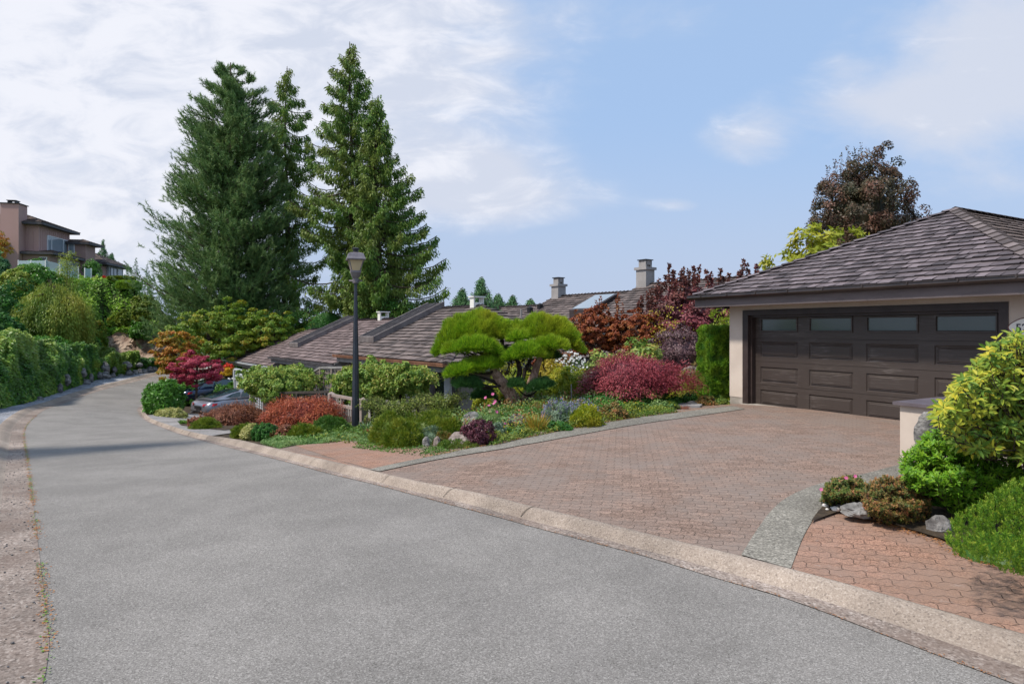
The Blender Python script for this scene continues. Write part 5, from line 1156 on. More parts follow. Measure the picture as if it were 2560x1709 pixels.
# --- layered broadleaf trees
def tree(name, label, mat, u, vt, w, Y, vcb, ncl, nl, L, W, rc, seed, trunks=1, group=None, flatc=.45, tr=.09, depth=.55, lo=-.5, core=0, kind='leaf', up=.5, ry=.8, baseY=None, lump=.2, tmat='bark', zb=None, bias=0.0, crnd=.5):
    x, y = XY(u, Y); zt_ = H-(vt-V0)/F*Y; zc = H-(vcb-V0)/F*Y; z0 = h1(x, y) if zb is None else zb; rx = w/F*Y/2
    o = thing(name, label, 'tree', (x, y, z0), group); cz = zc+(zt_-zc)*.42; R = np.array([rx, rx*ry, (zt_-zc)*.58]); b = MB()
    lo_ = -.7
    cloud(b, (x, y, cz), R, ncl, rc, nl, L, W, kind, lo_, .7, up, .6, seed, core, depth, 'face', lump, crnd, flatc, bias)
    b.build('crown', C[mat], o); b = MB(); r = np.random.RandomState(seed)
    for k in range(trunks):
        a = r.rand()*6; sp = .25*rx*(trunks > 1); p1 = np.array([x+sp*math.cos(a)*.5, y+sp*math.sin(a)*.5, z0+(cz-z0)*.5]); p2 = np.array([x+sp*math.cos(a), y+sp*math.sin(a), cz])
        b.tube([(x, y, z0-.2), p1, p2, p2+np.array([0,0,R[2]*.6])], [tr, tr*.8, tr*.55, tr*.2], 7)
    for k in range(14):
        a = k*2.4; e = r.uniform(-.3, .7); q0 = np.array([x, y, z0+(cz-z0)*r.uniform(.5, 1.05)]); q2 = np.array([x+rx*.8*math.cos(a)*math.cos(e), y+rx*.8*ry*math.sin(a)*math.cos(e), cz+R[2]*.75*math.sin(e)]); q1 = (q0+q2)/2+np.array([0,0,-.08*rx])
        b.tube([q0, q1, q2], [tr*.42, tr*.25, tr*.08], 5, cap=False)
    b.build('trunk', M[tmat], o); return o
tree('maple_tree', 'vine maple turning green to orange under the broad pine', 'vinemaple', 545, 758, 200, 40, 905, 230, 120, .12, .085, .14, 3, 4, 'maples turning colour', tr=.09, depth=.5, lump=.3)
tree('maple_tree', 'vine maple with rusty tips above the left end of the terraced roofs', 'vinemaple', 672, 770, 150, 41, 880, 170, 110, .12, .085, .14, 4, 3, 'maples turning colour', tr=.08, depth=.5, lump=.3)
tree('maple_tree', 'orange and yellow maple overhanging the bend of the road', 'orangemaple', 441, 822, 104, 32.5, 940, 140, 100, .10, .07, .15, 5, 3, 'maples turning colour', tr=.07, depth=.45, lump=.28)
tree('red_maple', 'crimson japanese maple above the laurel hedge at the bend', 'redmaple', 490, 877, 150, 29.5, 968, 110, 150, .078, .05, .16, 6, 2, None, flatc=.35, tr=.05, depth=.6, lump=.22)
RM1 = tree('maple_tree', 'rusty red maple right of the clipped pine, left of two', 'rust', 1486, 765, 128, 20.5, 892, 190, 95, .065, .045, .125, 7, 3, 'rusty maples before the rear roof', flatc=.75, tr=.05, depth=.4, lump=.15)
tree('maple_tree', 'rusty red maple in front of the roof window, right of two', 'rust', 1585, 772, 130, 20.0, 880, 190, 90, .065, .045, .125, 8, 3, 'rusty maples before the rear roof', tr=.05, depth=.4, lump=.2)
SB = tree('smoke_bush', 'tall plum coloured smoke bush left of the garage roof', 'smoke', 1710, 712, 215, 21.5, 880, 120, 150, .09, .07, .17, 12, 4, None, flatc=.9, tr=.06, depth=.4, lump=.2, core=.6)
shrub('plum_shrub', 'dark plum weeping shrub left of the clipped hedge column', 'shrub', 'plum', 1700, 806, 165, 19.0, ncl=130, nl=120, rc=.15, L=.05, W=.04, depth=.25, lump=.14, bias=-.5)
# upright leafy shoots of the smoke bush and the sprigs over the rust maples
def shoots(par, mat, lst, Y, L, W, n=26, seed=1, spread=.09):
    r = np.random.RandomState(seed); b = MB(); st = MB()
    for u, vt, vb in lst:
        Yi = Y+r.uniform(-.5, .5); A = np.array(P(u+r.uniform(-6, 6), vb+14, Yi)); B = np.array(P(u, vt, Yi)); st.tube([A, (A+B)/2+r.normal(size=3)*.03, B], [.012,.008,.003], 4)
        m_ = int(n*(np.linalg.norm(B-A)/.6)); t = r.uniform(.15, 1, m_)[:,None]; p = A+(B-A)*t; a = nrm(rdir(r, m_)+np.array([0,0,.5])); leaves(b, p+a*spread*.15, a, rdir(r, m_)+np.array([0,0,.4]), L*r.uniform(.7,1.2,m_), W, r.rand(m_))
    o = b.build('leafy_shoots', C[mat], par); st.build('twigs', M['twig'], o); return o
shoots(SB, 'smoke', [(1672,661,720),(1682,676,715),(1648,699,728),(1655,712,740),(1664,690,720),(1700,682,715),(1708,672,712),(1722,676,715),(1735,668,715),(1748,666,710),(1766,678,710),(1777,682,712),(1801,672,708),(1810,690,712),(1822,686,706),(1712,690,725),(1690,696,725),(1735,690,720),(1858,652,694),(1868,662,694),(1892,657,688),(1846,680,698),(1640,716,745),(1628,724,760),(1618,732,770),(1606,740,780),(1598,755,790)], 21.3, .105, .075, 70, 5)
shoots(RM1, 'rust', [(1546,734,790),(1541,750,800),(1492,752,790),(1500,744,785),(1440,775,810),(1447,782,810),(1555,760,800),(1478,768,800),(1520,772,805),(1600,775,800)], 20.2, .08, .045, 40, 6)
shrub('yellow_shrub', 'small yellow leaved shrub growing through the plum smoke bush', 'shrub', 'yellow', 1646, 752, 62, 19.6, ncl=30, nl=60, rc=.3, L=.07, W=.05, core=0, depth=.5, lo=.2)
shrub('yellow_shrub', 'tiny yellow leaved spray in the middle of the smoke bush', 'shrub', 'yellow', 1690, 758, 42, 19.4, ncl=16, nl=40, rc=.3, L=.07, W=.05, core=0, depth=.5, lo=.4)
shrub('lime_shrub', 'pale lime shrub under the garage eave above the clipped hedge', 'shrub', 'lime', 1810, 770, 90, 18.2, ncl=70, nl=60, rc=.2, L=.09, W=.035, mode='spike', out=.6, core=.6, rand=.8)

# copper beech and magnolia behind the garage roof
BT = tree('beech_tree', 'copper beech with dark crown rising behind the garage roof', 'beech', 2158, 378, 246, 27, 695, 360, 115, .095, .07, .115, 41, 4, None, flatc=1.1, tr=.10, depth=.5, lump=.15, ry=.9, up=.1, zb=-.5, core=.5)
shoots(BT, 'beech', [(2120,368,440),(2136,372,430),(2152,360,430),(2170,370,430),(2184,380,440),(2105,384,450),(2206,388,450),(2228,402,470),(2244,432,500),(2088,400,460),(2070,415,480),(2058,445,520),(2040,470,540),(2262,470,520),(2035,500,560),(2275,500,540),(2196,372,440),(2140,384,450),(2160,390,450)], 26.6, .085, .06, 30, 8, spread=.3)
tree('magnolia_tree', 'yellow green magnolia in front of the copper beech, over the garage roof', 'magnolia', 2050, 560, 235, 23.5, 760, 85, 34, .26, .10, .17, 43, 3, None, flatc=.8, tr=.06, depth=.4, lump=.2, ry=.6, up=.3, zb=-.5)
# ---------------------------------------------------------------- the clipped cloud pine
Yp = 14.0
def CPX(x, y): return 1060+x/5.227, 760+y/5.227
u0_, v0_ = CPX(1230, 1345); pb = P(u0_, v0_, Yp); pb.z = min(pb.z, h1(pb.x, pb.y)+.12)
npine = thing('cloud_pine', 'red trunked pine clipped into flat green cloud pads', 'tree', (pb.x, pb.y, pb.z))
tb = MB()
def limb(pts, rad, dy=0, k=9, sub=5):
    """pts in crop pixels with a depth offset"""
    Q = [np.array(P(*CPX(p[0], p[1]), Yp+(p[2] if len(p) > 2 else dy))) for p in pts]; n = len(Q); out = []; rr = []
    for i in range(n-1):
        p0, p1, p2, p3 = Q[max(0,i-1)], Q[i], Q[i+1], Q[min(n-1,i+2)]
        for j in range(sub):
            t = j/sub; out.append(.5*((2*p1)+(-p0+p2)*t+(2*p0-5*p1+4*p2-p3)*t*t+(-p0+3*p1-3*p2+p3)*t**3)); rr.append(rad[i]*(1-t)+rad[i+1]*t)
    out.append(Q[-1]); rr.append(rad[-1]); rr = [r*(1+.10*mnoise.noise(Vector(o)*9)) for r, o in zip(rr, out)]
    tb.tube(out, rr, k)
limb([(1225,1400,0),(1180,1290,0),(1130,1180,0),(1040,1060,-.05),(965,950,-.1),(915,860,-.1),(900,790,0)], [.20,.165,.15,.135,.12,.105,.075], k=12)
limb([(1255,1400,0),(1310,1300,.05),(1370,1180,.1),(1400,1040,.1),(1440,920,.1),(1480,790,.1),(1540,650,.1),(1600,520,.1)], [.17,.125,.11,.10,.092,.08,.06,.03], k=12)
tr1 = tb.build('trunk', M['redbark'], npine, smooth=True); tb = MB()
limb([(1205,1000,.1),(1250,900,.15),(1240,800,.15),(1210,700,.1),(1180,600,.1)], [.05,.06,.055,.05,.03])
limb([(1300,985,.1),(1320,860,.12),(1370,770,.1),(1420,650,.1)], [.035,.05,.04,.02])
limb([(905,830,-.05),(960,720,.1),(1010,600,.15),(1020,470,.2),(990,380,.2)], [.06,.055,.045,.045,.02])
limb([(1000,620,.1),(900,600,.1),(760,640,0),(640,600,-.1),(520,480,0)], [.04,.035,.03,.022,.01])
limb([(900,640,.05),(760,700,-.05),(600,640,-.2),(470,580,-.25)], [.035,.03,.022,.01])
limb([(1090,1160,-.05),(960,1040,-.12),(800,970,-.2),(640,930,-.25),(480,900,-.25)], [.05,.045,.03,.022,.01])
limb([(960,820,-.1),(860,900,-.2),(700,900,-.3),(540,880,-.3)], [.035,.03,.02,.01])
limb([(1000,1060,-.15),(880,1080,-.3),(740,1040,-.35),(600,1030,-.35)], [.035,.03,.02,.01])
limb([(1130,1330,.0),(1010,1290,.1),(940,1230,.15),(860,1200,.1)], [.04,.03,.02,.01])
limb([(1470,800,.1),(1560,720,.2),(1660,700,.2)], [.035,.025,.01]); limb([(1500,740,.1),(1640,620,.1),(1780,560,0)], [.035,.025,.01])
limb([(1420,1170,.05),(1330,1190,-.2),(1260,1140,-.3),(1210,1080,-.3)], [.025,.02,.015,.008]); limb([(1360,1210,.0),(1440,1160,-.2),(1500,1100,-.3)], [.025,.018,.008])
limb([(1250,1230,.0),(1300,1270,-.15),(1380,1200,-.25)], [.02,.018,.01])
r = np.random.RandomState(5)
for i in range(34):
    x0_, y0_ = r.uniform(1100, 1560), r.uniform(640, 900); limb([(x0_, y0_, .1),(x0_+r.uniform(-70,70), y0_+r.uniform(-20,90), .15),(x0_+r.uniform(-120,120), y0_+r.uniform(30,150), .1)], [.016,.012,.006], k=5, sub=2)
for i in range(16):
    x0_ = r.uniform(380, 900); limb([(x0_, 560+r.uniform(0,60), 0),(x0_+60, 640+r.uniform(0,40), 0),(x0_+150, 680, .05)], [.014,.012,.008], k=5, sub=2)
for i in range(14): limb([(r.uniform(430,760), r.uniform(980,1060), -.3),(r.uniform(700,820), r.uniform(1050,1110), -.3),(r.uniform(860,930), 1120, -.2)], [.010,.010,.008], k=5, sub=2)
tb.build('branches', M['twig'], npine)
def pad(cx, cy, rx, ry, dy, mat='topiary', tilt=0.0, seed=1, dens=1.0, bot=.14, ryf=.8, L=.13, lump=.08):
    """a clipped pad: needles standing on a dome whose underside is nearly flat"""
    r = np.random.RandomState(seed); u, v = CPX(cx, cy); Y = Yp+dy; c = np.array(P(u, v, Y)); s = Y/F/5.227; RX, RZ = rx*s, ry*s*1.18; RY = RX*ryf
    b = MB(); n = int(4600*dens*RX*RY/.35)
    def surf_(d):
        k = 1+lump*(np.sin(d[:,0]*7+seed)+np.sin(d[:,1]*6+seed*2)+np.sin(d[:,0]*13-d[:,1]*11+seed)*.6)
        z = d[:,2]*RZ*np.where(d[:,2] < 0, bot, 1.0); p = np.c_[d[:,0]*RX*k, d[:,1]*RY*k, z*k]; p[:,2] += p[:,0]*tilt; return p
    d = rdir(r, n*2); d = d[d[:,2] > -.55][:n]; p = surf_(d); nn_ = nrm(d/np.array([RX, RY, RZ*.8])); k = 7
    tuft = r.rand(len(p)); tint = np.clip(tuft*.55+.12+.25*d[:,2]*0, 0, 1)
    P_ = np.repeat(p, k, 0)*.97+c+rdir(r, len(p)*k)*.012; A_ = nrm(np.repeat(nn_*.9+np.array([0,0,.75]), k, 0)+rdir(r, len(p)*k)*.55)
    P_ = P_+np.repeat(np.clip(np.sin(p[:,0]*19+seed)*np.sin(p[:,1]*17)+np.sin(p[:,0]*31-p[:,2]*23), -1, 1)[:,None], k, 0)*A_*.022; leaves(b, P_, A_, rdir(r, len(P_)), L*r.uniform(.55, 1.15, len(P_)), .0125, np.clip(np.repeat(tint, k)+r.uniform(-.25, .45, len(P_)), 0, 1), 'tri')
    dd = []; sg_, rg = 22, 12
    for i in range(rg+1):
        for j in range(sg_): th = math.pi*i/rg; ph = 2*math.pi*j/sg_; dd.append((math.sin(th)*math.cos(ph), math.sin(th)*math.sin(ph), math.cos(th)))
    q = surf_(np.array(dd))*.93+c
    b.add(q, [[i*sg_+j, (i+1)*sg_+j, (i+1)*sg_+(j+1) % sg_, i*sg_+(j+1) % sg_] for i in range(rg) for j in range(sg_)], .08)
    return b.build('needle_pad', C[mat], npine)
for i, a in enumerate([
    (710,350,410,235,.25,'topiary',.0), (330,470,180,190,.05,'topiary',.6), (960,350,215,170,.25,'topiary',-.35), (540,370,290,185,.2,'topiary',.35), (270,585,120,85,.0,'topiary',.5), (690,545,260,120,-.35,'topiary',.0), (400,590,150,80,-.3,'topiary',.1), (840,590,140,80,-.35,'topiary',-.2),
    (1560,350,370,205,.3,'topiary',.0), (1830,440,220,180,.2,'topiary',-.45), (1300,400,200,110,.1,'topiary',.2), (1960,560,120,80,.1,'topiary',-.4), (1390,620,220,110,-.4,'topiary',-.1), (1190,680,150,70,-.45,'topiary',.1), (1680,530,190,85,-.35,'topiary',-.1), (1240,430,130,60,-.2,'topiary',.1), (1190,355,130,120,.28,'topiary',.0), (1085,430,90,55,.1,'topiary',-.1), 
    (800,790,200,90,-.35,'topiary',.12), (560,850,230,85,-.4,'topiary',.18), (420,905,110,55,-.4,'topiary',.2),
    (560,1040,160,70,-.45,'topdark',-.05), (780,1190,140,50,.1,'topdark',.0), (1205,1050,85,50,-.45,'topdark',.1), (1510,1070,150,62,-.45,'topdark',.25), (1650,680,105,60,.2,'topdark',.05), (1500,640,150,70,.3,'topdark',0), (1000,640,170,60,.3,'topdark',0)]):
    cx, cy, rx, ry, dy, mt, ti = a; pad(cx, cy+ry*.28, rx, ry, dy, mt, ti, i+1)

# ---------------------------------------------------------------- main bed
def R_(Y, px): return px*2.5/F*Y
Lc = lambda Y, a: R_(Y, a)
gH = 'heath mounds in the main bed'
for lab, u, vt, w, Y in (('olive heath mound nearest the fence post and street lamp',985,1034,124,11.0),('tall olive heath mound in the middle of the heath group',1075,1030,140,10.8),('low olive heath mound beside the first boulder',1010,1056,120,10.3)):
    shrub('heath_mound', lab, 'shrub', 'heath', u, vt, w, Y, gH, ncl=110, nl=60, rc=.16, L=.055, W=.015, kind='tri', mode='spike', out=1.0, rand=.7, up=.6, depth=.12, lump=.16, stems=False, lo=.0)
shrub('heath_mound', 'small olive heath mound right of the others, beside the first pink flower', 'shrub', 'heath', 1125,1052,72,10.5, gH, ncl=60, nl=60, rc=.18, L=.08, W=.014, kind='tri', mode='spike', out=1.0, rand=.5, up=.6, depth=.12, stems=False, lo=.0)
# wiry arching shrubs behind
def wiry(label, u, vt, w, Y, seed, n=150, mat='coton', gr=None):
    c, rx, hgt = dims(u, vt, w, Y); o = thing('arching_shrub', label, 'shrub', tuple(c), gr); r = np.random.RandomState(seed); st = MB(); b = MB()
    for i in range(n):
        a = r.rand()*6.28; l = rx*r.uniform(.6, 1.1); hx = hgt*r.uniform(.6, 1.05); q = []
        for j in range(6): s = j/5; q.append(c+np.array([math.cos(a)*l*s, math.sin(a)*l*s*.8, hx*(1.6*s-.75*s*s)*r.uniform(.95, 1.05)]))
        q = np.array(q); st.tube(q, [.008,.007,.006,.005,.003,.002], 3, cap=False); m_ = int(60*l); t = r.uniform(.1, 5, m_)
        x = np.minimum(t.astype(int), 4); f = (t-x)[:,None]; p = q[x]*(1-f)+q[x+1]*f+r.normal(size=(m_,3))*.025; leaves(b, p, rdir(r, m_)+np.array([0,0,.4]), rdir(r, m_), r.uniform(.03, .055, m_), .020, r.rand(m_))
    cloud(b, c, (rx*.72, rx*.6, hgt*.72), 50, .22, 60, .045, .022, core=.75, seed=seed, lo=0); b.build('foliage', C[mat], o); st.build('stem', M['twig'], o)
wiry('wiry arching green shrub left of the clipped pine, behind the heath mounds', 985, 985, 190, 14.6, 4)
wiry('darker arching shrub directly left of the clipped pine trunk', 1105, 972, 140, 14.2, 6, n=110)
# boulders of the rockery
gB = 'boulders edging the rock garden'
def bed_rock(label, u0, v0, u1, v1, Y, mat='rocktan', seed=1, flat=.55):
    c = P((u0+u1)/2, (v0+v1)/2, Y); rx = (u1-u0)/F*Y/2; rz = (v1-v0)/F*Y/2; b = MB(); b.sphere((c.x, c.y, c.z-rz*.05), (rx*1.22, rx*.9, rz*1.65), 20, 14, .22, 1.4, seed, flat=flat, zmin=-.7)
    tag(b.build('boulder', M[mat], loc=tuple(c)), label, 'boulder', gB)
for a in (('low rounded boulder under the heath mounds, leftmost in the rock garden',1013,1084,1062,1118,10.4,'rock',2),('narrow upright stone at the corner of the rock garden',1056,1098,1075,1130,10.0,'rock',3),('small upright stone between the sedum clumps',1084,1096,1101,1120,10.05,'rocktan',4),
    ('large tan peaked boulder beside the aggregate edging',1116,1088,1192,1128,9.9,'rocktan',5),('grey boulder behind the purple barberry',1155,1036,1205,1066,12.2,'rock',6),('pale boulder at the left foot of the clipped pine',1242,1036,1276,1056,12.9,'rocktan',7),
    ('round grey boulder right of the path light',1271,1041,1321,1076,11.9,'rock',8),('flat pinkish stone left of the path light',1246,1078,1276,1096,11.0,'rocktan',9),('flat pink stone right of the path light, by the ground cover',1292,1075,1312,1088,11.2,'rocktan',10),
    ('whitish boulder between the plum shrub and the hedge column',1703,922,1752,950,17.2,'rock',11)): bed_rock(a[0], *a[1:5], a[5], a[6], a[7])
shrub('barberry', 'dark purple barberry ball behind the peaked boulder', 'shrub', 'barberry', 1193, 1046, 86, 9.9, ncl=90, nl=60, rc=.2, L=.03, W=.022, depth=.25, lump=.12, core=.6)
for lab, u, vt, w, Y, mt in (('grey green sedum mat spilling over the left boulder',1075,1070,84,10.4,'silver'),('reddish sedum mat left of the peaked boulder',1110,1080,56,10.2,'reddish'),('small bright green tuft in front of the small upright stone',1109,1110,26,9.75,'ground'),('mossy green mat at the foot of the peaked boulder',1150,1119,110,9.7,'ground')):
    shrub('rock_plant', lab, 'plant', mt, u, vt, w, Y, 'low plants between the boulders', ncl=60, nl=50, rc=.2, L=.035, W=.012, kind='tri', mode='spike', out=1, rand=.6, stems=False, lo=0, ry=.7)
def flowers(label, name, mat, u, vt, w, Y, n, size, leafmat='ground', stemh=1.0, seed=1, heads=None, group=None, cat='flowers', k=14, base_ncl=40, fill=True, spike=False, L=.035, W=.014):
    c, rx, hgt = dims(u, vt, w, Y); o = thing(name, label, cat, tuple(c), group); r = np.random.RandomState(seed); b = MB(); st = MB()
    if fill: g = MB(); cloud(g, c, (rx*.9, rx*.7, hgt*.75), base_ncl, .22, 60, L, W, lo=0, seed=seed, core=.6, up=.5); g.build('foliage', C[leafmat], o)
    pts = heads if heads else [(u+r.uniform(-.5, .5)*w*.92, None) for _ in range(n)]
    for uu, vv in pts:
        yy = Y+r.uniform(-.5, .5)*rx*1.2; x, _ = XY(uu, Y)
        z = (H-(vv-V0)/F*yy) if vv else c[2]+hgt*r.uniform(.42, 1.05)*(1-.45*((uu-u)/(w*.5))**2); p = np.array([x, yy, z])
        st.tube([np.array([x+r.uniform(-.05,.05), yy, c[2]]), p], .004, 3, cap=False)
        if spike:
            t = r.uniform(0, 1, (k,1)); pp = p-np.array([0,0,1.])*t*size*3.2+r.normal(size=(k,3))*size*.25; leaves(b, pp, rdir(r, k)+np.array([0,0,.3]), rdir(r, k), size*.9, size*.7, r.rand(k))
        else:
            a = np.linspace(0, 6.283, k, endpoint=False)+r.rand(); nn_ = nrm(np.array([r.uniform(-.5,.2), -.75, .55])+r.normal(size=3)*.25); s = nrm(np.cross(nn_, [0,0,1])); q = np.cross(nn_, s)
            ax = np.outer(np.cos(a), s)+np.outer(np.sin(a), q)+nn_*.35; b = MB() if heads else b; leaves(b, np.repeat(p[None], k, 0), ax, np.repeat(nn_[None], k, 0)+ax*.1, size*.55, size*.45, r.rand(k))
            if heads: b.build('flower', C[mat], o)
    if not heads: b.build('flowers', C[mat], o)
    st.build('stem', C['grass'], o); return o
flowers('tall thin stems with pink flowers left of the cloud pine trunk', 'anemone', 'pink', 1218, 1000, 90, 11.2, 0, .060, heads=[(1232,985),(1214,994),(1238,1003),(1236,1009),(1222,1014),(1223,1027),(1242,1029),(1264,1058),(1222,1066)], seed=3, leafmat='ground_g', base_ncl=50)
flowers('single low pink flower and blue sprigs beside the heath mound', 'anemone', 'pink', 1133, 1050, 50, 11.3, 0, .058, heads=[(1130,1051),(1142,1061)], seed=4, leafmat='silver', base_ncl=20)
flowers('silvery catmint mound with lavender flower spikes right of the iris blades', 'catmint', 'lav', 1400, 992, 98, 11.4, 160, .022, 'silver', seed=5, spike=True, cat='flowers', group='catmint clumps', base_ncl=90)
flowers('smaller lavender catmint behind the yellow spirea', 'catmint', 'lav', 1455, 996, 90, 11.9, 70, .024, 'silver', seed=6, spike=True, group='catmint clumps', base_ncl=30)
shrub('spirea', 'golden yellow spirea beside the aggregate edging', 'shrub', 'chart', 1466, 1010, 78, 11.2, ncl=80, nl=60, rc=.2, L=.035, W=.018, kind='leaf', mode='spike', out=.7, rand=.8, lo=-.05, crnd=.3)
def blades(label, name, mat, u, vt, w, Y, n, wd=.012, seed=1, cat='plant', group=None, spread=.5):
    c, rx, hgt = dims(u, vt, w, Y); r = np.random.RandomState(seed); b = MB()
    for i in range(n):
        a = r.rand()*6.28; q = c+np.array([math.cos(a), math.sin(a)*.7, 0])*rx*r.rand()**.6*.7; l = hgt*r.uniform(.5, 1.05); d = nrm(np.array([math.cos(a)*spread*r.rand(), math.sin(a)*spread*r.rand(), 1])); s = nrm(np.cross(d, rdir(r, 1)[0])); k = r.rand()
        m1 = q+d*l*.55; t = q+d*l+np.array([math.cos(a), math.sin(a), -.3])*l*.18
        b.add([q-s*wd/2, q+s*wd/2, m1+s*wd*.45, m1-s*wd*.45, t], [[0,1,2,3]], k); b.add([m1-s*wd*.45, m1+s*wd*.45, t], [[0,1,2]], k)
    return tag(b.build(name, C[mat], loc=tuple(c)), label, cat, group)
blades('clump of yellow and orange iris blades left of the catmint', 'iris_clump', 'iris', 1342, 1026, 68, 11.0, 150, .014, 3)
blades('small red grass tuft where the stepping stones meet the driveway', 'grass_tuft', 'redgrass', 1708, 1009, 30, 13.5, 220, .006, 4, spread=.9)
blades('green grass blades under the burgundy laceleaf maple', 'grass_tuft', 'grass', 1640, 988, 60, 14.0, 60, .010, 5, spread=.8)
blades('green grass tuft at the left end of the planted island', 'grass_tuft', 'grass', 464, 1045, 34, 19.5, 160, .03, 6, spread=.8)
blades('pale strappy leaves at the foot of the right fence post', 'grass_tuft', 'silver', 918, 1050, 44, 13.6, 60, .02, 7, spread=.7)
# dense low plants that fill the bed
def gcover(label, polypx=None, mat='ground', n=4000, L=.04, W=.025, hgt=.10, seed=1, poly=None, off=.06, name='ground_cover', kind='leaf', lum=1.0, z_add=0.0):
    r = np.random.RandomState(seed); pl = poly or [O2(*q) for q in polypx]; pa = np.array(pl); mn, mx_ = pa.min(0), pa.max(0); p = mn+(mx_-mn)*r.rand(n*4, 2); p = p[in_poly(p, pl)][:n]; m_ = len(p)
    f = np.array([mnoise.noise(Vector((q[0]*3.1, q[1]*3.1, seed))) for q in p]); hz_ = np.clip(hgt*(.55+1.1*f), .01, 9); lv = r.rand(m_)**.5
    z = hh(p[:,0], p[:,1])+off+z_add+hz_*lv; b = MB(); leaves(b, np.c_[p, z], rdir(r, m_)+np.array([0,0,.15]), rdir(r, m_)*.7+np.array([0,0,1.0]), L*r.uniform(.7, 1.3, m_), W, np.clip(.5+f*.8+r.uniform(-.3, .3, m_), 0, 1), kind)
    return tag(b.build(name, C[mat]), label, 'ground cover', kind='stuff')
bedline_u = [(1060,1142),(1100,1136),(1176,1119),(1240,1112),(1298,1097),(1400,1077),(1537,1052),(1700,1029),(1826,1013)]
eB = [tuple(O2(u, v+1)) for u, v in bedline_u]; nB = np.array([-.65, .76])
back = [(p[0]+nB[0]*w_, p[1]+nB[1]*w_) for p, w_ in zip(eB, (.25,.3,.5,.6,.6,.6,.7,.8,.9))]
gcover('light green ground cover spilling along the aggregate edging', mat='ground', n=14000, poly=eB[3:8]+back[3:8][::-1], hgt=.15, L=.035, W=.024, seed=2)
back2 = [(p[0]+nB[0]*w_, p[1]+nB[1]*w_) for p, w_ in zip(eB, (2.2,2.6,3,3.2,3.2,3.2,3.2,3.2,2.6))]
gcover('dark green ground cover under the shrubs of the main bed', mat='ball', n=26000, poly=back[3:8]+back2[3:8][::-1], hgt=.12, L=.05, W=.035, seed=3)
gcover('mixed green ground cover behind the cloud pine', mat='ground', n=16000, poly=[(-3.4,11.4),(-1.2,10.3),(0,12),(4.6,16.5),(3,21),(-4,19),(-6.5,16.5)], hgt=.12, L=.06, W=.04, seed=4)
for lab, u, vt, w, Y, mt in (('reddish green low shrub right of the golden spirea',1530,1012,80,12.0,'redtop'),('light green leafy clump under the left of the laceleaf maple',1585,1010,70,12.9,'ground'),('reddish leaved low clump beside the edging, right of the spirea',1560,1030,60,12.2,'reddish'),('bright leafy clump below the middle of the laceleaf maple',1650,1004,70,13.4,'ground_g'),('leafy green clump beside the first flagstone',1672,1006,50,13.5,'ground'),
    ('low reddish green plant between the flagstones and the garage corner',1765,992,50,14.3,'redtop'),('small green plant at the foot of the garage corner',1802,996,44,14.5,'ground'),('bright green clump behind the round grey boulder',1345,1005,56,13.2,'ground'),('dark leafy clump right of the cloud pine trunk',1385,990,70,14.1,'ball'),('yellow green fern clump by the path light',1262,1075,44,11.1,'chart'),('small yellow plant between the sedum and the barberry',1140,1072,26,10.6,'yellow'),
    ('green leafy clump at the left foot of the cloud pine',1262,1030,60,13.0,'ground'),('wide green leaves in front of the cloud pine trunk',1320,1022,70,12.8,'laurel'),('dark low clump below the catmint',1385,1062,60,11.7,'ground'),('small leafy clump right of the barberry',1250,1046,50,11.6,'ground_g'),
    ('dark green leafy mound behind the golden spirea',1500,984,90,13.6,'ball'),('deep green mound under the laceleaf maple trunk',1590,992,110,14.0,'ball'),('glossy green clump left under the laceleaf maple',1530,1000,70,13.2,'laurel'),('glossy leafy clump right under the laceleaf maple',1680,988,70,14.3,'ball'),
    ('bronze low plant between the iris blades and the catmint',1368,1040,44,11.4,'lace_brown'),('dusty green perennial right of the purple barberry',1236,1058,46,10.6,'silver'),('green perennial clump in front of the round grey boulder',1296,1074,50,10.5,'ground_g'),('dark green low mound in front of the catmint',1402,1058,70,10.9,'ball'),
    ('dark green clump behind the catmint',1500,990,80,14.6,'ball'),('green clump under the burgundy laceleaf maple, right side',1720,985,60,15.0,'ball')):
    shrub('low_plant', lab, 'plant', mt, u, vt, w, Y, 'low leafy plants of the main bed', ncl=46, nl=46, rc=.26, L=.045, W=.028, lo=0, stems=False, ry=.8, depth=.3, lump=.25)
gcover('mixed reddish and yellow underplanting along the main bed', mat='redtop', n=4500, poly=back[4:8]+back2[4:8][::-1], hgt=.26, L=.05, W=.03, seed=13)
gcover('pale silvery green underplanting in the main bed', mat='ground_g', n=7000, poly=back[3:8]+back2[3:8][::-1], hgt=.30, L=.045, W=.026, seed=14)
gcover('chartreuse seedlings scattered through the main bed', mat='chart', n=4500, poly=eB[3:8]+back2[3:8][::-1], hgt=.2, L=.04, W=.022, seed=15)
gcover('low mossy cover between the boulders of the rock garden', mat='juniper', n=9000, poly=eB[:4]+back2[:4][::-1], hgt=.05, L=.035, W=.02, seed=16)
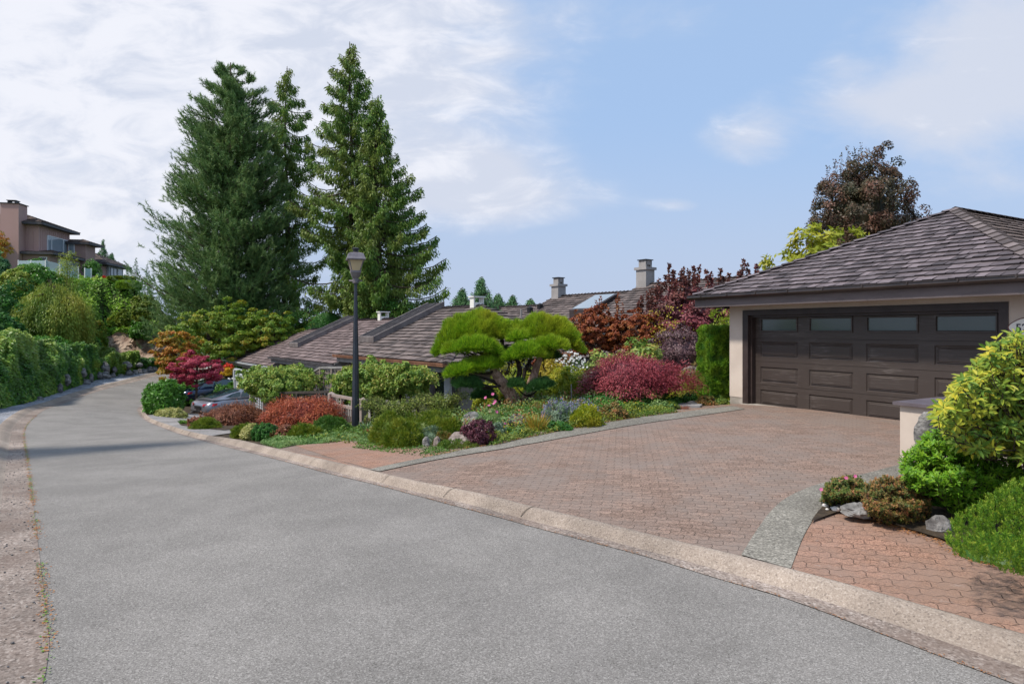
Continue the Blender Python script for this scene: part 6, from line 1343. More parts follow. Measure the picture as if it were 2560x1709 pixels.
# chartreuse shrubs, daisies, rhododendron
gC = 'chartreuse shrubs behind the cloud pine'
for lab, u, vt, w, Y, mt in (('chartreuse shrub left of the laceleaf maple, in front of the daisies',1420,916,130,15.4,'chart'),('yellow shrub directly behind the fork of the cloud pine',1300,905,120,16.4,'chart'),('low chartreuse shrub left behind the pine trunk',1235,958,110,15.6,'chart'),('yellow green shrub right of the pine fork',1375,895,90,16.6,'yellow'),('low chartreuse shrub between pine and spirea',1345,960,80,15.2,'lime')):
    shrub('chartreuse_shrub', lab, 'shrub', mt, u, vt, w, Y, gC, ncl=110, nl=70, rc=.18, L=.06, W=.032, depth=.25, lump=.22, crnd=.6)
flowers('drift of white daisies left of the green rhododendron', 'daisy_drift', 'daisy', 1425, 884, 130, 17.4, 420, .060, 'ground', seed=9, base_ncl=90, L=.07, W=.02, k=9)
for lab, u, vt, w, Y in (('green rhododendron behind the burgundy laceleaf maple, right part',1600,850,130,18.0),('lower green rhododendron between daisies and laceleaf maple',1515,874,120,17.4)):
    shrub('rhododendron', lab, 'shrub', 'rhodo_g', u, vt, w, Y, 'green rhododendrons in the garden', ncl=90, nl=34, rc=.2, L=.15, W=.055, depth=.2, lump=.15, kind='leaf', up=.6)
shrub('low_plant', 'rusty low foliage between the pine and the daisies', 'plant', 'rust', 1375, 862, 130, 18.5, ncl=60, nl=60, rc=.2, L=.07, W=.05, stems=False)
def lacemaple(label, mat, u, vt, vb, w, Y, seed, ncl=120, nl=85, group='laceleaf maples', stemh=True, L=.062, W=.019, ry=.8):
    x, y = XY(u, Y); zt_, zb_ = H-(vt-V0)/F*Y, H-(vb-V0)/F*Y; g = h1(x, y)+.06; rx = w/F*Y/2
    o = thing('laceleaf_maple', label, 'tree', (x, y, g), group); c = np.array([x, y, zb_+.18*(zt_-zb_)]); R = np.array([rx, rx*ry, (zt_-c[2])]); b = MB(); r = np.random.RandomState(seed)
    d = dome_dirs(r, ncl, -.12); lm = 1+.10*np.sin(d[:,0]*5+seed)+.08*np.sin(d[:,1]*7-d[:,0]*4+seed*2); pc = c+d*R*(lm*(1-.28*r.rand(ncl)**2))[:,None]
    for k_, inner in ((nl, 1.0),):
        n = ncl*k_; ci = np.repeat(np.arange(ncl), k_); rcl = .17*rx
        q = rdir(r, n)*r.uniform(.1, 1, (n,1))**.5; pp = pc[ci]+q*np.array([rcl*1.5, rcl*1.5, rcl*.55]); pp[:,2] -= ((q[:,0]**2+q[:,1]**2)*rcl*.8)
        ax = nrm(d[ci]*np.array([.8,.8,.1])+q*.8+np.array([0,0,-.45])+rdir(r, n)*.75); leaves(b, pp, ax, nrm(d[ci]+np.array([0,0,1.0])+rdir(r, n)*.5), L*r.uniform(.7, 1.3, n), W, np.clip(r.rand(ncl)[ci]*.5+r.rand(n)*.5, 0, 1))
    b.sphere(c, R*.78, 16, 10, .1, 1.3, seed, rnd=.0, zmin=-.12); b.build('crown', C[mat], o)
    t = MB(); t.tube([(x, y, g-.2), (x+.05, y, g+(c[2]-g)*.5), (x-.06*rx, y, c[2]+R[2]*.4)], [.075*rx**.5, .06*rx**.5, .03], 7)
    for k_ in range(12): a = k_*.55; t.tube([(x, y, c[2]-.02), (x+rx*.4*math.cos(a), y+rx*.32*math.sin(a), c[2]+R[2]*.5), (x+rx*.8*math.cos(a), y+rx*.64*math.sin(a), c[2]+R[2]*.3)], [.03,.02,.008], 4, cap=False)
    t.build('trunk', M['twig'], o); return o
lacemaple('burgundy laceleaf maple, a wide dome in front of the rhododendron', 'lace_red', 1585, 888, 972, 266, 14.6, 3, 260, 110)
lacemaple('orange red laceleaf maple left of the street lamp', 'lace_orange', 762, 990, 1066, 186, 15.8, 5, 170, 100)
lacemaple('bronze brown laceleaf maple in front of the parked car', 'lace_brown', 586, 1010, 1060, 144, 19.6, 7, 150, 95, W=.024, L=.08)
# hedge column: clipped, square in plan
def hedge_box(label, u, vt, vb, w, Y, mat, seed, depth=.8, rot=.5, n=16000, L=.05, W=.014, group=None, rough=.035, name='clipped_hedge'):
    x, y = XY(u, Y); zt_ = H-(vt-V0)/F*Y; zb_ = H-(vb-V0)/F*Y; hw = w/F*Y/2/1.12; o = thing(name, label, 'hedge', (x, y, zb_), group); r = np.random.RandomState(seed); b = MB()
    hx, hy, hz2 = hw, depth/2, (zt_-zb_)/2; P_, N_ = [], []
    for ax, sgn, wt_ in ((0,1,hy*hz2),(0,-1,hy*hz2),(1,1,hx*hz2),(1,-1,hx*hz2),(2,1,hx*hy)):
        k = int(n*wt_/(2*hy*hz2+2*hx*hz2+hx*hy)); q = r.uniform(-1, 1, (k,3)); q[:,ax] = sgn; nn_ = np.zeros((k,3)); nn_[:,ax] = sgn; P_.append(q*np.array([hx,hy,hz2])); N_.append(nn_)
    p = np.concatenate(P_); nv = np.concatenate(N_); q = p/np.array([hx,hy,hz2]); k_ = (np.abs(q)**8).sum(1)**(-1/8); p = p*(.25+.75*k_[:,None] if False else k_[:,None]*1.0)
    nz = np.array([mnoise.noise(Vector((a[0]*5, a[1]*5, a[2]*5+seed)))+.5*mnoise.noise(Vector((a[0]*13, a[1]*13, a[2]*9))) for a in p]); p = p+nv*(nz*rough*1.6-.02)[:,None]
    cs, sn = math.cos(rot), math.sin(rot); Rm = np.array([[cs,-sn,0],[sn,cs,0],[0,0,1]]); p = p@Rm.T+np.array([x, y, (zt_+zb_)/2]); nv = nv@Rm.T
    k = len(p); leaves(b, p, nrm(nv*.75+np.array([0,0,.75])+rdir(r, k)*.6), rdir(r, k), L*r.uniform(.6, 1.3, k), W, np.clip(.45+nz*.9+r.uniform(-.25, .25, k), 0, 1), 'leaf')
    a_, b_, c_ = Rm@np.array([hx*1.86,0,0]), Rm@np.array([0,hy*1.86,0]), np.array([0,0,hz2*1.9]); b.obox(np.array([x,y,(zt_+zb_)/2])-a_/2-b_/2-c_/2-np.array([0,0,.02]), a_, b_, c_, .1)
    b.build('foliage', C[mat], o); return o
hedge_box('tall square clipped yew hedge column against the garage corner', 1788, 818, 992, 72, 15.6, 'yew', 3, .75, .12, 34000, .065, .018, rough=.05)
for lab, u, vt, w, Y, mt in (('brownish green shrub between the laceleaf maple and the flagstones',1712,928,86,16.2,'chart'),('small yellowing shrub left of the clipped hedge column',1742,908,50,17.0,'redtop')):
    shrub('garden_shrub', lab, 'shrub', mt, u, vt, w, Y, 'shrubs beside the stepping stones', ncl=60, nl=60, rc=.2, L=.05, W=.02, lo=-.05)
# path light and stakes
p = P(1274, 1076, 11.2); ol = thing('path_light', 'black cylindrical garden path light in front of the round boulder', 'garden light', tuple(p))
b = MB(); b.lathe(p, [(.02,-.1),(.02,.06),(.045,.07),(.05,.15),(.03,.19),(0,.19)], 10); b.build('lamp_head', M['black'], ol)
p = P(1429, 995, 14.2); b = MB(); b.tube([p-Vector((0,0,.1)), P(1428, 960, 14.2)], .014, 6); tag(b.build('garden_stake', M['greytrim'], loc=tuple(p)), 'thin grey metal stake in front of the chartreuse shrub', 'stake')

# ---------------------------------------------------------------- left beds by the lamp
shrub('round_shrub', 'olive green rounded shrub at the kerb, left of the variegated one', 'shrub', 'heath', 612, 1062, 66, 13.9, 'clipped mounds at the kerb', ncl=90, nl=60, rc=.16, L=.05, W=.014, kind='tri', mode='spike', out=1, lump=.06)
shrub('round_shrub', 'cream variegated rounded shrub between the olive and the dark green ball', 'shrub', 'cream', 627, 1061, 44, 13.2, 'clipped mounds at the kerb', ncl=70, nl=46, rc=.18, L=.05, W=.03, lump=.06, lo=-.1)
shrub('round_shrub', 'dark green clipped ball at the kerb, right of the variegated shrub', 'shrub', 'ball', 665, 1057, 68, 13.0, 'clipped mounds at the kerb', ncl=130, nl=70, rc=.14, L=.035, W=.018, lump=.05)
shrub('bronze_shrub', 'low bronze leaved shrub right of the dark green ball', 'shrub', 'lace_brown', 712, 1064, 70, 13.0, ncl=70, nl=40, rc=.2, L=.06, W=.03, stems=False, lo=0)
shrub('juniper_mound', 'juniper mound directly left of the lamp post foot', 'shrub', 'juniper', 828, 1042, 96, 13.9, 'juniper mounds by the lamp', ncl=110, nl=60, rc=.16, L=.06, W=.014, kind='tri', mode='spike', out=.9, up=.2, lump=.12, stems=False, lo=0)
shrub('juniper_mound', 'low olive mound below the orange red laceleaf maple', 'shrub', 'heath', 763, 1063, 92, 12.9, 'juniper mounds by the lamp', ncl=90, nl=60, rc=.16, L=.06, W=.014, kind='tri', mode='spike', out=.9, up=.2, lump=.12, stems=False, lo=0)
shrub('low_plant', 'small shrub with blue flowers right of the lamp foot', 'plant', 'reddish', 932, 1074, 50, 12.6, ncl=30, nl=40, rc=.25, stems=False, lo=0)
gcover('light green ground cover strip along the paved bay, left of the lamp foot', [(652,1106),(699,1120),(737,1113),(819,1107),(862,1101),(893,1102),(893,1086),(800,1086),(720,1090),(660,1096)], 'ground_g', 17000, .032, .02, .10, 5)
gcover('light green ground cover strip right of the lamp foot', [(895,1110),(980,1103),(985,1090),(895,1090)], 'ground_g', 6000, .032, .02, .09, 6)
gcover('mixed green ground cover between the kerb mounds and the fence', mat='juniper', n=16000, poly=[(-6.3,14.2),(-4.2,11.8),(-2.2,12.2),(-3.2,16.5),(-6.5,19.5),(-8,18)], hgt=.12, L=.05, W=.03, seed=7)
# planted island in the pale drive
isl = [XY(445, 20.5), XY(452, 19.0), XY(560, 17.0), XY(655, 18.6), XY(660, 21.2), XY(540, 21.5)]
struct(sheet(isl, .3, .10), 'planting_bed', M['soil'], True)
shrub('green_mound', 'flat green clipped mound at the tip of the planted island', 'shrub', 'heath', 513, 1046, 74, 17.9, None, ncl=90, nl=70, rc=.16, L=.05, W=.016, kind='tri', mode='spike', out=1, lump=.05, stems=False, lo=-.02)
shrub('bronze_shrub', 'small bronze shrub between the grass tuft and the flat green mound', 'shrub', 'lace_brown', 489, 1042, 34, 18.6, ncl=40, nl=40, rc=.22, L=.06, W=.03, stems=False)
# arbor vines
for lab, u, vt, w, Y, vb, sd in (('leafy vine mound over the gate, left of the street lamp, under the middle roof',703,916,180,20.8,990,3),('leafy vine mound under the copper gutter, right of the street lamp',918,908,150,18.2,1000,4),('drooping leafy vine reaching right below the copper gutter',1015,914,130,18.0,985,5)):
    x, y = XY(u, Y); zt_, zb_ = H-(vt-V0)/F*Y, H-(vb-V0)/F*Y; rx = w/F*Y/2; o = thing('climbing_vine', lab, 'vine', (x, y, h1(x, y)), 'leafy vines grown over arbors'); b = MB()
    cz = zb_+(zt_-zb_)*.38; cloud(b, (x, y, cz), (rx, rx*.7, (zt_-cz)), 300, .115, 66, .08, .048, lo=-.62, seed=sd, core=.6, depth=.3, lump=.42, bias=-.45, rand=.8, crnd=.4)
    r = np.random.RandomState(sd)
    for k in range(130):                                # loose sprays reaching out
        a = r.rand()*6.28; e = r.uniform(.0, 1.3); p0 = np.array([x+rx*.85*math.cos(a)*math.cos(e), y+rx*.6*math.sin(a)*math.cos(e), cz+(zt_-cz)*.9*math.sin(e)]); d = nrm(np.array([math.cos(a), math.sin(a)*.7, r.uniform(-.1, .9)])); m_ = 22
        t = r.uniform(0, 1, (m_,1)); pp = p0+d*t*.42+np.array([0,0,-.2])*t*t+r.normal(size=(m_,3))*.025; leaves(b, pp, rdir(r, m_)+np.array([0,0,-.4]), rdir(r, m_), .075, .04, r.uniform(.4, 1, m_))
    b.build('foliage', C['arbor'], o); b = MB(); g = h1(x, y)
    for k in range(4): b.tube([(x+.3*k-.4, y, g-.2), (x+.2*k-.3, y+.1, (g+cz)/2), (x+.5*k-.8, y, cz+.2)], [.05,.045,.03], 6)
    b.build('stem', M['twig'], o)
# laurel hedge at the bend and around the car
gL = 'laurel shrubs at the bend'
for lab, u, vt, w, Y in (('glossy laurel mass at the kerb where the road bends',410,952,88,27.0),('glossy laurel left of the parked car, below the crimson maple',466,950,86,32.2),('glossy laurel behind the tail of the parked car',512,958,50,33.2),('lower glossy laurel at the kerb in front of the laurel mass',400,972,62,25.2)):
    shrub('laurel', lab, 'shrub', 'laurel', u, vt, w, Y, gL, ncl=150, nl=60, rc=.15, L=.15, W=.055, depth=.2, lump=.14, up=.5, stems=False)
for lab, u, vt, w, Y in (('bright laurel clump behind the car roof, left',540,956,70,33.0),('bright laurel clump behind the car roof, in front of the louvred fence',580,955,56,32.4)):
    shrub('laurel', lab, 'shrub', 'laurel', u, vt, w, Y, gL, ncl=80, nl=60, rc=.18, L=.17, W=.06, depth=.2, up=.6, stems=False)
shrub('cream_edging', 'pale yellow low edging plants below the laurel mass', 'plant', 'cream', 426, 1020, 78, 24.4, ncl=90, nl=50, rc=.2, L=.08, W=.035, stems=False, lo=0, ry=.35, lump=.15)
# hanging basket
p = P(570, 930, 36); ob = thing('hanging_basket', 'hanging basket of yellow and red flowers under the farthest roof', 'flower basket', tuple(p))
b = MB(); b.lathe(p, [(0,-.35),(.2,-.28),(.28,-.05),(.30,0)], 12); b.build('basket', M['twig'], ob)
b = MB(); cloud(b, p+Vector((0,0,.02)), (.36,.36,.34), 50, .25, 40, .06, .05, lo=-.6, seed=3, core=.5); b.build('flowers', C['yelfl'], ob)
b = MB(); cloud(b, p+Vector((.05,0,.28)), (.28,.28,.18), 26, .3, 26, .06, .05, lo=0, seed=4, core=0); b.build('flowers', C['redfl'], ob)
b = MB(); b.tube([p+Vector((0,0,.2)), p+Vector((0,0,.85))], .01, 4); b.build('chain', M['black'], ob)
flowers('white flowering plants beyond the crimson maple', 'white_flowers', 'daisy', 520, 922, 120, 35, 60, .12, 'ground', seed=12, base_ncl=30, L=.1, W=.05, k=8)

# ---------------------------------------------------------------- right foreground planting
def big_rhodo():
    u, vt, Yc = 2470, 900, 5.7; c = np.array([4.72, 5.55, .95]); x, y = c[:2]; o = thing('rhododendron', 'large yellow green rhododendron covering the garden wall at the right edge', 'shrub', (x, y, .1))
    r = np.random.RandomState(8); b = MB(); st = MB()
    # whorls: centre (photo px) scattered over the bush outline
    outline = [(2150,985),(2168,960),(2215,930),(2260,960),(2300,935),(2330,880),(2360,840),(2420,800),(2470,795),(2560,790),(2700,800),(2800,900),(2800,1130),(2560,1130),(2500,1105),(2450,1108),(2420,1050),(2390,1075),(2360,1120),(2320,1085),(2290,1110),(2250,1070),(2240,1030),(2210,1000)]
    outline = [(2334,1035),(2345,1010),(2372,988),(2388,968),(2398,940),(2438,930),(2445,900),(2468,872),(2490,862),(2492,845),(2540,850),(2530,830),(2560,832),(2700,830),(2820,900),(2850,1120),(2620,1160),(2560,1150),(2500,1120),(2440,1138),(2400,1110),(2372,1100),(2350,1062)]
    outp = np.array(outline, float); q = np.c_[r.uniform(2330, 2850, 9000), r.uniform(826, 1160, 9000)]; q = q[in_poly(q, outp)]
    pts = []
    for a in q:
        Y = 5.5+r.uniform(-.62, .75)+ (a[0]-2560)*.0012
        if all(np.linalg.norm(np.array([a[0]-z[0], a[1]-z[1], (Y-z[2])*260])) > 15 for z in pts): pts.append((a[0], a[1], Y))
        if len(pts) > 1500: break
    cen = np.array(P(2600, 1120, 6.0))
    for a in pts:
        c = np.array(P(*a)); outd = nrm(c-cen+np.array([0,-.35,.1])); ax = nrm(outd*.8+np.array([0,0,.7])+r.normal(size=3)*.35); n = r.randint(7, 12); s = nrm(np.cross(ax, [.2,.1,1.])); t = np.cross(ax, s)
        th = np.linspace(0, 6.283, n, endpoint=False)+r.rand()*6+r.normal(size=n)*.25; drop = r.uniform(-.25, .55, n)[:,None]
        d = nrm(np.outer(np.cos(th), s)+np.outer(np.sin(th), t)+ax*drop); pp = c+d*.008-ax*r.uniform(0, .045, (n,1)); k0 = r.rand()
        leaves(b, pp, d, np.repeat(ax[None], n, 0)*1.0+rdir(r, n)*.25, r.uniform(.050, .088, n), r.uniform(.020, .030, n), np.clip(k0*.7+r.uniform(-.15, .45, n), 0, 1), 'fold')
        st.tube([c, c-ax*.10, (c-ax*.16)*.75+cen*.25], [.003,.004,.005], 4, cap=False)
    for k in range(26):
        e = np.array(P(r.uniform(2380, 2700), r.uniform(900, 1120), 5.9+r.uniform(-.3, .5))); m_ = (e+np.array([4.9, 5.9, .15]))/2+r.normal(size=3)*.10; st.tube([np.array([4.9+r.uniform(-.1,.1), 5.9, .05]), m_, e], [.016,.012,.005], 5, cap=False)
    b.build('foliage', C['rhodo'], o); st.build('stem', M['bark'], o)
big_rhodo()
def sprigs(label, name, mat, outline, Y0, dY, n, rr, L, W, k, seed, mode='whorl', group=None, cen=None, stem=True, cat='shrub', up=.6, kind='leaf', core=None):
    """leafy sprigs scattered through a body whose silhouette is given; each at its own depth"""
    r = np.random.RandomState(seed); o_ = np.array(outline, float); q = np.c_[r.uniform(o_[:,0].min(), o_[:,0].max(), n*5), r.uniform(o_[:,1].min(), o_[:,1].max(), n*5)]; q = q[in_poly(q, o_)][:n]
    m0 = o_.mean(0); b0 = P(m0[0], o_[:,1].max(), Y0); o = thing(name, label, cat, (b0.x, b0.y, max(b0.z, h1(b0.x, b0.y))), group); b = MB(); st = MB(); cn = np.array(P(m0[0], o_[:,1].max(), Y0+dY*.4))
    half = (o_.max(0)-o_.min(0))/2
    for a in q:
        e = np.clip(1-(((a-m0)/half)**2).sum()*.55, .05, 1)**.5; Y = Y0-dY*e*r.uniform(.15, 1)**.5+dY*.25+(a[1]<m0[1])*dY*.25; c = np.array(P(a[0], a[1], Y)); c[2] = max(c[2], h1(c[0], c[1])+.12)
        outd = nrm(c-cn); ax = nrm(outd*.7+np.array([0,0,up])+r.normal(size=3)*.3); s = nrm(np.cross(ax, [.2,.1,1.])); t = np.cross(ax, s); k0 = r.rand()
        if mode == 'whorl':
            th = r.uniform(0, 6.283, k); d = nrm(np.outer(np.cos(th), s)+np.outer(np.sin(th), t)+ax*r.uniform(-.1, 1.0, (k,1))); pp = c-ax*r.uniform(0, rr, (k,1)); nv = np.repeat(ax[None], k, 0)+rdir(r, k)*.4
        else:
            th = r.uniform(0, 6.283, k); d = nrm(np.outer(np.cos(th), s)+np.outer(np.sin(th), t)+ax*1.3); pp = c-ax*np.linspace(0, rr, k)[:,None]; nv = rdir(r, k)
        leaves(b, pp, d, nv, L*r.uniform(.7, 1.25, k), W, np.clip(k0*.6+r.uniform(-.1, .45, k) + (.25 if mode == 'spike' else 0)*(np.arange(k) < 4), 0, 1), kind)
        if stem: st.tube([c, c-ax*rr*1.4, (c-ax*rr*1.6)*.7+cn*.3], [.002,.003,.004], 3, cap=False)
    if core: b.sphere(cn*.4+np.array(P(m0[0], m0[1], Y0+dY*.3))*.6, core, 18, 12, .12, 1.3, seed, rnd=.0)
    b.build('foliage', C[mat], o)
    if stem: st.build('stem', M['twig'], o)
    return o
sprigs('bright green azalea below the yellow green rhododendron', 'azalea', 'azalea', [(2250,1170),(2262,1128),(2290,1118),(2310,1090),(2345,1068),(2365,1085),(2420,1115),(2480,1120),(2540,1150),(2565,1190),(2540,1215),(2480,1235),(2420,1262),(2390,1285),(2360,1250),(2320,1230),(2270,1210),(2255,1195)], 5.9, .9, 900, .05, .048, .015, 16, 3, core=(.42,.36,.24))
sprigs('large bright heath shrub in the bottom right corner', 'heath_shrub', 'heathbig', [(2360,1340),(2375,1300),(2400,1275),(2440,1255),(2480,1225),(2530,1195),(2600,1180),(2800,1200),(2850,1500),(2640,1480),(2560,1425),(2500,1415),(2470,1395),(2440,1390),(2390,1372)], 4.35, 1.1, 2600, .055, .019, .0048, 26, 4, 'spike', core=(.36,.30,.17), stem=False, up=.8)
sprigs('rusty green rounded azalea between the flat rock and the dark stone', 'azalea', 'redtop', [(2150,1240),(2165,1205),(2210,1185),(2260,1190),(2300,1210),(2330,1250),(2325,1290),(2280,1312),(2230,1308),(2190,1290),(2160,1268)], 5.75, .7, 620, .05, .026, .010, 20, 5, core=(.25,.22,.18))
sprigs('low reddish azalea with magenta flowers at the tip of the bed', 'azalea', 'reddish', [(2052,1245),(2060,1215),(2080,1195),(2120,1186),(2155,1190),(2172,1215),(2165,1240),(2100,1252),(2062,1256)], 6.1, .6, 460, .04, .026, .011, 16, 6, core=(.17,.15,.10))
b = MB(); r = np.random.RandomState(3)
ofl = thing('azalea_flowers', 'four magenta flowers on the low reddish azalea', 'flowers', tuple(P(2100, 1215, 5.9)))
for u, v in ((2053,1223),(2115,1194),(2138,1190),(2101,1225)):
    c = np.array(P(u, v, 5.78)); th = np.linspace(0, 6.28, 6)[:-1]; nn_ = nrm(np.array([-.3,-.8,.5])); s = nrm(np.cross(nn_, [0,0,1.])); q = np.cross(nn_, s); d = np.outer(np.cos(th), s)+np.outer(np.sin(th), q)+nn_*.3; b = MB(); leaves(b, np.repeat(c[None], 5, 0), d, np.repeat(nn_[None], 5, 0), .020, .018, r.rand(5)); b.build('flower', C['pink'], ofl)
# rocks and pebbles of the right bed
bed_rock('flat grey slab of rock beside the white pebbles in the right bed', 2108, 1262, 2185, 1288, 5.6, 'rock', 21, .8)
bed_rock('dark grey rock right of the rusty green azalea', 2318, 1298, 2378, 1340, 5.3, 'rockdark', 22, .5)
bed_rock('pale lichen grey rock against the cream wall behind the bright azalea', 2290, 1052, 2345, 1140, 7.2, 'rock', 23, .4)
gP = 'pebbles at the tip of the right bed'
pb_ = [(2064,1262,15,'large pale grey'),(2090,1272,20,'largest white'),(2059,1254,8,'small white'),(2074,1256,9,'small grey round'),(2086,1258,10,'pinkish grey'),(2097,1262,12,'flat dark grey'),(2080,1266,8,'tiny tan'),(2100,1254,11,'striped grey'),(2092,1250,9,'upper white'),(2068,1270,8,'lower small grey'),(2076,1250,7,'upper tiny tan')]
for i, (u, v, w_, nm) in enumerate(pb_):
    p = G(u, v+4, .11); s = w_/F*p.y/2; b = MB(); b.sphere((p.x, p.y, p.z+s*.45), (s*1.1, s*.95, s*.7), 12, 8, .06, 1, i, rnd=.3+.7*RS.rand()); tag(b.build('pebble', M['pebble'], loc=tuple(p), smooth=True), nm+' pebble in the little pile at the tip of the right bed', 'pebble', gP)
# fallen leaf on the heath, and litter in the gutter
b = MB(); c = np.array(P(2422, 1357, 3.72)); leaves(b, c[None], np.array([[1,.1,.1]]), np.array([[0,-.6,.7]]), .05, .03, [.6]); tag(b.build('fallen_leaf', C['magnolia'], loc=tuple(c)), 'single tan fallen leaf lying on the bright heath shrub', 'leaf')
def litter(label, line, wdt, n, seed, mat='leaflitter', L=.02, cl=1.0, off=.008):
    r = np.random.RandomState(seed); pl = resample(line, 2000); t = r.rand(n*3); keep = np.array([mnoise.noise(Vector((a*60*cl, seed, 0))) for a in t]) > -.05; t = t[keep][:n]; m_ = len(t); p = pl[(t*1999).astype(int)]; tg = np.gradient(pl, axis=0)[(t*1999).astype(int)]; nn_ = np.c_[-tg[:,1], tg[:,0]]/np.hypot(tg[:,0], tg[:,1])[:,None]
    p = p+nn_*(r.normal(size=(m_,1))*wdt); z = hh(p[:,0], p[:,1])+off; b = MB(); leaves(b, np.c_[p, z], np.c_[rdir(r, m_)[:,:2], np.zeros(m_)+.1], rdir(r, m_)*.35+np.array([0,0,1]), L*r.uniform(.5, 1.4, m_), L*.6, r.rand(m_)); return tag(b.build('leaf_litter', C[mat]), label, 'leaf litter', kind='stuff')
litter('rusty leaf litter along the left edge of the asphalt', lin[:len(lin)//2], .022, 2600, 3, L=.018)
litter('green weeds in the crack along the left edge of the asphalt', lin[:len(lin)//2], .012, 900, 4, 'grass', L=.02, cl=.4)
litter('fine leaf litter along the right gutter edge', rin[:len(rin)//2], .012, 700, 5, L=.012)
litter('dry leaf litter at the foot of the right bed', [O2(2110,1290),O2(2209,1310),O2(2363,1358),O2(2420,1398),O2(2560,1430)], .05, 900, 6, L=.016, off=.1)
litter('dry leaf litter along the edging of the main bed', eB, .03, 900, 7, L=.02, off=.11)
# loose stones in the left gutter
r = np.random.RandomState(9); b = MB()
for i in range(900):
    j = int(r.rand()**1.2*1999); pl = resample(lin[:len(lin)//2], 2000); p = pl[j]+np.array([-.55, -.45])*r.uniform(.03, 1.0); s = r.uniform(.003, .011); b.sphere((p[0], p[1], h1(*p)+.006+s*.4+.03*0), (s, s*.8, s*.6), 6, 4, .2, 2, i, rnd=r.rand())
tag(b.build('loose_stones', M['rockdark']), 'small dark loose stones lying in the left gutter', 'stones', kind='stuff')

# ---------------------------------------------------------------- left bank and hillside planting
r = np.random.RandomState(17); n = 60000; t = r.rand(n); s = r.rand(n)**.85; b = MB(); q = np.zeros((n,3)); keep = np.ones(n, bool)
for i in range(n): q[i] = ivy_pt(t[i], s[i])
patch = np.array([mnoise.noise(Vector(a*.9)) for a in q]); drift = np.array([mnoise.noise(Vector((a[0]*2.6, a[1]*2.6, a[2]*2.2))) for a in q])
q += np.array([.5,-.45,.65])*(np.clip(drift, -.2, 1)[:,None]*.22+r.rand(n)[:,None]*.14)
leaves(b, q, nrm(np.array([.5,-.4,-.6])+rdir(r, n)*.8), nrm(np.array([.4,-.5,.9])+rdir(r, n)*.6), r.uniform(.07, .15, n), r.uniform(.06, .10, n), np.clip(.42+patch*.7+drift*.35+r.uniform(-.28, .28, n), 0, 1))
tag(b.build('ivy', C['ivy']), 'thick ivy covering the bank beside the road', 'ivy', kind='stuff')
n = 60000; b = MB(); U_ = r.uniform(-160, 400, n); Yh = r.uniform(40, 58, n); q = np.zeros((n,3))
for i in range(n): x, y = XY(U_[i], Yh[i]); q[i] = (x, y, hill_z(U_[i], Yh[i])+mnoise.noise(Vector((x*.35, y*.35, 2)))*.5*(1 if 40 < y < 56 else .15))
pa = np.array([mnoise.noise(Vector((a[0]*.5, a[1]*.5, 4))) for a in q]); dr = np.array([mnoise.noise(Vector((a[0]*1.7, a[1]*1.7, a[2]*1.7))) for a in q]); q[:,2] += np.clip(dr, -.1, 1)*.45+r.rand(n)*.15
leaves(b, q, nrm(np.array([.3,-.5,-.2])+rdir(r, n)), nrm(np.array([.3,-.7,.8])+rdir(r, n)*.7), r.uniform(.14, .30, n), r.uniform(.11, .2, n), np.clip(.4+pa*.7+dr*.4+r.uniform(-.25, .25, n), 0, 1))
tag(b.build('hill_cover', C['hill']), 'bright green creeping cover on the slope below the houses', 'ground cover', kind='stuff')
# weeping tree
def weeping(label, u, vt, vb, w, Y, seed, mat='willow', n=520, zb=None):
    x, y = XY(u, Y); zt_, zb_ = H-(vt-V0)/F*Y, H-(vb-V0)/F*Y; rx = w/F*Y/2; g = h1(x, y) if zb is None else zb; o = thing('weeping_tree', label, 'tree', (x, y, g)); r = np.random.RandomState(seed); b = MB(); t_ = MB()
    t_.tube([(x, y, g-.3), (x+.15, y, (g+zt_)/2), (x+.05, y, zt_-.2)], [.16,.12,.04], 7); hg = zt_-zb_
    for i in range(n):
        a = r.rand()*6.28; rad = math.sqrt(r.rand()); sx, sy = rx*rad*math.cos(a), rx*.8*rad*math.sin(a); z0 = zt_-hg*.42*rad**1.7*r.uniform(.8, 1.2)-.1*r.rand(); l = (z0-zb_)*r.uniform(.35, .95); m_ = int(30+l*30); tt = r.rand(m_,1)**.8; cl = mnoise.noise(Vector((sx*.9, sy*.9, seed)))
        pp = np.array([x+sx*(.9+.1), y+sy, z0])+np.c_[tt*sx*.12, tt*sy*.12, -tt*l]+r.normal(size=(m_,3))*np.array([.10,.10,.06]); leaves(b, pp, nrm(np.array([sx*.25, sy*.25, -1.1])+rdir(r, m_)*.5), rdir(r, m_), r.uniform(.12, .24, m_), .045, np.clip(.5+cl*.9+r.uniform(-.3, .3, m_), 0, 1))
        if i < 40: t_.tube([(x, y, (g+zt_)/2+r.rand()*(zt_-g)*.3), (x+sx*.5, y+sy*.5, z0+.2), (x+sx, y+sy, z0)], [.05,.03,.01], 4, cap=False)
    b.build('crown', C[mat], o); t_.build('trunk', M['bark'], o); return o
weeping('weeping yellow green tree on the slope behind the ivy bank', 132, 700, 872, 172, 41.5, 4)
tree('slender_tree', 'slender pale tree rising in front of the hill house windows', 'willow', 168, 612, 46, 45, 760, 46, 60, .12, .05, .3, 5, 1, None, flatc=1, tr=.04, depth=.5, zb=0.5, ry=.9, kind='leaf')
gS = 'shrubs on the slope below the hill houses'
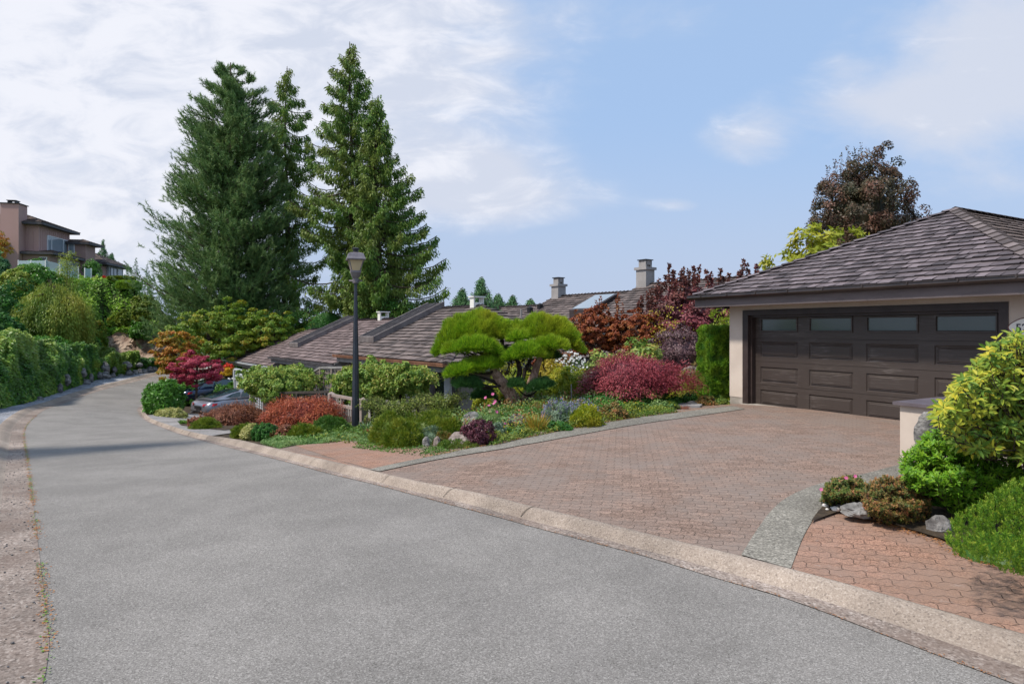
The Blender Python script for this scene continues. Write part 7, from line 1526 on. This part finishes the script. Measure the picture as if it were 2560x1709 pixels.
for i, (lab, u, vt, w, Y, mt, zz_) in enumerate([('dark green shrub mass on the slope at the left edge',20,705,150,41,'ball',860),('yellow green shrub left of the weeping tree top',42,672,90,43,'willow',740),('leafy hedge below the glass balustrade',90,666,120,44,'laurel',720),('dark shrub directly below the terrace hedge',100,684,120,45,'laurel',760),('green shrub right of the weeping tree with orange tips',238,800,50,47,'vinemaple',880),
    ('low green shrub right of the weeping tree',215,828,60,44,'laurel',890),('olive shrub on the bright slope above the rock face',312,778,34,53,'heath',810),('small orange tipped shrub on the slope above the rock face',286,786,24,53,'vinemaple',815),('broad green shrub above the right end of the rock face',352,795,50,52,'laurel',845),('olive shrub at the right end of the slope beside the pine',362,740,60,50,'heath',800),
    ('dark green shrub left of the rock face',248,822,30,49,'laurel',870),('young green shrub on the far left below the wing wall',0,640,46,44,'fir',720),('dark bush behind the ivy at the left edge',-10,775,140,37,'ball',880),('green shrub behind the ivy bank under the weeping tree',90,846,150,38.5,'laurel',880),('green tuft at the foot of the rock face',262,868,22,49.5,'laurel',900)]):
    x, y = XY(u, Y); c = np.array([x, y, H-(zz_-V0)/F*Y]); zt_ = H-(vt-V0)/F*Y; rx = w/F*Y/2; o = thing('slope_shrub', lab, 'shrub', tuple(c), gS); b = MB(); hg = zt_-c[2]
    cloud(b, c+np.array([0,0,hg*.3]), (rx, rx*.8, hg*.7), 80, .2, 80, .17, .10, lo=-.4, seed=i+30, core=.7, depth=.25, lump=.22); b.build('foliage', C[mt], o)
hedge_box('upper clipped hedge on the edge of the hilltop', 304, 693, 708, 56, 57.8, 'heath', 5, 1.6, .1, 7000, .14, .06, 'clipped hedges on the hilltop')
hedge_box('lower clipped hedge on the edge of the hilltop, nearer the pine', 322, 705, 724, 46, 57.0, 'hill', 6, 1.8, .1, 7000, .14, .06, 'clipped hedges on the hilltop')
for lab, u, vt, w, Y, vb, mt in (('round clipped shrub on the hilltop terrace',92,646,38,54.5,668,'laurel'),('green japanese maple against the brown hill house wall',230,648,38,60,690,'laurel'),('low green shrubs beside the terrace rail',62,662,30,53,676,'laurel'),('small dark bush beside the terrace steps',248,684,14,57.5,700,'fir'),('tiny red flowering bush below the sunroom',259,690,9,57.5,704,'redfl')):
    x, y = XY(u, Y); c = np.array([x, y, H-(vb-V0)/F*Y]); rx = w/F*Y/2; hg = (vb-vt)/F*Y; o = thing('terrace_shrub', lab, 'shrub', tuple(c), 'shrubs on the hilltop terrace'); b = MB(); cloud(b, c+np.array([0,0,hg*.3]), (rx, rx*.8, hg*.7), 40, .25, 50, .12, .07, lo=-.3, seed=u, core=.7); b.build('foliage', C[mt], o)
tree('maple_tree', 'small orange tinged maple at the left edge, in front of the mauve wing', 'orangemaple', -22, 572, 100, 47, 640, 60, 60, .12, .08, .2, 61, 1, None, tr=.05, depth=.6, zb=4.0)
# tree outside the left edge whose thin boughs shade the road
x, y = -15.4, 9.6; o = thing('roadside_fir', 'fir at the roadside, beyond the left edge of the view', 'tree', (x, y, -.3)); tb = MB(); tb.tube([(x, y, -.6), (x, y, 7), (x, y, 13.5)], [.25,.15,.04], 8); b = MB(); r = np.random.RandomState(2)
for k in range(60):
    z = 5.0+8*k/60; a = k*2.4; l = 2.3*(1-(z-5)/9.5)*r.uniform(.6, 1.1); d = np.array([math.cos(a), math.sin(a), -.1]); tb.tube([(x, y, z), np.array([x, y, z])+d*l], [.04,.01], 4, cap=False); m_ = int(l*150); s = r.rand(m_,1); leaves(b, np.array([x, y, z])+d*l*s+r.normal(size=(m_,3))*np.array([.16,.16,.06]), nrm(d+rdir(r, m_)), rdir(r, m_), .22, .09, r.rand(m_))
tb.build('trunk', M['bark'], o); b.build('crown', C['fir'], o)
